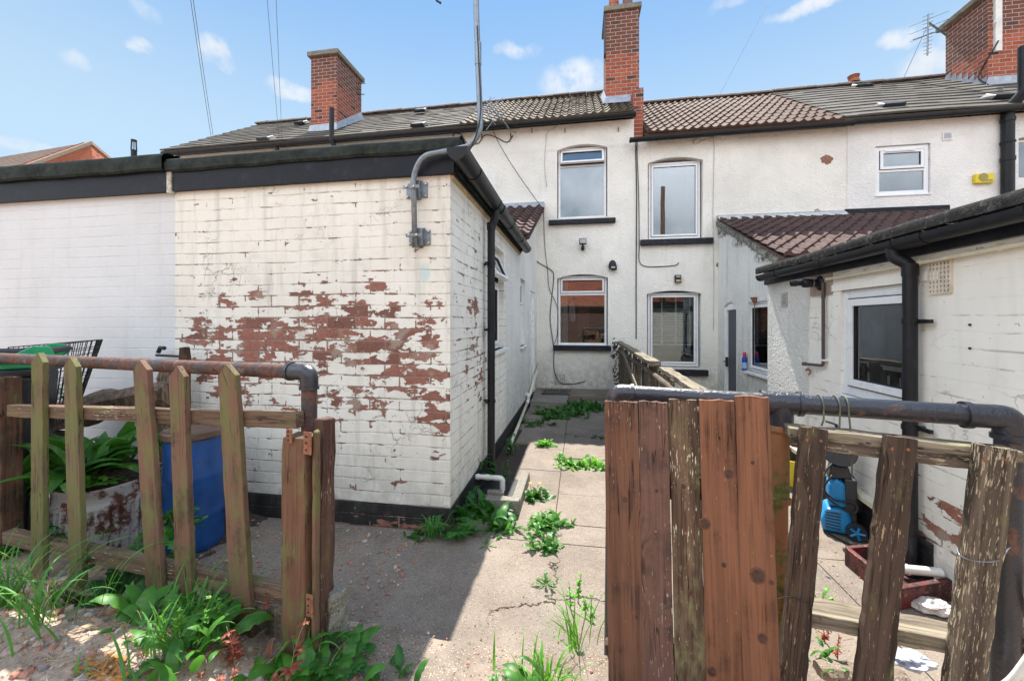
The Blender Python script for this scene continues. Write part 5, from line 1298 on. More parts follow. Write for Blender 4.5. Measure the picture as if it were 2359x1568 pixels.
for k in range(9): lb.box(-.11, .10, -.012+(k%2)*.003, .012, -.052+.0125*k, -.041+.0125*k, M)
lb.build('grooved_board', W_gray, fn, bevel=.0015)
# rusty pipe rail above the fence
def ppipe(name, label, pts, r, mat, couplers=(), elbow=.075, elmat=None, cat='pipe rail', collar_r=1.16):
    o = thing(name, pts[0], label, cat)
    return o
pr_ = thing('pipe_rail', onp(400, 840, -.06), 'rusty scaffold-like pipe rail over the left picket fence, with a black elbow end', 'pipe rail')
rp_ = .031
e0 = onp(-60, 826, -.05); e0.z = 1.290
a = onp(90, 832, -.05); a.z = 1.288; b = onp(676, 862, -.05); b.z = 1.286
m = MB(); m.tube([e0, a, b], rp_, 24); m.build('pipe', M_rpipe, pr_, smooth=40)
e1 = onp(713, 862, -.05); e1.z = 1.286; e2 = Vector((e1.x, e1.y, 1.20))
m = MB(); pts = fillet([b-(e1-b).normalized()*.02, Vector((e1.x,e1.y,1.286)), Vector((e1.x, e1.y, 1.215))], .055, 10); m.tube(pts, rp_*1.13, 24)
m.tube([pts[0], pts[0]+(pts[1]-pts[0]).normalized()*.014], rp_*1.26, 24); m.tube([pts[-1]+Vector((0,0,.012)), pts[-1]], rp_*1.26, 24)
m.build('elbow', M_bpipe, pr_, smooth=40)
m = MB(); m.tube([Vector((e1.x,e1.y,1.22)), Vector((e1.x,e1.y,.1))], rp_, 24); m.build('upright', M_rpipe, pr_, smooth=40)
hl = MB(); c = onp(492, 851, -.018); hl.tube([c, c+nL*.004], .004, 8); hl.build('screw_hole', M_cable, pr_)

# =================================================================== RIGHT SIDE: pipe frame, board panel, picket gate
Q0 = Vector((.15, 1.70, 0)); Q1 = Vector((1.345, 1.50, 0)); dR = (Q1-Q0).normalized(); nR = Vector((dR.y, -dR.x, 0))
if nR.y > 0: nR = -nR
def onr(u, v, off=0.): return P(u, v, pl=(Q0 + nR*off, nR))
pf = thing('pipe_railing', (Q0+Q1)/2, 'black cast iron pipe frame with rounded elbows standing behind the boards and the broken gate', 'pipe frame')
r_ = .034
hl_ = onr(1450, 905); hl_.z = 1.205; hr_ = onr(2238, 958); hr_.z = 1.198
tee = onr(1800, 930); tee.z = 1.202
m = MB(); m.tube([hl_, hr_], r_, 28); m.build('top_pipe', M_bpipe, pf, smooth=40)
cl_ = onr(1418, 905); cl_.z = 1.205; cr_ = onr(2327, 975); cr_.z = 1.198
m = MB(); m.tube(fillet([hl_+dR*.012, cl_, Vector((cl_.x, cl_.y, 1.10))], .075, 12), r_*1.08, 26); m.tube([hl_+dR*.02, hl_+dR*.006], r_*1.22, 26); m.build('left_elbow', M_bpipe, pf, smooth=40)
m = MB(); pts = fillet([hr_-dR*.015, cr_, Vector((cr_.x, cr_.y, 1.135))], .085, 14); m.tube(pts, r_*1.12, 28); m.tube([hr_-dR*.022, hr_-dR*.004], r_*1.27, 28); m.tube([pts[-1]+Vector((0,0,.010)), pts[-1]-Vector((0,0,.006))], r_*1.27, 28); m.build('right_elbow', M_bpipe, pf, smooth=40)
foot = onr(1372, 1640); m = MB(); m.tube([Vector((cl_.x, cl_.y, 1.12)), Vector((cl_.x-.012, cl_.y, .05))], r_, 24); m.build('upright', M_bpipe, pf, smooth=40)
m = MB(); m.tube([Vector((cr_.x, cr_.y, 1.14)), Vector((cr_.x-.022, cr_.y, .05))], r_, 28); m.build('upright', M_bpipe, pf, smooth=40)
m = MB(); m.tube([tee-dR*.06, tee+dR*.06], r_*1.18, 24); m.tube([tee+dR*.05, tee+dR*.065], r_*1.30, 24); m.tube([tee-dR*.05, tee-dR*.065], r_*1.30, 24); m.tube([tee, tee-Vector((0,0,.085))], r_*1.15, 24); m.build('tee', M_bpipe, pf, smooth=40)
m = MB(); tb = tee + Vector((-.005,0,0)); m.tube([tb-Vector((0,0,.08)), tb-Vector((0,0,.10)), tb-Vector((0,0,.10)), tb-Vector((0,0,.34)), tb-Vector((0,0,.34)), tb-Vector((0,0,.36)), tb-Vector((0,0,.36)), tb-Vector((0,0,1.15))], [r_*1.2,r_*1.2,r_*.9,r_*.9,r_*1.1,r_*1.1,r_*.78,r_*.78], 22); m.build('drop_pipe', M_orange, pf, smooth=40)
# fresh boards: five, nailed together
bpn = thing('plank_screen', onr(1590, 1600, .12), 'upright panel of five brown stained boards leaning on the pipe frame, right of the opening', 'board panel')
OFB = .20
for k, (ut0, ut1, vt, ub0, ub1, mat) in enumerate(((1393,1470,924,1404,1487,W_b4),(1472,1539,925,1482,1554,W_b2),(1541,1605,920,1556,1628,W_b3),(1610,1692,921,1628,1712,W_b1),(1692,1771,913,1711,1796,W_b1))):
    off = OFB + (.006 if k in (3, 4) else 0) + (.002*k)
    t0, t1 = onr(ut0, vt, off), onr(ut1, vt, off); q0, q1 = onr(ub0, 1575, off), onr(ub1, 1575, off)
    tc, bc = (t0+t1)/2, (q0+q1)/2; bc = bc + (bc-tc)*.10; wt_, wb2 = (t1-t0).length-.002, (q1-q0).length-.002
    wb2 = wt_ + (wb2-wt_)*1.10
    board('board', mat, bpn, bc, tc, wb2, wt_, .022, dR, 'flat', seed=20+k, jag=.0009, n=18)
    rgk = random.Random(40+k)
    for (uu, vv) in {0:((1458,1236),),1:((1511,1223),),2:((1580,1227),),3:((1659,1229),(1650,994)),4:((1723,1213),(1778,1279))}[k]:
        c = onr(uu, vv, off+.0112); kn_ = MB(); kn_.tube([c, c+nR*.0018], .0045, 8); kn_.build('nail', M_rhinge, bpn)
    ks = {0:((1440,1150,5),(1468,1420,4)),1:((1513,1130,3),),2:((1575,1120,4),(1592,1365,5)),3:((1680,1091,8),(1624,1205,9),(1640,1545,8),(1668,1300,4)),4:((1746,1325,12),(1757,1469,8),(1734,1065,3),(1777,1340,4))}[k]
    if ks:
        for (uu, vv, rr) in ks:
            kk = MB(); c = onr(uu, vv, off+.0104); r_k = rr/920*1.5; Mk = T(c) @ Matrix((dR, -nR, Vector((0,0,1)))).transposed().to_4x4() @ Matrix.Rotation(R(90), 4, 'X')
            kk.cur = 1; kk.lathe([(r_k*1.25, 0), (r_k*1.22, .0012), (r_k, .0016)], Mk @ Matrix.Scale(1.15, 4, Vector((0,1,0))), 18)
            kk.cur = 0; kk.lathe([(r_k*.98, 0), (r_k*.9, .0022), (r_k*.5, .0016), (.0005, .0019)], Mk @ Matrix.Scale(1.15, 4, Vector((0,1,0))), 18, .05)
            kk.build('knot', [M_knot, M_knotr], bpn)
rail('back_batten', W_post, bpn, onr(1400, 1120, OFB-.035), onr(1775, 1120, OFB-.035), .04, .08, 8)
rail('back_batten', W_post, bpn, onr(1400, 1500, OFB-.035), onr(1790, 1500, OFB-.035), .04, .08, 9)
# old picket gate
pg = thing('picket_gate', onr(2060, 1600, .1), 'broken grey-brown picket gate with three leaning pickets, wired to the black pipe at right', 'gate')
OFG = .085
for k, (ut0, ut1, vt, ub0, ub1, mat) in enumerate(((1843,1905,985,1794,1853,W_fl),(2037,2108,1005,1971,2050,W_fl),(2247,2338,1028,2178,2262,W_fl2))):
    off = OFG+.045
    t0, t1 = onr(ut0, vt, off), onr(ut1, vt, off); q0, q1 = onr(ub0, 1568, off), onr(ub1, 1568, off); tc, bc = (t0+t1)/2, (q0+q1)/2
    wt_, wb2 = (t1-t0).length, (q1-q0).length; bc = bc+(bc-tc)*.12
    board('picket', mat, pg, bc, tc, wb2*.98, wt_*.98, .030, dR, 'flat', seed=30+k, jag=.0022, n=26, bev=.004)
    for (du, dv) in ((-.25,28),(.28,30)):
        c = onr((ut0+ut1)/2+du*(ut1-ut0), vt+dv, off+.0155); nl = MB(); nl.tube([c, c+nR*.002], .005, 8); nl.build('nail', M_rhinge, pg)
rail('top_rail', W_gray, pg, onr(1812, 990, OFG-.01), onr(2335, 1045, OFG-.01), .075, .034, 11, .003)
rail('rail_front', W_fl2, pg, onr(1822, 1012, OFG+.012), onr(2335, 1073, OFG+.012), .03, .045, 12, .002)
rail('bottom_rail', W_gray, pg, onr(1815, 1398, OFG-.02), onr(2240, 1478, OFG-.02), .10, .045, 13, .003)
# ties
def tie(label, pts, r=.0028, mat=None):
    mb = MB(); mb.tube(smoothpath(pts, 5), r, 6); tag(mb.build('wire_tie', mat or M_wire, smooth=True), label, 'wire')
for k, (u, dv) in enumerate(((1888, 60),(1920, 130),(1935, 175))):
    c = onr(u, 935); c.z = 1.20; pts = [c+dR*(k*.006)+nR*(math.cos(a_)*.038)+Vector((0,0,math.sin(a_)*.038)) for a_ in (2.6, 2.0, 1.4, .8, .2, -.3)]
    end = onr(u+(5 if k < 2 else 28), 935+dv-15, .05); pts.append((pts[-1]+end)/2+nR*.01); pts.append(end)
    tie(('short green-grey twine hooked over the black pipe', 'middle green-grey twine hooked over the black pipe', 'longest green-grey twine over the black pipe, its end curling free')[k], pts, .003, simple('twine', (.11,.12,.07), .8))
c0, c1 = onr(2214, 1280, OFG+.065), onr(2300, 1290, OFG+.065); pts = [onr(2205, 1262, OFG+.03), c0, onr(2250, 1292, OFG+.066), c1, onr(2325, 1262, .05), onr(2340, 1245, -.0), onr(2300, 1232, .045)]
tie('silvery wire binding the rightmost gate picket to the black upright pipe', pts, .0018, M_galv)
tie('thin dark wire between the board panel and the first leaning picket', [onr(1785, 1380, OFB+.02), onr(1820, 1374, OFG+.07), onr(1862, 1388, OFG+.07)], .0018, M_cable)

# =================================================================== middle divide fence (x about .8)
XM = .80; mf = thing('board_fence', (XM, 5.5, 0), 'old grey timber fence with a broken capping board dividing the two yards', 'fence')
rgm = random.Random(8)
y = 2.55; i = 0
while y < 8.35:
    w = rgm.uniform(.09, .12); h = 1.00+rgm.uniform(-.04, .03)
    if rgm.random() > .10:
        b_ = Vector((XM+rgm.uniform(-.01,.01), y, .0)); t_ = Vector((XM+rgm.uniform(-.03,.03), y+rgm.uniform(-.03,.03), h))
        board('slat', W_old, mf, b_, t_, w, w*rgm.uniform(.9,1.), .018, Vector((0,1,0)), 'flat', seed=60+i, jag=.003, n=6)
    y += w+rgm.uniform(.012, .03); i += 1
rail('cap_rail', W_gray, mf, Vector((XM-.01, 8.3, 1.075)), Vector((XM-.02, 4.35, 1.06)), .11, .045, 71, .008, 20)
rail('cap_rail', W_gray, mf, Vector((XM+.05, 4.22, 1.02)), Vector((XM+.03, 2.4, 1.0)), .10, .04, 72, .006, 14)
m = MB(); m.tube(smoothpath([Vector((XM-.035, 8.1, .94)), Vector((XM-.04, 6.5, .93)), Vector((XM-.035, 5., .95)), Vector((XM-.03, 3.2, .93)), Vector((XM, 2.5, .92))], 5), .028, 10); m.build('rail_pole', W_old, mf, smooth=True)
board('leaning_slat', W_gray, mf, Vector((XM-.12, 4.6, .62)), Vector((XM-.12, 6.5, 1.0)), .08, .08, .02, Vector((0,0,1)), 'flat', seed=90)
for yy in (2.6, 4.9, 8.3): postbox('post', W_old, mf, Vector((XM+.05, yy, 0)), Vector((XM+.05, yy+.02, 1.06)), .07, .07, Vector((1,0,0)), int(yy*3))
# broken jagged end close to the house wall
rgm = random.Random(3); iv = MB()
for k in range(46):
    c = Vector((XM-.05+rgm.uniform(-.10,.05), 8.33+rgm.uniform(-.14,.10), rgm.uniform(.1, 1.14)))
    iv.add([c, c+Vector((rgm.uniform(-.09,.03), rgm.uniform(-.03,.03), rgm.uniform(-.08,.10))), c+Vector((rgm.uniform(-.02,.05), .03, rgm.uniform(.02,.11))), c+Vector((.02,-.03,.05))], [(0,1,2),(0,2,3),(0,3,1),(1,3,2)])
iv.build('splintered_end', W_old, mf)

# =================================================================== things in the left yard
bb_ = thing('barrel', P(450, 1245, z=0), 'blue plastic barrel with a grimy brown lid behind the picket fence', 'barrel')
bc = P(450, 1150, y=2.30); M = T(bc.x, 2.30, 0); rb = .165
m = MB(); m.lathe([(rb*.90,0),(rb*.97,.02),(rb,.06),(rb*1.01,.22),(rb*1.035,.235),(rb*1.01,.25),(rb*1.01,.47),(rb*1.035,.485),(rb*1.01,.50),(rb,.70),(rb*.97,.74),(rb*.9,.76)], M, 36); m.build('drum', M_blue, bb_, smooth=40)
m = MB(); m.lathe([(rb*1.06,.735),(rb*1.09,.74),(rb*1.09,.775),(rb*1.03,.785),(rb*.9,.775),(rb*.6,.782),(.01,.785)], M, 36, .004); m.build('lid', simple('grimy_brown_lid', (.13,.075,.05), .55, var=.4, vs=6., dust=.5, dustc=(.30,.27,.24), bump=.6), bb_, smooth=40)
dr_ = thing('rusty_drum', P(260, 1200, y=2.12), 'rusty corrugated steel drum full of soil and dandelions behind the fence', 'drum')
dc = P(258, 1200, y=2.14); M = T(dc.x, 2.14, 0); rd = .26
m = MB(); n = 216; prof = [(rd*.97,0),(rd,.03),(rd,.36),(rd*1.02,.37),(rd*1.03,.385),(rd*1.0,.40),(rd,.42),(rd*1.0,.47),(rd*1.03,.485),(rd*1.02,.50),(rd*.97,.495),(rd*.96,.44)]
vs = []; fs = []
for (r, z) in prof:
    for k in range(n):
        a_ = 2*math.pi*k/n; q = r + (.009*math.cos(a_*36) if .02 < z < .365 else 0) + .006*math.sin(a_*3+z*5); vs.append(M @ Vector((q*math.cos(a_), q*math.sin(a_), z + (.012*math.sin(a_*2+1) if z > .3 else 0))))
for i in range(len(prof)-1):
    for k in range(n): fs.append((i*n+k, i*n+(k+1)%n, (i+1)*n+(k+1)%n, (i+1)*n+k))
m.add(vs, fs); m.build('drum', M_drum, dr_, smooth=50)
m = MB(); m.grid(lambda a, b: M @ Vector((rd*.96*b*math.cos(2*math.pi*a), rd*.96*b*math.sin(2*math.pi*a), .46+.13*(1-b*b)+.02*noise.noise(Vector((b*6*math.cos(2*math.pi*a), b*6*math.sin(2*math.pi*a), 0))))), 40, 14); m.build('soil', M_dsoil, dr_, smooth=True)
def chunk(name, label, cat, a, b, r, mat, seed, n=9, m_=12, flat=1., **k):
    """rough rounded-off log / stone between two points"""
    a, b = Vector(a), Vector(b); rg = random.Random(seed); M = T(a) @ align(b-a); L = (b-a).length; mb = MB(); vs = []; off = rg.uniform(0, 50)
    for i in range(m_+1):
        for j in range(n):
            a_ = 2*math.pi*j/n; q = r*(1+.35*noise.noise(Vector((math.cos(a_)*1.5+off, math.sin(a_)*1.5, i*.35)))) * (.8 if i in (0, m_) else 1)
            vs.append(M @ Vector((q*math.cos(a_), q*flat*math.sin(a_), L*i/m_ + r*.3*noise.noise(Vector((j*.8+off, i*.5, 2))))))
    fs = [(i*n+j, i*n+(j+1)%n, (i+1)*n+(j+1)%n, (i+1)*n+j) for i in range(m_) for j in range(n)] + [tuple(range(n))[::-1], tuple(m_*n+j for j in range(n))]
    mb.add(vs, fs); o = mb.build(name, mat, **k)
    if label: tag(o, label, cat)
    return o
def y25(u, v, y=2.5): return P(u, v, y=y)
chunk('log', 'big rotten split log lying behind the fence left of the peeling wall', 'log', y25(120, 960, 2.45), y25(400, 905, 2.45), .11, W_rot, 3)
chunk('log', 'rotten timber stump standing against the wall joint behind the pipe rail', 'log', y25(385, 1080, 2.56), y25(392, 850, 2.56), .075, W_rot, 5)
chunk('log', 'thin dark rotten timber upright beside the stump', 'log', y25(424, 1080, 2.60), y25(426, 800, 2.62), .038, W_post, 6)
chunk('log', 'splintered log end low behind the second picket from the left', 'log', y25(70, 1090, 2.35), y25(130, 1000, 2.4), .10, W_rot, 8)
br = MB(); c = y25(365, 812, 2.66); br.tube([c, c+Vector((.02,-.0,.04)), c+Vector((.06,0,.035))], .016, 8); br.tube([c+Vector((-.02,0,-.02)), c+Vector((.22,.02,-.03))], .010, 8); tag(br.build('iron_hook', M_cable), 'black iron hook fixed to the white wall above the pipe rail', 'hook')
dp = MB(); dp.grid(lambda a, b: Vector((-3.8+1.75*a, 1.85+.85*b, -.03+.24*max(0,1-abs(a-.25)*1.5)*(.4+b*.6)+.03*noise.noise(Vector((a*12,b*8,0))))), 60, 26)
tag(dp.build('soil_heap', M_dsoil, smooth=True), 'low heap of dark soil and leaf litter behind the left fence', 'soil heap', kind='stuff')
# wheelie bin
A_ = P(84, 850, y=1.90); BM = T(A_.x, A_.y, 0) @ rotz(R(48))
bn = thing('wheelie_bin', (A_.x, A_.y, 0), 'black wheelie bin with a bright green lid at the left edge', 'wheelie bin')
m = MB(); m.add([BM @ Vector(q) for q in ((-.48,.05,.02),(-.06,.05,.02),(-.06,.48,.02),(-.48,.48,.02),(-.53,.0,1.18),(-.0,.0,1.18),(-.0,.55,1.18),(-.53,.55,1.18))], [(0,3,2,1),(4,5,6,7),(0,1,5,4),(1,2,6,5),(2,3,7,6),(3,0,4,7)]); m.build('body', M_bin, bn, bevel=.03)
m = MB(); m.box(-.555, .02, -.02, .57, 1.17, 1.215, BM); m.build('rim', M_bin, bn, bevel=.012)
m = MB(); m.box(-.55, .005, -.01, .56, 1.217, 1.255, BM); m.grid(lambda a, b: BM @ Vector((-.53+.52*a, .0+.5*b, 1.256+.06*math.sin(math.pi*a)*math.sin(math.pi*b))), 10, 10); m.build('lid', M_green, bn, bevel=.01)
m = MB(); m.prism([(-.18,1.26),(.03,1.255),(.07,1.29),(.05,1.345),(-.02,1.35),(-.10,1.30)], .02, .05, BM); m.prism([(-.18,1.26),(.03,1.255),(.07,1.29),(.05,1.345),(-.02,1.35),(-.10,1.30)], .40, .43, BM); m.build('lid_hinge', M_green, bn, bevel=.006)
m = MB(); m.tube([BM @ Vector(q) for q in ((-.6,.06,1.33),(.04,.06,1.315),(.06,.42,1.315))], .020, 12); m.build('handle', M_dgrey, bn, smooth=40)
# wire basket
wb_ = thing('wire_basket', P(150, 900, y=2.3), 'tall black wire mesh trolley basket leaning behind the left pipe rail', 'wire basket')
def quadgrid(name, a, b, c, d, nu, nv, r=.0028):
    m = MB()
    for i in range(nu+1): k = i/nu; m.tube([a+(b-a)*k, d+(c-d)*k], r*(1.7 if i in (0, nu) else 1), 5)
    for j in range(nv+1): k = j/nv; m.tube([a+(d-a)*k, b+(c-b)*k], r*(1.7 if j in (0, nv) else 1), 5)
    m.build(name, M_cable, wb_)
a_, b_ = P(-10, 790, y=2.55), P(234, 782, y=2.3); c_, d_ = P(196, 905, y=2.3), P(60, 1010, y=2.45)
quadgrid('front_mesh', P(8, 808, y=2.18), P(224, 783, y=2.30), P(170, 958, y=2.28), P(30, 1030, y=2.18), 20, 12)
quadgrid('side_mesh', P(224, 783, y=2.30), P(236, 782, y=2.52), P(180, 940, y=2.5), P(170, 958, y=2.28), 5, 10)
quadgrid('back_mesh', P(20, 800, y=2.45), P(236, 782, y=2.52), P(180, 940, y=2.5), P(40, 1000, y=2.45), 18, 8)
# stone block by the gate post
chunk('concrete_block', 'grey concrete block standing against the foot of the gate post', 'concrete block', onp(776, 1470, -.05), onp(776, 1352, -.05), .05, M_kerb, 14, n=7, flat=.9)

# =================================================================== right yard
def pr(u, v, y): return P(u, v, y=y)
pw_ = thing('pressure_washer', P(1925, 1205, z=0), 'blue and black electric pressure washer with a hose reel beside the right wall', 'pressure washer')
c = P(1912, 1205, z=.0); cx, cy = 1.815, 3.22
R0 = T(cx, cy, 0) @ rotz(R(-22)) @ Matrix.Scale(.96, 4)
m = MB()
body = [(-.085,.02),(.075,.02),(.085,.10),(.075,.18),(.02,.20),(-.06,.19),(-.095,.10)]
m.prism(body, -.10, .10, R0); m.build('lower_body', M_bblue, pw_, bevel=.02)
m = MB(); m.prism([(-.05,.205),(.055,.205),(.05,.38),(-.005,.41),(-.045,.36)], -.085, .085, R0); m.build('upper_body', M_bblue, pw_, bevel=.018)
m = MB()
for k in range(6): m.box(-.07, .02, -.104, -.098, .05+.022*k, .058+.022*k, R0)
m.build('grille', M_dgrey, pw_)
m = MB(); m.box(.045, .115, -.08, .08, .06, .42, R0); m.box(-.03,.03,-.02,.02,.38,.62,R0); m.prism([(-.05,.40),(.09,.42),(.07,.50),(-.03,.50)], -.07, .07, R0); m.build('frame', M_dgrey, pw_, bevel=.01)
for sy_ in (-.115, .115):
    Mw = R0 @ T(.105, sy_, .062) @ Matrix.Rotation(R(90), 4, 'X'); m = MB(); m.lathe([(.035,-.02),(.058,-.022),(.062,-.015),(.062,.015),(.058,.022),(.035,.02)], Mw, 24); w_ = m.build('wheel', M_dgrey, pw_, smooth=30)
    m = MB(); m.lathe([(.010,-.024),(.012,.024)], Mw, 12)
    for k in range(5): a_ = k*2*math.pi/5; m.tube([Mw @ Vector((0,0,.02 if sy_<0 else -.02)), Mw @ Vector((.045*math.cos(a_), .045*math.sin(a_), .02 if sy_<0 else -.02))], .009, 6)
    m.build('hub', M_bblue, w_)
Mw = R0 @ T(.02, -.05, .60) @ Matrix.Rotation(R(75), 4, 'X'); m = MB(); m.lathe([(.02,-.045),(.095,-.045),(.10,-.04),(.095,-.034),(.035,-.03),(.035,.03),(.095,.034),(.10,.04),(.095,.045),(.02,.045)], Mw, 28); m.build('hose_reel', M_dgrey, pw_, smooth=30)
m = MB(); m.tube([Mw @ Vector((.055*math.cos(t_)*(1-.02*(t_%3)), .055*math.sin(t_), -.028+.0017*t_)) for t_ in [x*.35 for x in range(100)]], .006, 5)
m.tube(smoothpath([R0 @ Vector(q) for q in ((.0,-.07,.55),(-.08,-.14,.45),(-.07,-.14,.30),(.02,-.13,.22),(.10,-.11,.20),(.10,-.1,.26),(-.02,-.12,.27),(-.08,-.12,.34),(-.03,-.11,.44))], 6), .007, 6); m.tube([R0 @ Vector(q) for q in ((.05,-.02,.5),(.0,-.05,.80),(-.06,-.05,.82))], .01, 6); m.build('hose', M_cable, pw_, smooth=True)
hc = MB(); hc.tube(smoothpath([Vector((cx-.1,cy-.05,.01)), Vector((cx-.02,cy-.22,.01)), Vector((cx+.10,cy-.30,.01)), Vector((cx+.2,cy-.18,.01)), Vector((cx+.06,cy-.34,.012)), Vector((cx+.02,cy-.38,.012))], 6), .006, 6); tag(hc.build('power_cable', M_cable), 'black power cable and plug lying on the concrete by the pressure washer', 'cable')
# yellow tub with dark things
tbm = thing('plastic_tub', P(1812, 1108, z=.0), 'yellow plastic tub holding dark oddments behind the orange mossy pipe', 'tub')
c = P(1812, 1112, z=0); M = T(c.x+.06, c.y, 0)
m = MB(); m.lathe([(.12,0),(.135,.01),(.155,.24),(.165,.245),(.160,.25),(.145,.24),(.125,.02)], M, 30); m.build('tub', M_yellow, tbm, smooth=40)
m = MB(); m.box(c.x-.02, c.x+.10, c.y-.06, c.y+.05, .12, .34, rotz(0)); m.box(c.x+.05, c.x+.16, c.y-.02, c.y+.08, .12, .31); m.build('contents', M_dgrey, tbm, bevel=.015)
# pale sloping boards along the foot of the right wall
m = MB(); a_ = P(1915, 1085, x=XR-.10); b_ = P(2030, 1180, x=XR-.10)
m.bar(Vector((XR-.035, 4.5, .36)), Vector((XR-.035, 2.85, .27)), .06, .045, Vector((0,0,1))); tag(m.build('sloping_board', M_copperw, bevel=.008), 'long cream ledge board along the foot of the right wall behind the pressure washer', 'board')
# red flaking steel beam bits
rb1 = thing('steel_box', P(2040, 1330, z=0), 'low rectangular metal box with flaking red paint on the right yard floor', 'box')
a_ = P(1950, 1262, z=.12); 
m = MB()
q = [P(1952, 1300, z=0), P(2070, 1400, z=0), P(2192, 1378, z=0), P(2060, 1290, z=0)]
for i in range(4):
    A_, B_ = q[i], q[(i+1)%4]
    if i == 2: continue
    m.bar(A_+Vector((0,0,.055)), B_+Vector((0,0,.055)), .03, .11)
m.build('sides', M_redp, rb1, bevel=.004)
m = MB(); m.add([v+Vector((0,0,.012)) for v in q], [(0,1,2,3)]); m.build('base', M_redp, rb1)
m = MB(); a_, b_ = P(2060, 1308, z=.125), P(2168, 1318, z=.125); m.tube([a_, b_], .024, 14); m.tube([a_+(b_-a_)*.25, a_+(b_-a_)*.30], .028, 14); tag(m.build('loose_pipe', M_whitep, smooth=40), 'white plastic pipe offcut lying on the flaking red box', 'pipe')
def crumple(name, label, cat, c, rx, ry_, rz_, mat, seed):
    mb = MB(); off = seed*7.3
    def f(a, b):
        th, ph = a*2*math.pi, b*math.pi; d = Vector((math.cos(th)*math.sin(ph), math.sin(th)*math.sin(ph), math.cos(ph)))
        r = 1+.5*noise.noise(d*1.8+Vector((off,0,0)))+.3*abs(noise.noise(d*5+Vector((0,off,0))))
        return Vector((c[0]+d.x*rx*r, c[1]+d.y*ry_*r, max(c[2]-.0, c[2]+rz_*.8+d.z*rz_*r)))
    mb.grid(f, 34, 18); o = mb.build(name, mat); return tag(o, label, cat)
crumple('plastic_bag', 'crumpled pale plastic bag on the concrete by the red box', 'litter', P(2145, 1405, z=.0), .075, .055, .03, M_pbag, 1)
crumple('plastic_sheet', 'crumpled blue-grey plastic scrap below the broken gate rail', 'litter', P(2095, 1530, z=.14), .07, .045, .022, M_bluebag, 2)
# debris and planks at the lower right
def plk(label, a, b, w, th, mat, name='loose_plank', tilt=Vector((0,0,1))):
    mb = MB(); o = rail(name, mat, None, a, b, w, th, int(a.x*31)+3, .002, 8); tag(o, label, 'plank'); return o
plk('pale sawn plank end poking in at the right edge, uppermost of the loose planks', P(2275, 1395, y=1.75), P(2420, 1320, y=1.45), .05, .030, W_fresh)
plk('pale sawn plank at the right edge, middle of the loose planks', P(2240, 1500, y=1.72), P(2440, 1375, y=1.42), .07, .035, W_fresh)
plk('dark weathered plank low at the right edge under the pale planks', P(2230, 1500, y=1.85), P(2440, 1450, y=1.62), .10, .04, W_old)
plk('short weathered timber block beside the black upright pipe at the right edge', P(2342, 1200, y=1.62), P(2342, 1275, y=1.62), .06, .06, W_old)
plk('splintered brown timber at the bottom right corner', P(2290, 1530, y=1.62), P(2440, 1500, y=1.50), .12, .04, W_rot)
m = MB(); a_ = P(2270, 1600, y=1.45); b_ = P(2390, 1490, y=1.40); m.tube(smoothpath([a_, (a_+b_)/2+Vector((0,0,-.03)), b_], 6), .012, 8); tag(m.build('plastic_hoop', M_whitep, smooth=True), 'curved white plastic strip at the bottom right corner', 'plastic strip')
chunk('stone_slab', 'rough pale stone slab lying under the broken gate', 'stone', P(1885, 1540, z=.16), P(2085, 1562, z=.16), .05, M_rough, 21, flat=.6)
# bottle on the sill of the lean-to window
bt = thing('bottle', (XD-.06, -wD[0]+.03, wD[2]), 'blue bottle with red cap standing on the white window sill of the lean-to', 'bottle')
c = Vector((XD-.055, -wD[0]+.0, wD[2]+.001)); M = T(c)
m = MB(); m.lathe([(.036,0),(.040,.008),(.040,.17),(.036,.20),(.024,.225),(.022,.25)], M, 22); m.build('body', M_bottle, bt, smooth=40)
m = MB(); m.lathe([(.0235,.245),(.025,.25),(.024,.285),(.012,.30)], M, 18); m.build('cap', M_redcap, bt, smooth=40)
m = MB(); m.lathe([(.0405,.03),(.0408,.035),(.0408,.125),(.0405,.13)], M, 22); m.build('label', M_label, bt, smooth=40)
# boiler flue
fl = thing('boiler_flue', P(1893, 652, x=XR), 'black boiler flue with a round collar sticking out of the right outbuilding wall', 'flue')
c = P(1893, 652, x=XR); ax = Vector((-1, .12, .02)).normalized(); M = T(c) @ align(ax)
m = MB(); m.lathe([(.062,-.01),(.064,.012),(.055,.022),(.040,.03)], M, 28); m.build('wall_collar', M_plast, fl, smooth=40)
m = MB(); m.lathe([(.034,.0),(.034,.09),(.038,.092),(.038,.13),(.034,.135)], M, 24); m.build('outer_tube', M_plast, fl, smooth=40)
m = MB(); m.lathe([(.022,.12),(.022,.175),(.027,.178),(.027,.215),(.018,.222),(.016,.19)], M, 20); m.build('nozzle', M_plast, fl, smooth=40)
m = MB(); m.lathe([(.0365,.06),(.0365,.066)], M, 24); m.build('seal_ring', M_galv, fl, smooth=40)
# glow-free exterior hopper bracket over the lean-to window
m = MB(); c = P(1739, 690, x=XD-.02); m.lathe([(.0,-.07),(.02,-.06),(.06,.03),(.07,.035),(.0,.04)], T(c), 14); m.tube([c+Vector((0,0,-.06)), c+Vector((0,0,-.16))], .008, 6); tag(m.build('wall_bracket', M_rhinge), 'small corroded bracket fixed above the lean-to window', 'bracket')
# small things on the terrace: bird-like ornament on the upper sill inside
m = MB(); q = P(1321, 499, y=8.66)
for (dx, dz, rx, rz_) in ((0,.08,.05,.10),(.03,.03,.07,.06),(-.02,.17,.03,.05),(-.035,.20,.025,.02)):
    m.lathe([(0,-rz_)]+[(rx*math.cos(a_), rz_*math.sin(a_)) for a_ in (-1.1,-.6,0,.6,1.1)]+[(0,rz_)], T(q.x+dx, 8.82, q.z+dz+.04), 12)
tag(m.build('ornament', M_cable, smooth=True), 'dark figurine standing inside the upper left window', 'ornament')
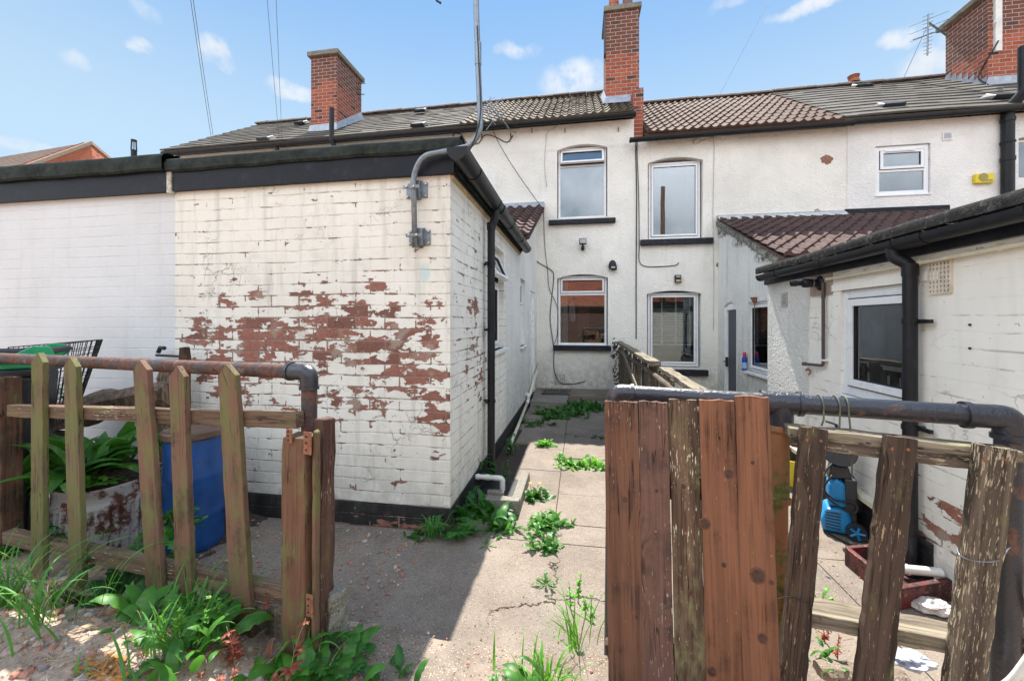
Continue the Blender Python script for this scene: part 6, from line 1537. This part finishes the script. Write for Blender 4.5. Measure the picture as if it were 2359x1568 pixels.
# fence screw eye
m = MB(); q = P(1434, 782, y=YF-.03); m.tube([q, q+Vector((0,-.06,0))], .05, 14); m.build('pipe_cap', M_whitep, hB)

# =================================================================== behind the camera (seen in the window panes)
bh = thing('brick_house', (2, -17, 0), 'brick house across the lane behind the camera', 'house')
m = MB(); m.box(-14, 16, -24, -16.5, -.3, 5.6); m.build('wall', M_brx0, bh)
m = MB(); m.prism([(-24.4,5.5),(-16.1,5.5),(-20.2,9.0)], -14.2, 16.2, rotz(R(90)) @ Matrix.Scale(-1, 4, Vector((0,1,0)))); 
m = MB(); m.add([Vector(q) for q in ((-14.2,-16.1,5.5),(16.2,-16.1,5.5),(16.2,-20.2,9.),(-14.2,-20.2,9.),(-14.2,-24.4,5.5),(16.2,-24.4,5.5))], [(0,1,2,3),(3,2,5,4),(0,3,4),(1,5,2)]); m.build('roof', M_tile_far, bh)
m = MB(); m.box(3.6, 4.8, -20.6, -19.8, 7.5, 10.2); m.build('chimney', M_brx0, bh)
gh = thing('brick_shed', (-1.5, -7, 0), 'low brick shed across the lane behind the camera', 'shed')
m = MB(); m.box(-4.5, 1.6, -9.5, -7., -.3, 2.3); m.build('wall', red_brick('sooty_shed_brick', 'x', None, (.12,.06,.045), (.08,.05,.04), mortar=(.12,.10,.085)), gh); m = MB(); m.box(-4.7, 1.8, -9.6, -6.8, 2.3, 2.42); m.build('roof', M_felt, gh)
tp = MB(); tp.tube([(4.6,-6,-.3),(4.6,-6,9.)], [.15,.11], 12); tag(tp.build('telegraph_pole', W_post, smooth=True), 'wooden telegraph pole behind the camera', 'pole')
hg = MB(); rgh = random.Random(5)
for k in range(2600):
    c = Vector((rgh.uniform(1.9, 6.5), rgh.uniform(-7.6,-6.4), rgh.uniform(-.1, 1.9))); s_ = rgh.uniform(.05,.11); d = Vector([rgh.gauss(0,1) for _ in range(3)]).normalized(); e_ = d.orthogonal().normalized()*s_; f_ = d.cross(e_)
    hg.add([c-e_, c-f_*.6, c+e_, c+f_*.6], [(0,1,2,3)])
tag(hg.build('hedge', L_dock), 'overgrown green hedge behind the camera', 'hedge', kind='stuff')

# things standing inside the ground floor window at the path end
iw = thing('house_plant', (.15, YF+.35, oB2[2]), 'bushy green house plant inside the downstairs window at the path end', 'house plant')
m = MB(); rgi = random.Random(77)
for k in range(420):
    c = Vector((rgi.gauss(.12, .16), YF+.42+rgi.gauss(0,.06), oB2[2]+.05+abs(rgi.gauss(0,.13)))); s_ = rgi.uniform(.02,.045); d = Vector([rgi.gauss(0,1) for _ in range(3)]).normalized(); e_ = d.orthogonal().normalized()*s_; f_ = d.cross(e_)
    m.add([c-e_, c-f_*.4, c+e_, c+f_*.4], [(0,1,2,3)])
m.build('foliage', L_dand, iw)
m = MB(); m.lathe([(.07,0),(.09,.12),(.10,.13)], T(.12, YF+.42, oB2[2]-.08), 16); m.build('pot', M_clay, iw)
m = MB(); m.box(-.02, .22, YF+.75, YF+.80, oB2[2]-.1, oB2[2]+.95); tag(m.build('brown_panel', M_bare), 'brown upright panel inside the downstairs window at the path end', 'panel')
crumple('white_cloth', 'crumpled white cloth hanging inside the downstairs window at the path end', 'cloth', (-.16, YF+.55, oB2[2]+.50), .06, .05, .25, M_upvc, 6)
# desk fan seen through the upper right window
df = thing('desk_fan', (1.95, YF+.45, oC1[2]), 'white desk fan inside the upper window with the dark frame line', 'fan')
m = MB(); Mf = T(oC1[1]-.42, YF+.42, oC1[2]+.20) @ Matrix.Rotation(R(80), 4, 'X')
for q in range(6): m.tube([Mf @ Vector((.15*(q+1)/6*math.cos(a_), .15*(q+1)/6*math.sin(a_), .05-.04*((q+1)/6)**2)) for a_ in [k*.31 for k in range(21)]], .004, 4)
m.build('fan_guard', M_upvc, df); m = MB(); m.tube([Mf @ Vector((0,0,0)), (oC1[1]-.48, YF+.46, oC1[2]-.05)], .02, 8); m.build('stem', M_upvc, df)
# =================================================================== plants
def leaf(mb, base, az, pitch, L, Wd, curl=.9, jag=0., rg=rnd, n=7, fold=.25, shape='ovate', twist=0.):
    """leaf growing from base towards azimuth az, starting at pitch, drooping by curl"""
    p = Vector(base); h = Vector((math.cos(az), math.sin(az), 0)); s = Vector((-math.sin(az), math.cos(az), 0)); b0 = len(mb.v)
    for i in range(n+1):
        t = i/n; a = pitch - curl*t*t; d = h*math.cos(a)+Vector((0,0,1))*math.sin(a)
        if i: p = p + d*(L/n)
        if shape == 'ovate': w = Wd*(math.sin(math.pi*min(1., t**.75*.98+.02)))**.8
        elif shape == 'dand': w = Wd*(.18+.95*t)*(1-t**5)
        elif shape == 'blade': w = Wd*(1-t)**.6*(.6+.4*min(1,t*4))
        else: w = Wd*math.sin(math.pi*t)
        if i == n: w = .0004
        if jag: w *= (1-jag if i % 2 else 1+jag*.4)*rg.uniform(.85, 1.1)
        nr = s.cross(d); ss = s*math.cos(twist*t)+nr*math.sin(twist*t); up = nr
        mb.v += [p - ss*w/2 + up*w*fold*.5, p.copy(), p + ss*w/2 + up*w*fold*.5]
    for i in range(n):
        a = b0+i*3
        mb.f += [(a, a+1, a+4, a+3), (a+1, a+2, a+5, a+4)]; mb.mi += [mb.cur]*2
def plant(kind, label, cat, pos, size, seed, n=14, mat=None, group=None, name=None, flowers=0, spread=.5, dry=0, extra=None):
    rg = random.Random(seed); mb = MB(); x, y, z = pos; mats = [mat or L_dand, L_dry, L_yel]
    if kind == 'rosette':
        for k in range(n):
            az = k*2.399+rg.uniform(-.4,.4); r = rg.uniform(0,.02); L = size*rg.uniform(.6,1.15)
            leaf(mb, (x+r*math.cos(az), y+r*math.sin(az), z), az, rg.uniform(.15,1.2), L, L*rg.uniform(.28,.40), rg.uniform(.5,1.4), .34, rg, 11, .3, 'dand')
    elif kind == 'patch':
        for k in range(n):
            cx, cy = x+rg.gauss(0, spread), y+rg.gauss(0, spread*.9)
            for j in range(rg.randint(4, 8)):
                az = rg.uniform(0, 6.28); L = size*rg.uniform(.35,1.1); leaf(mb, (cx, cy, z), az, rg.uniform(.05,1.3), L, L*rg.uniform(.34,.60), rg.uniform(.3,2.0), rg.choice((.12,.3,.45)), rg, 9, rg.uniform(-.2,.5), rg.choice(('dand','ovate')), rg.uniform(-.9,.9))
    elif kind == 'dock':
        for k in range(n):
            az = k*2.399+rg.uniform(-.5,.5); L = size*rg.uniform(.55,1.15)
            leaf(mb, (x+rg.gauss(0,spread*.06), y+rg.gauss(0,spread*.06), z), az, rg.uniform(.5,1.45), L, L*rg.uniform(.28,.42), rg.uniform(.8,1.9), .10, rg, 10, .35, 'ovate', rg.uniform(-.5,.5))
    elif kind == 'grass':
        for k in range(n):
            az = rg.uniform(0, 6.28); L = size*rg.uniform(.5,1.2); r = abs(rg.gauss(0, spread*.1))
            mb.cur = 1 if rg.random() < dry else 0
            leaf(mb, (x+r*math.cos(az*1.7), y+r*math.sin(az*1.7), z), az, rg.uniform(1.0,1.5), L, rg.uniform(.006,.013)*(1 if mb.cur == 0 else .35), rg.uniform(.5,2.3), 0, rg, 10, .3, 'blade', rg.uniform(-.8,.8))
        mb.cur = 0
    elif kind == 'stalk':
        for k in range(n):
            az = rg.uniform(0, 6.28); H = size*rg.uniform(.5,1.1); p0 = Vector((x+rg.gauss(0,spread*.1), y+rg.gauss(0,spread*.1), z)); ln_ = Vector((math.cos(az), math.sin(az), 0))*rg.uniform(.05,.35)
            pts = [p0 + (Vector((0,0,1))*t + ln_*t*t)*H for t in (0,.25,.5,.75,1.)]; mb.cur = 1 if mat == L_red else 0; mb.tube(pts, [.0025,.0023,.002,.0016,.001], 4); mb.tube([Vector((x,y,z+.001)), p0+Vector((0,0,.004))], .003, 4); mb.cur = 0
            for j in range(rg.randint(7, 12)):
                t = rg.uniform(.15, 1.); p = p0 + (Vector((0,0,1))*t + ln_*t*t)*H; L = size*.20*rg.uniform(.6,1.2)*(1.2-.5*t)
                a2 = rg.uniform(0, 6.28)
                for q in range(3): leaf(mb, p, a2+(q-1)*.75, rg.uniform(.0,.8), L, L*.42, rg.uniform(.5,1.2), .3, rg, 6, .3, 'ovate')
    elif kind == 'lobed':
        for k in range(n):
            az = k*2.399; L = size*rg.uniform(.3,1.); p0 = Vector((x,y,z)); tip = p0+Vector((math.cos(az)*L*.8, math.sin(az)*L*.8, L*rg.uniform(.35,.9)))
            mb.tube([p0, (p0+tip)/2+Vector((0,0,L*.12)), tip], [.002,.0016,.001], 4)
            for q in range(7): leaf(mb, tip, az+(q-3)*.62, rg.uniform(-.2,.3), size*.22, size*.15, .5, .15, rg, 5, .2, 'ovate')
    for k in range(flowers):
        az = rg.uniform(0,6.28); p0 = Vector((x+rg.gauss(0,.02), y+rg.gauss(0,.02), z)); tp = p0+Vector((rg.gauss(0,.03), rg.gauss(0,.03), size*rg.uniform(.9,1.4)))
        mb.cur = 0; mb.tube([p0, tp], .002, 5); mb.cur = 2
        for q in range(16): leaf(mb, tp, q*.39, rg.uniform(.1,.9), .018, .006, .4, 0, rg, 3, .1, 'blade')
        mb.cur = 0
    if not dry and kind in ('patch', 'dock', 'rosette'): dry = max(3, n//3)
    if dry and kind != 'grass':
        mb.cur = 1
        for k in range(int(dry)):
            az = rg.uniform(0,6.28); leaf(mb, (x+rg.gauss(0,.04), y+rg.gauss(0,.04), z), az, rg.uniform(.1,1.2), size*rg.uniform(.5,1.2), .003, rg.uniform(.4,1.4), 0, rg, 7, .2, 'blade')
        mb.cur = 0
    o = mb.build(name or {'rosette':'dandelion','patch':'weeds','dock':'dock_plant','grass':'grass_tuft','stalk':'weed','lobed':'weed'}[kind], mats, auto='keep', smooth=True)
    return tag(o, label, cat, group)
def G(u, v, z=0.): return tuple(P(u, v, z=z))
GR = 'dandelions along the path joint'
plant('patch', 'sunlit dandelion just in front of the shadow line on the path', 'dandelion', G(1258,1026), .13, 1, 12, L_lime, GR, spread=.035)
plant('patch', 'creeping weed strip in the paving joint reaching the board panel', 'weeds', G(1345,1072), .11, 2, 26, L_lime, GR, spread=.10)
plant('patch', 'tiny weed in the paving joint left end of the strip', 'weeds', G(1308,1068), .09, 3, 12, L_lime, GR, spread=.05)
plant('patch', 'dandelion with a yellow flower beside the concrete kerb box', 'dandelion', G(1232,1148), .105, 4, 14, L_dand, GR, flowers=2, spread=.045)
plant('patch', 'largest leafy weed clump in the middle of the path', 'weeds', G(1258,1205), .10, 5, 34, L_dand, GR, spread=.07, flowers=0)
plant('patch', 'dandelion clump at the top of the path crack', 'dandelion', G(1262,1255), .095, 6, 16, L_dand, GR, spread=.04)
plant('rosette', 'small seedling weed lying in the path crack', 'weeds', G(1258,1345), .07, 7, 14, L_dand, GR)
plant('dock', 'broad-leaved weeds climbing the foot of the outbuilding corner', 'weeds', G(1110,1195), .22, 8, 34, L_dock, spread=1.3)
plant('lobed', 'round-leaved mallow plant at the foot of the outbuilding corner', 'weeds', G(1052,1238), .19, 9, 26, L_dock)
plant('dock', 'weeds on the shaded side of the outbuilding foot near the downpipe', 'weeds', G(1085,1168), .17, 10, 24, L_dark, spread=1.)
plant('patch', 'half-sunlit dandelion at the edge of the outbuilding shadow', 'dandelion', G(1160,1215), .12, 11, 16, L_dand, spread=.04)
plant('rosette', 'small weed on the shaded concrete by the shadow edge', 'weeds', G(1123,1256), .06, 12, 9, L_dand)
plant('grass', 'arching grass tuft at the base of the peeling wall', 'grass', G(1000,1238), .22, 13, 60, L_grass, spread=.5)
plant('patch', 'low weeds along the black plinth of the peeling wall', 'weeds', G(985,1225), .07, 14, 14, L_dock, spread=.07)
plant('stalk', 'upright leafy weed behind the downpipe by the cream waste pipe', 'weeds', G(1172,1045), .26, 15, 5, L_dock, spread=.5)
plant('stalk', 'leafy weed in the gully beside the downpipe', 'weeds', G(1152,1110), .26, 16, 6, L_dock, spread=.7)
plant('patch', 'green weeds growing over the path at the foot of the back step', 'weeds', G(1290,955), .16, 17, 60, L_dand, spread=.20)
plant('patch', 'green weeds in the shade along the wall at the far end of the path', 'weeds', G(1345,940), .16, 18, 60, L_dock, spread=.20)
plant('patch', 'dim green weeds on the shaded path left of the joint', 'weeds', G(1245,975), .12, 19, 16, L_dock, spread=.13)
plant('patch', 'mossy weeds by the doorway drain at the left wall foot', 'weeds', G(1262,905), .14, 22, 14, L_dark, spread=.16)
plant('patch', 'small weed beside the board panel in the shade line', 'weeds', G(1384,1010), .08, 23, 6, L_dock, spread=.04)
# drum plants
plant('dock', 'lush dandelion clump growing out of the rusty drum', 'dandelion', (dc.x-.0, 2.02, .56), .38, 31, 44, L_dand, spread=1.6)
plant('patch', 'small weeds spilling over the rim of the rusty drum', 'weeds', (dc.x+.08, 1.94, .52), .12, 32, 12, L_dand, spread=.07)
plant('dock', 'broad green leaves left of the rusty drum', 'weeds', (dc.x-.34, 2.0, .42), .24, 33, 16, L_dock, spread=1.6)
plant('grass', 'fine grass tuft beside the blue barrel top', 'grass', (bc.x-.22, 2.25, .66), .16, 34, 50, L_grass, spread=.5)
plant('lobed', 'ivy-like leaves climbing behind the wire basket', 'weeds', tuple(P(95, 935, y=2.6)), .22, 35, 14, L_dand)
plant('patch', 'weeds between the rusty drum and the blue barrel', 'weeds', tuple(P(395, 1215, y=1.9)), .12, 36, 14, L_dock, spread=.07)
# foreground, along the left fence
zL = .19
def GL(u, v):
    z = zL
    for _ in range(6):
        q = P(u, v, z=z); z = lane_h(q.x, q.y) if q.y < edge_y(q.x) else .0 if q.y > edge_y(q.x)+.05 else z
    return (q.x, q.y, z)
plant('grass', 'tall arching grass at the left edge in front of the fence', 'grass', GL(30,1400), .33, 41, 85, L_grass, spread=1.0, dry=.12)
plant('grass', 'tall grass with drooping blades below the leftmost picket', 'grass', GL(95,1440), .27, 42, 42, L_grass, spread=.9, dry=.1)
plant('grass', 'dry tangled stalks at the foot of the second picket', 'grass', GL(155,1400), .20, 43, 44, L_grass, spread=.8, dry=.75)
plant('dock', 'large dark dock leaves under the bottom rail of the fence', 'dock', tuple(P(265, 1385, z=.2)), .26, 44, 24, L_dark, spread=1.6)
plant('dock', 'broad yellowing dock leaves between the third and fourth picket', 'dock', GL(330,1430), .21, 45, 20, L_dand, spread=1.)
plant('grass', 'bright grass tuft in front of the fifth picket', 'grass', GL(455,1450), .24, 46, 100, L_grass, spread=.8)
plant('grass', 'grass tuft with bent blades in front of the fourth picket', 'grass', GL(390,1500), .19, 47, 36, L_grass, spread=.8)
plant('dock', 'leafy green weed at the foot of the fourth picket', 'weeds', GL(430,1505), .16, 48, 34, L_dand, spread=1.2)
plant('stalk', 'nettle-like weed with lime leaves in front of the fence', 'weeds', GL(415,1480), .17, 49, 5, L_lime, spread=.6)
plant('dock', 'low dark weeds under the right part of the fence', 'weeds', tuple(P(500, 1440, z=.2)), .18, 50, 26, L_dock, spread=1.5)
plant('stalk', 'red-leaved herb robert stalks between the last picket and the gate post', 'weeds', GL(595,1520), .19, 51, 5, L_red, spread=.8)
plant('stalk', 'low red-leaved weeds at the bottom edge of the picture', 'weeds', GL(560,1575), .10, 52, 9, L_red, spread=1.)
plant('dock', 'big glossy dock plant at the foot of the gate post', 'dock', GL(745,1560), .19, 53, 22, L_dand, spread=1.3)
plant('dock', 'bright dock leaves at the bottom edge left of the gate post', 'dock', GL(660,1580), .15, 54, 16, L_lime, spread=.9)
plant('lobed', 'round-leaved weed right of the gate post', 'weeds', GL(800,1545), .15, 55, 16, L_dock)
plant('dock', 'dark green weeds at the bottom edge right of the gate post', 'weeds', GL(880,1585), .10, 56, 12, L_dock, spread=1.)
plant('grass', 'thin grass blades growing by the gate post', 'grass', GL(730,1520), .20, 57, 22, L_grass, spread=.5)
plant('grass', 'sparse grass in the rubble at the bottom left', 'grass', GL(200,1560), .08, 58, 14, L_grass, spread=.6, dry=.5)
plant('patch', 'small green weeds at the base of the leftmost fence post', 'weeds', tuple(P(60, 1250, z=.25)), .10, 59, 14, L_dock, spread=.06)
# right of the opening
plant('grass', 'tall upright grass stems in front of the board panel', 'grass', tuple(P(1335, 1500, z=.12)), .34, 61, 24, L_lime, spread=.5, dry=.12)
plant('grass', 'bright grass at the bottom edge beside the board panel', 'grass', tuple(P(1270, 1590, z=.19)), .16, 62, 60, L_lime, spread=.8, dry=.1)
plant('dock', 'dandelion leaves at the bottom edge left of the board panel', 'dandelion', tuple(P(1225, 1590, z=.19)), .13, 63, 14, L_dand, spread=.9)
plant('stalk', 'leafy weed beside the left leg of the pipe frame', 'weeds', tuple(P(1372, 1440, z=.15)), .15, 64, 4, L_lime, spread=.6)
plant('rosette', 'tiny weeds at the bottom edge of the rough concrete', 'weeds', tuple(P(1150, 1580, z=.19)), .06, 65, 10, L_dand)
plant('rosette', 'pale green plant on the right yard concrete seen through the gate', 'weeds', G(1890,1385), .10, 66, 11, L_lime)
plant('dock', 'green leaves between the board panel and the gate near the ground', 'weeds', tuple(P(1862, 1510, z=.16)), .11, 67, 12, L_dand, spread=.8)
plant('stalk', 'sparse red and green weeds behind the first leaning picket', 'weeds', tuple(P(1880, 1450, z=.16)), .10, 68, 4, L_red, spread=.7)
plant('patch', 'small weeds at the bottom edge behind the gate', 'weeds', tuple(P(1990, 1570, z=.17)), .05, 69, 6, L_dand, spread=.04)

# =================================================================== rubble and litter on the lane
def stones(name, label, n, area, sz, seed, zf, group=None):
    rg = random.Random(seed); mb = MB()
    for k in range(n):
        x, y = area(rg); s = sz(rg); z = zf(x, y); mb.cur = rg.choice((0,0,1,2,2,3,4) if s > .006 else (0,2,3,3,4,2,0))
        M = T(x, y, z+s*.15) @ rotz(rg.uniform(0,6.28)) @ Matrix.Rotation(rg.uniform(-.4,.4), 4, 'X'); fl = rg.uniform(.3,.75)
        vs = []; 
        for i in range(3):
            m = 5
            for j in range(m):
                a = 2*math.pi*j/m; r = s*(1, .9, .55)[i]*rg.uniform(.7,1.2); vs.append(M @ Vector((r*math.cos(a), r*.75*math.sin(a), s*fl*(-.6, .25, .75)[i])))
        mb.add(vs, [(i*5+j, i*5+(j+1)%5, (i+1)*5+(j+1)%5, (i+1)*5+j) for i in range(2) for j in range(5)] + [tuple(range(5))[::-1], (10,11,12,13,14)])
    o = mb.build(name, M_st); return tag(o, label, 'rubble', kind='stuff')
stones('rubble', 'broken brick, stone and plaster rubble on the sandy ground', 2600, lambda r: (r.uniform(-2.7,-.95), r.uniform(.9,1.72)), lambda r: min(.028, .003+r.expovariate(1/.0045)), 5, lambda x, y: lane_h(x, y) if y < edge_y(x) else .02)
stones('rubble', 'loose grit and chippings on the rough concrete edge', 700, lambda r: (r.uniform(-1.0,.30), r.uniform(1.1,1.62)), lambda r: min(.012, .0015+r.expovariate(1/.002)), 6, lambda x, y: lane_h(x, y))
stones('rubble', 'rubble and grit under the broken gate', 900, lambda r: (r.uniform(.25,1.7), r.uniform(1.1,1.62)), lambda r: min(.03, .003+r.expovariate(1/.005)), 7, lambda x, y: lane_h(x, y))
stones('gravel', 'dead leaves and grit scattered over the shaded yard corner', 1200, lambda r: (r.uniform(-2.6,-1.0), r.uniform(1.75,2.70)), lambda r: min(.02, .002+r.expovariate(1/.004)), 8, lambda x, y: .0)
stones('gravel', 'grit scattered on the path', 500, lambda r: (r.uniform(-.88,.8), r.uniform(1.65,6.)), lambda r: min(.008, .0015+r.expovariate(1/.0016)), 9, lambda x, y: .001)
stones('gravel', 'grit and bits scattered on the right yard floor', 500, lambda r: (r.uniform(.95,1.95), r.uniform(1.65,3.6)), lambda r: min(.014, .0015+r.expovariate(1/.003)), 10, lambda x, y: .001)
# individual bigger pieces that read as single stones
for k, (u, v, s, mi, lb) in enumerate(((340,1445,.045,1,'flat white stone under the dock leaves near the third picket'),(30,1500,.06,0,'large pale stone slab fragment at the left edge'),
        (160,1500,.030,1,'pale stone lump in the sandy rubble'),(500,1545,.028,1,'whitish stone at the bottom edge below the fifth picket'),(215,1462,.035,0,'pale broken tile beside the grass'),(640,1505,.03,3,'dark stone beside the gate post foot'))):
    chunk('stone', lb, 'stone', GL(u-s*320, v), GL(u+s*320, v-6), s*.42, M_st[mi], 80+k, n=7, m_=5, flat=.5)
# orange dead leaves
dl = MB(); rg = random.Random(12)
for k in range(60):
    q = Vector(GL(250+rg.gauss(0,25), 1540+rg.gauss(0,14)))+Vector((0,0,.006)); leaf(dl, q, rg.uniform(0,6.28), rg.uniform(-.1,.5), .035, .018, .6, .2, rg, 5, .3, 'ovate')
tag(dl.build('dead_leaves', simple('orange_dead_leaf', (.42,.17,.03), .7, var=.4), auto='keep'), 'orange dead leaves on the rubble at the bottom left', 'dead leaves', kind='stuff')
tw = MB(); rg = random.Random(13)
for k in range(90):
    q = Vector(GL(rg.uniform(90,760), rg.uniform(1440,1568)))+Vector((0,0,.004)); a = rg.uniform(0,6.28); L = rg.uniform(.04,.16); tw.tube([q, q+Vector((math.cos(a)*L*.5, math.sin(a)*L*.5, rg.uniform(.0,.03))), q+Vector((math.cos(a+.3)*L, math.sin(a+.3)*L, rg.uniform(-.005,.03)))], .0013, 4)
tag(tw.build('twigs', L_dry), 'dry twigs and stalks over the rubble', 'twigs', kind='stuff')

# =================================================================== shared groups for repeats
GROUPS = {'terraced_house':'houses of the terrace','brick_outbuilding':'flat-roofed brick outbuildings','overhead_wire':'overhead wires in the sky','tv_aerial':'television aerials',
 'cable':'cables on the terrace wall','log':'rotten logs behind the left fence','loose_plank':'loose planks at the right edge','stone':'larger stones at the fence foot','wire_tie':'wire and twine ties on the pipe railing',
 'waste_pipe':'plastic waste pipes at the left wall foot','wall_light':'small black wall lights','grass_tuft':'grass tufts','dock_plant':'broad-leaved plants','weeds':'small weeds','weed':'tall or stalked weeds','dandelion':'dandelions'}
for ob_ in list(sc.objects):
    st_ = ob_.name.split('.')[0]
    if ob_.parent is None and st_ in GROUPS and ob_.get('kind') is None: ob_['group'] = GROUPS[st_]
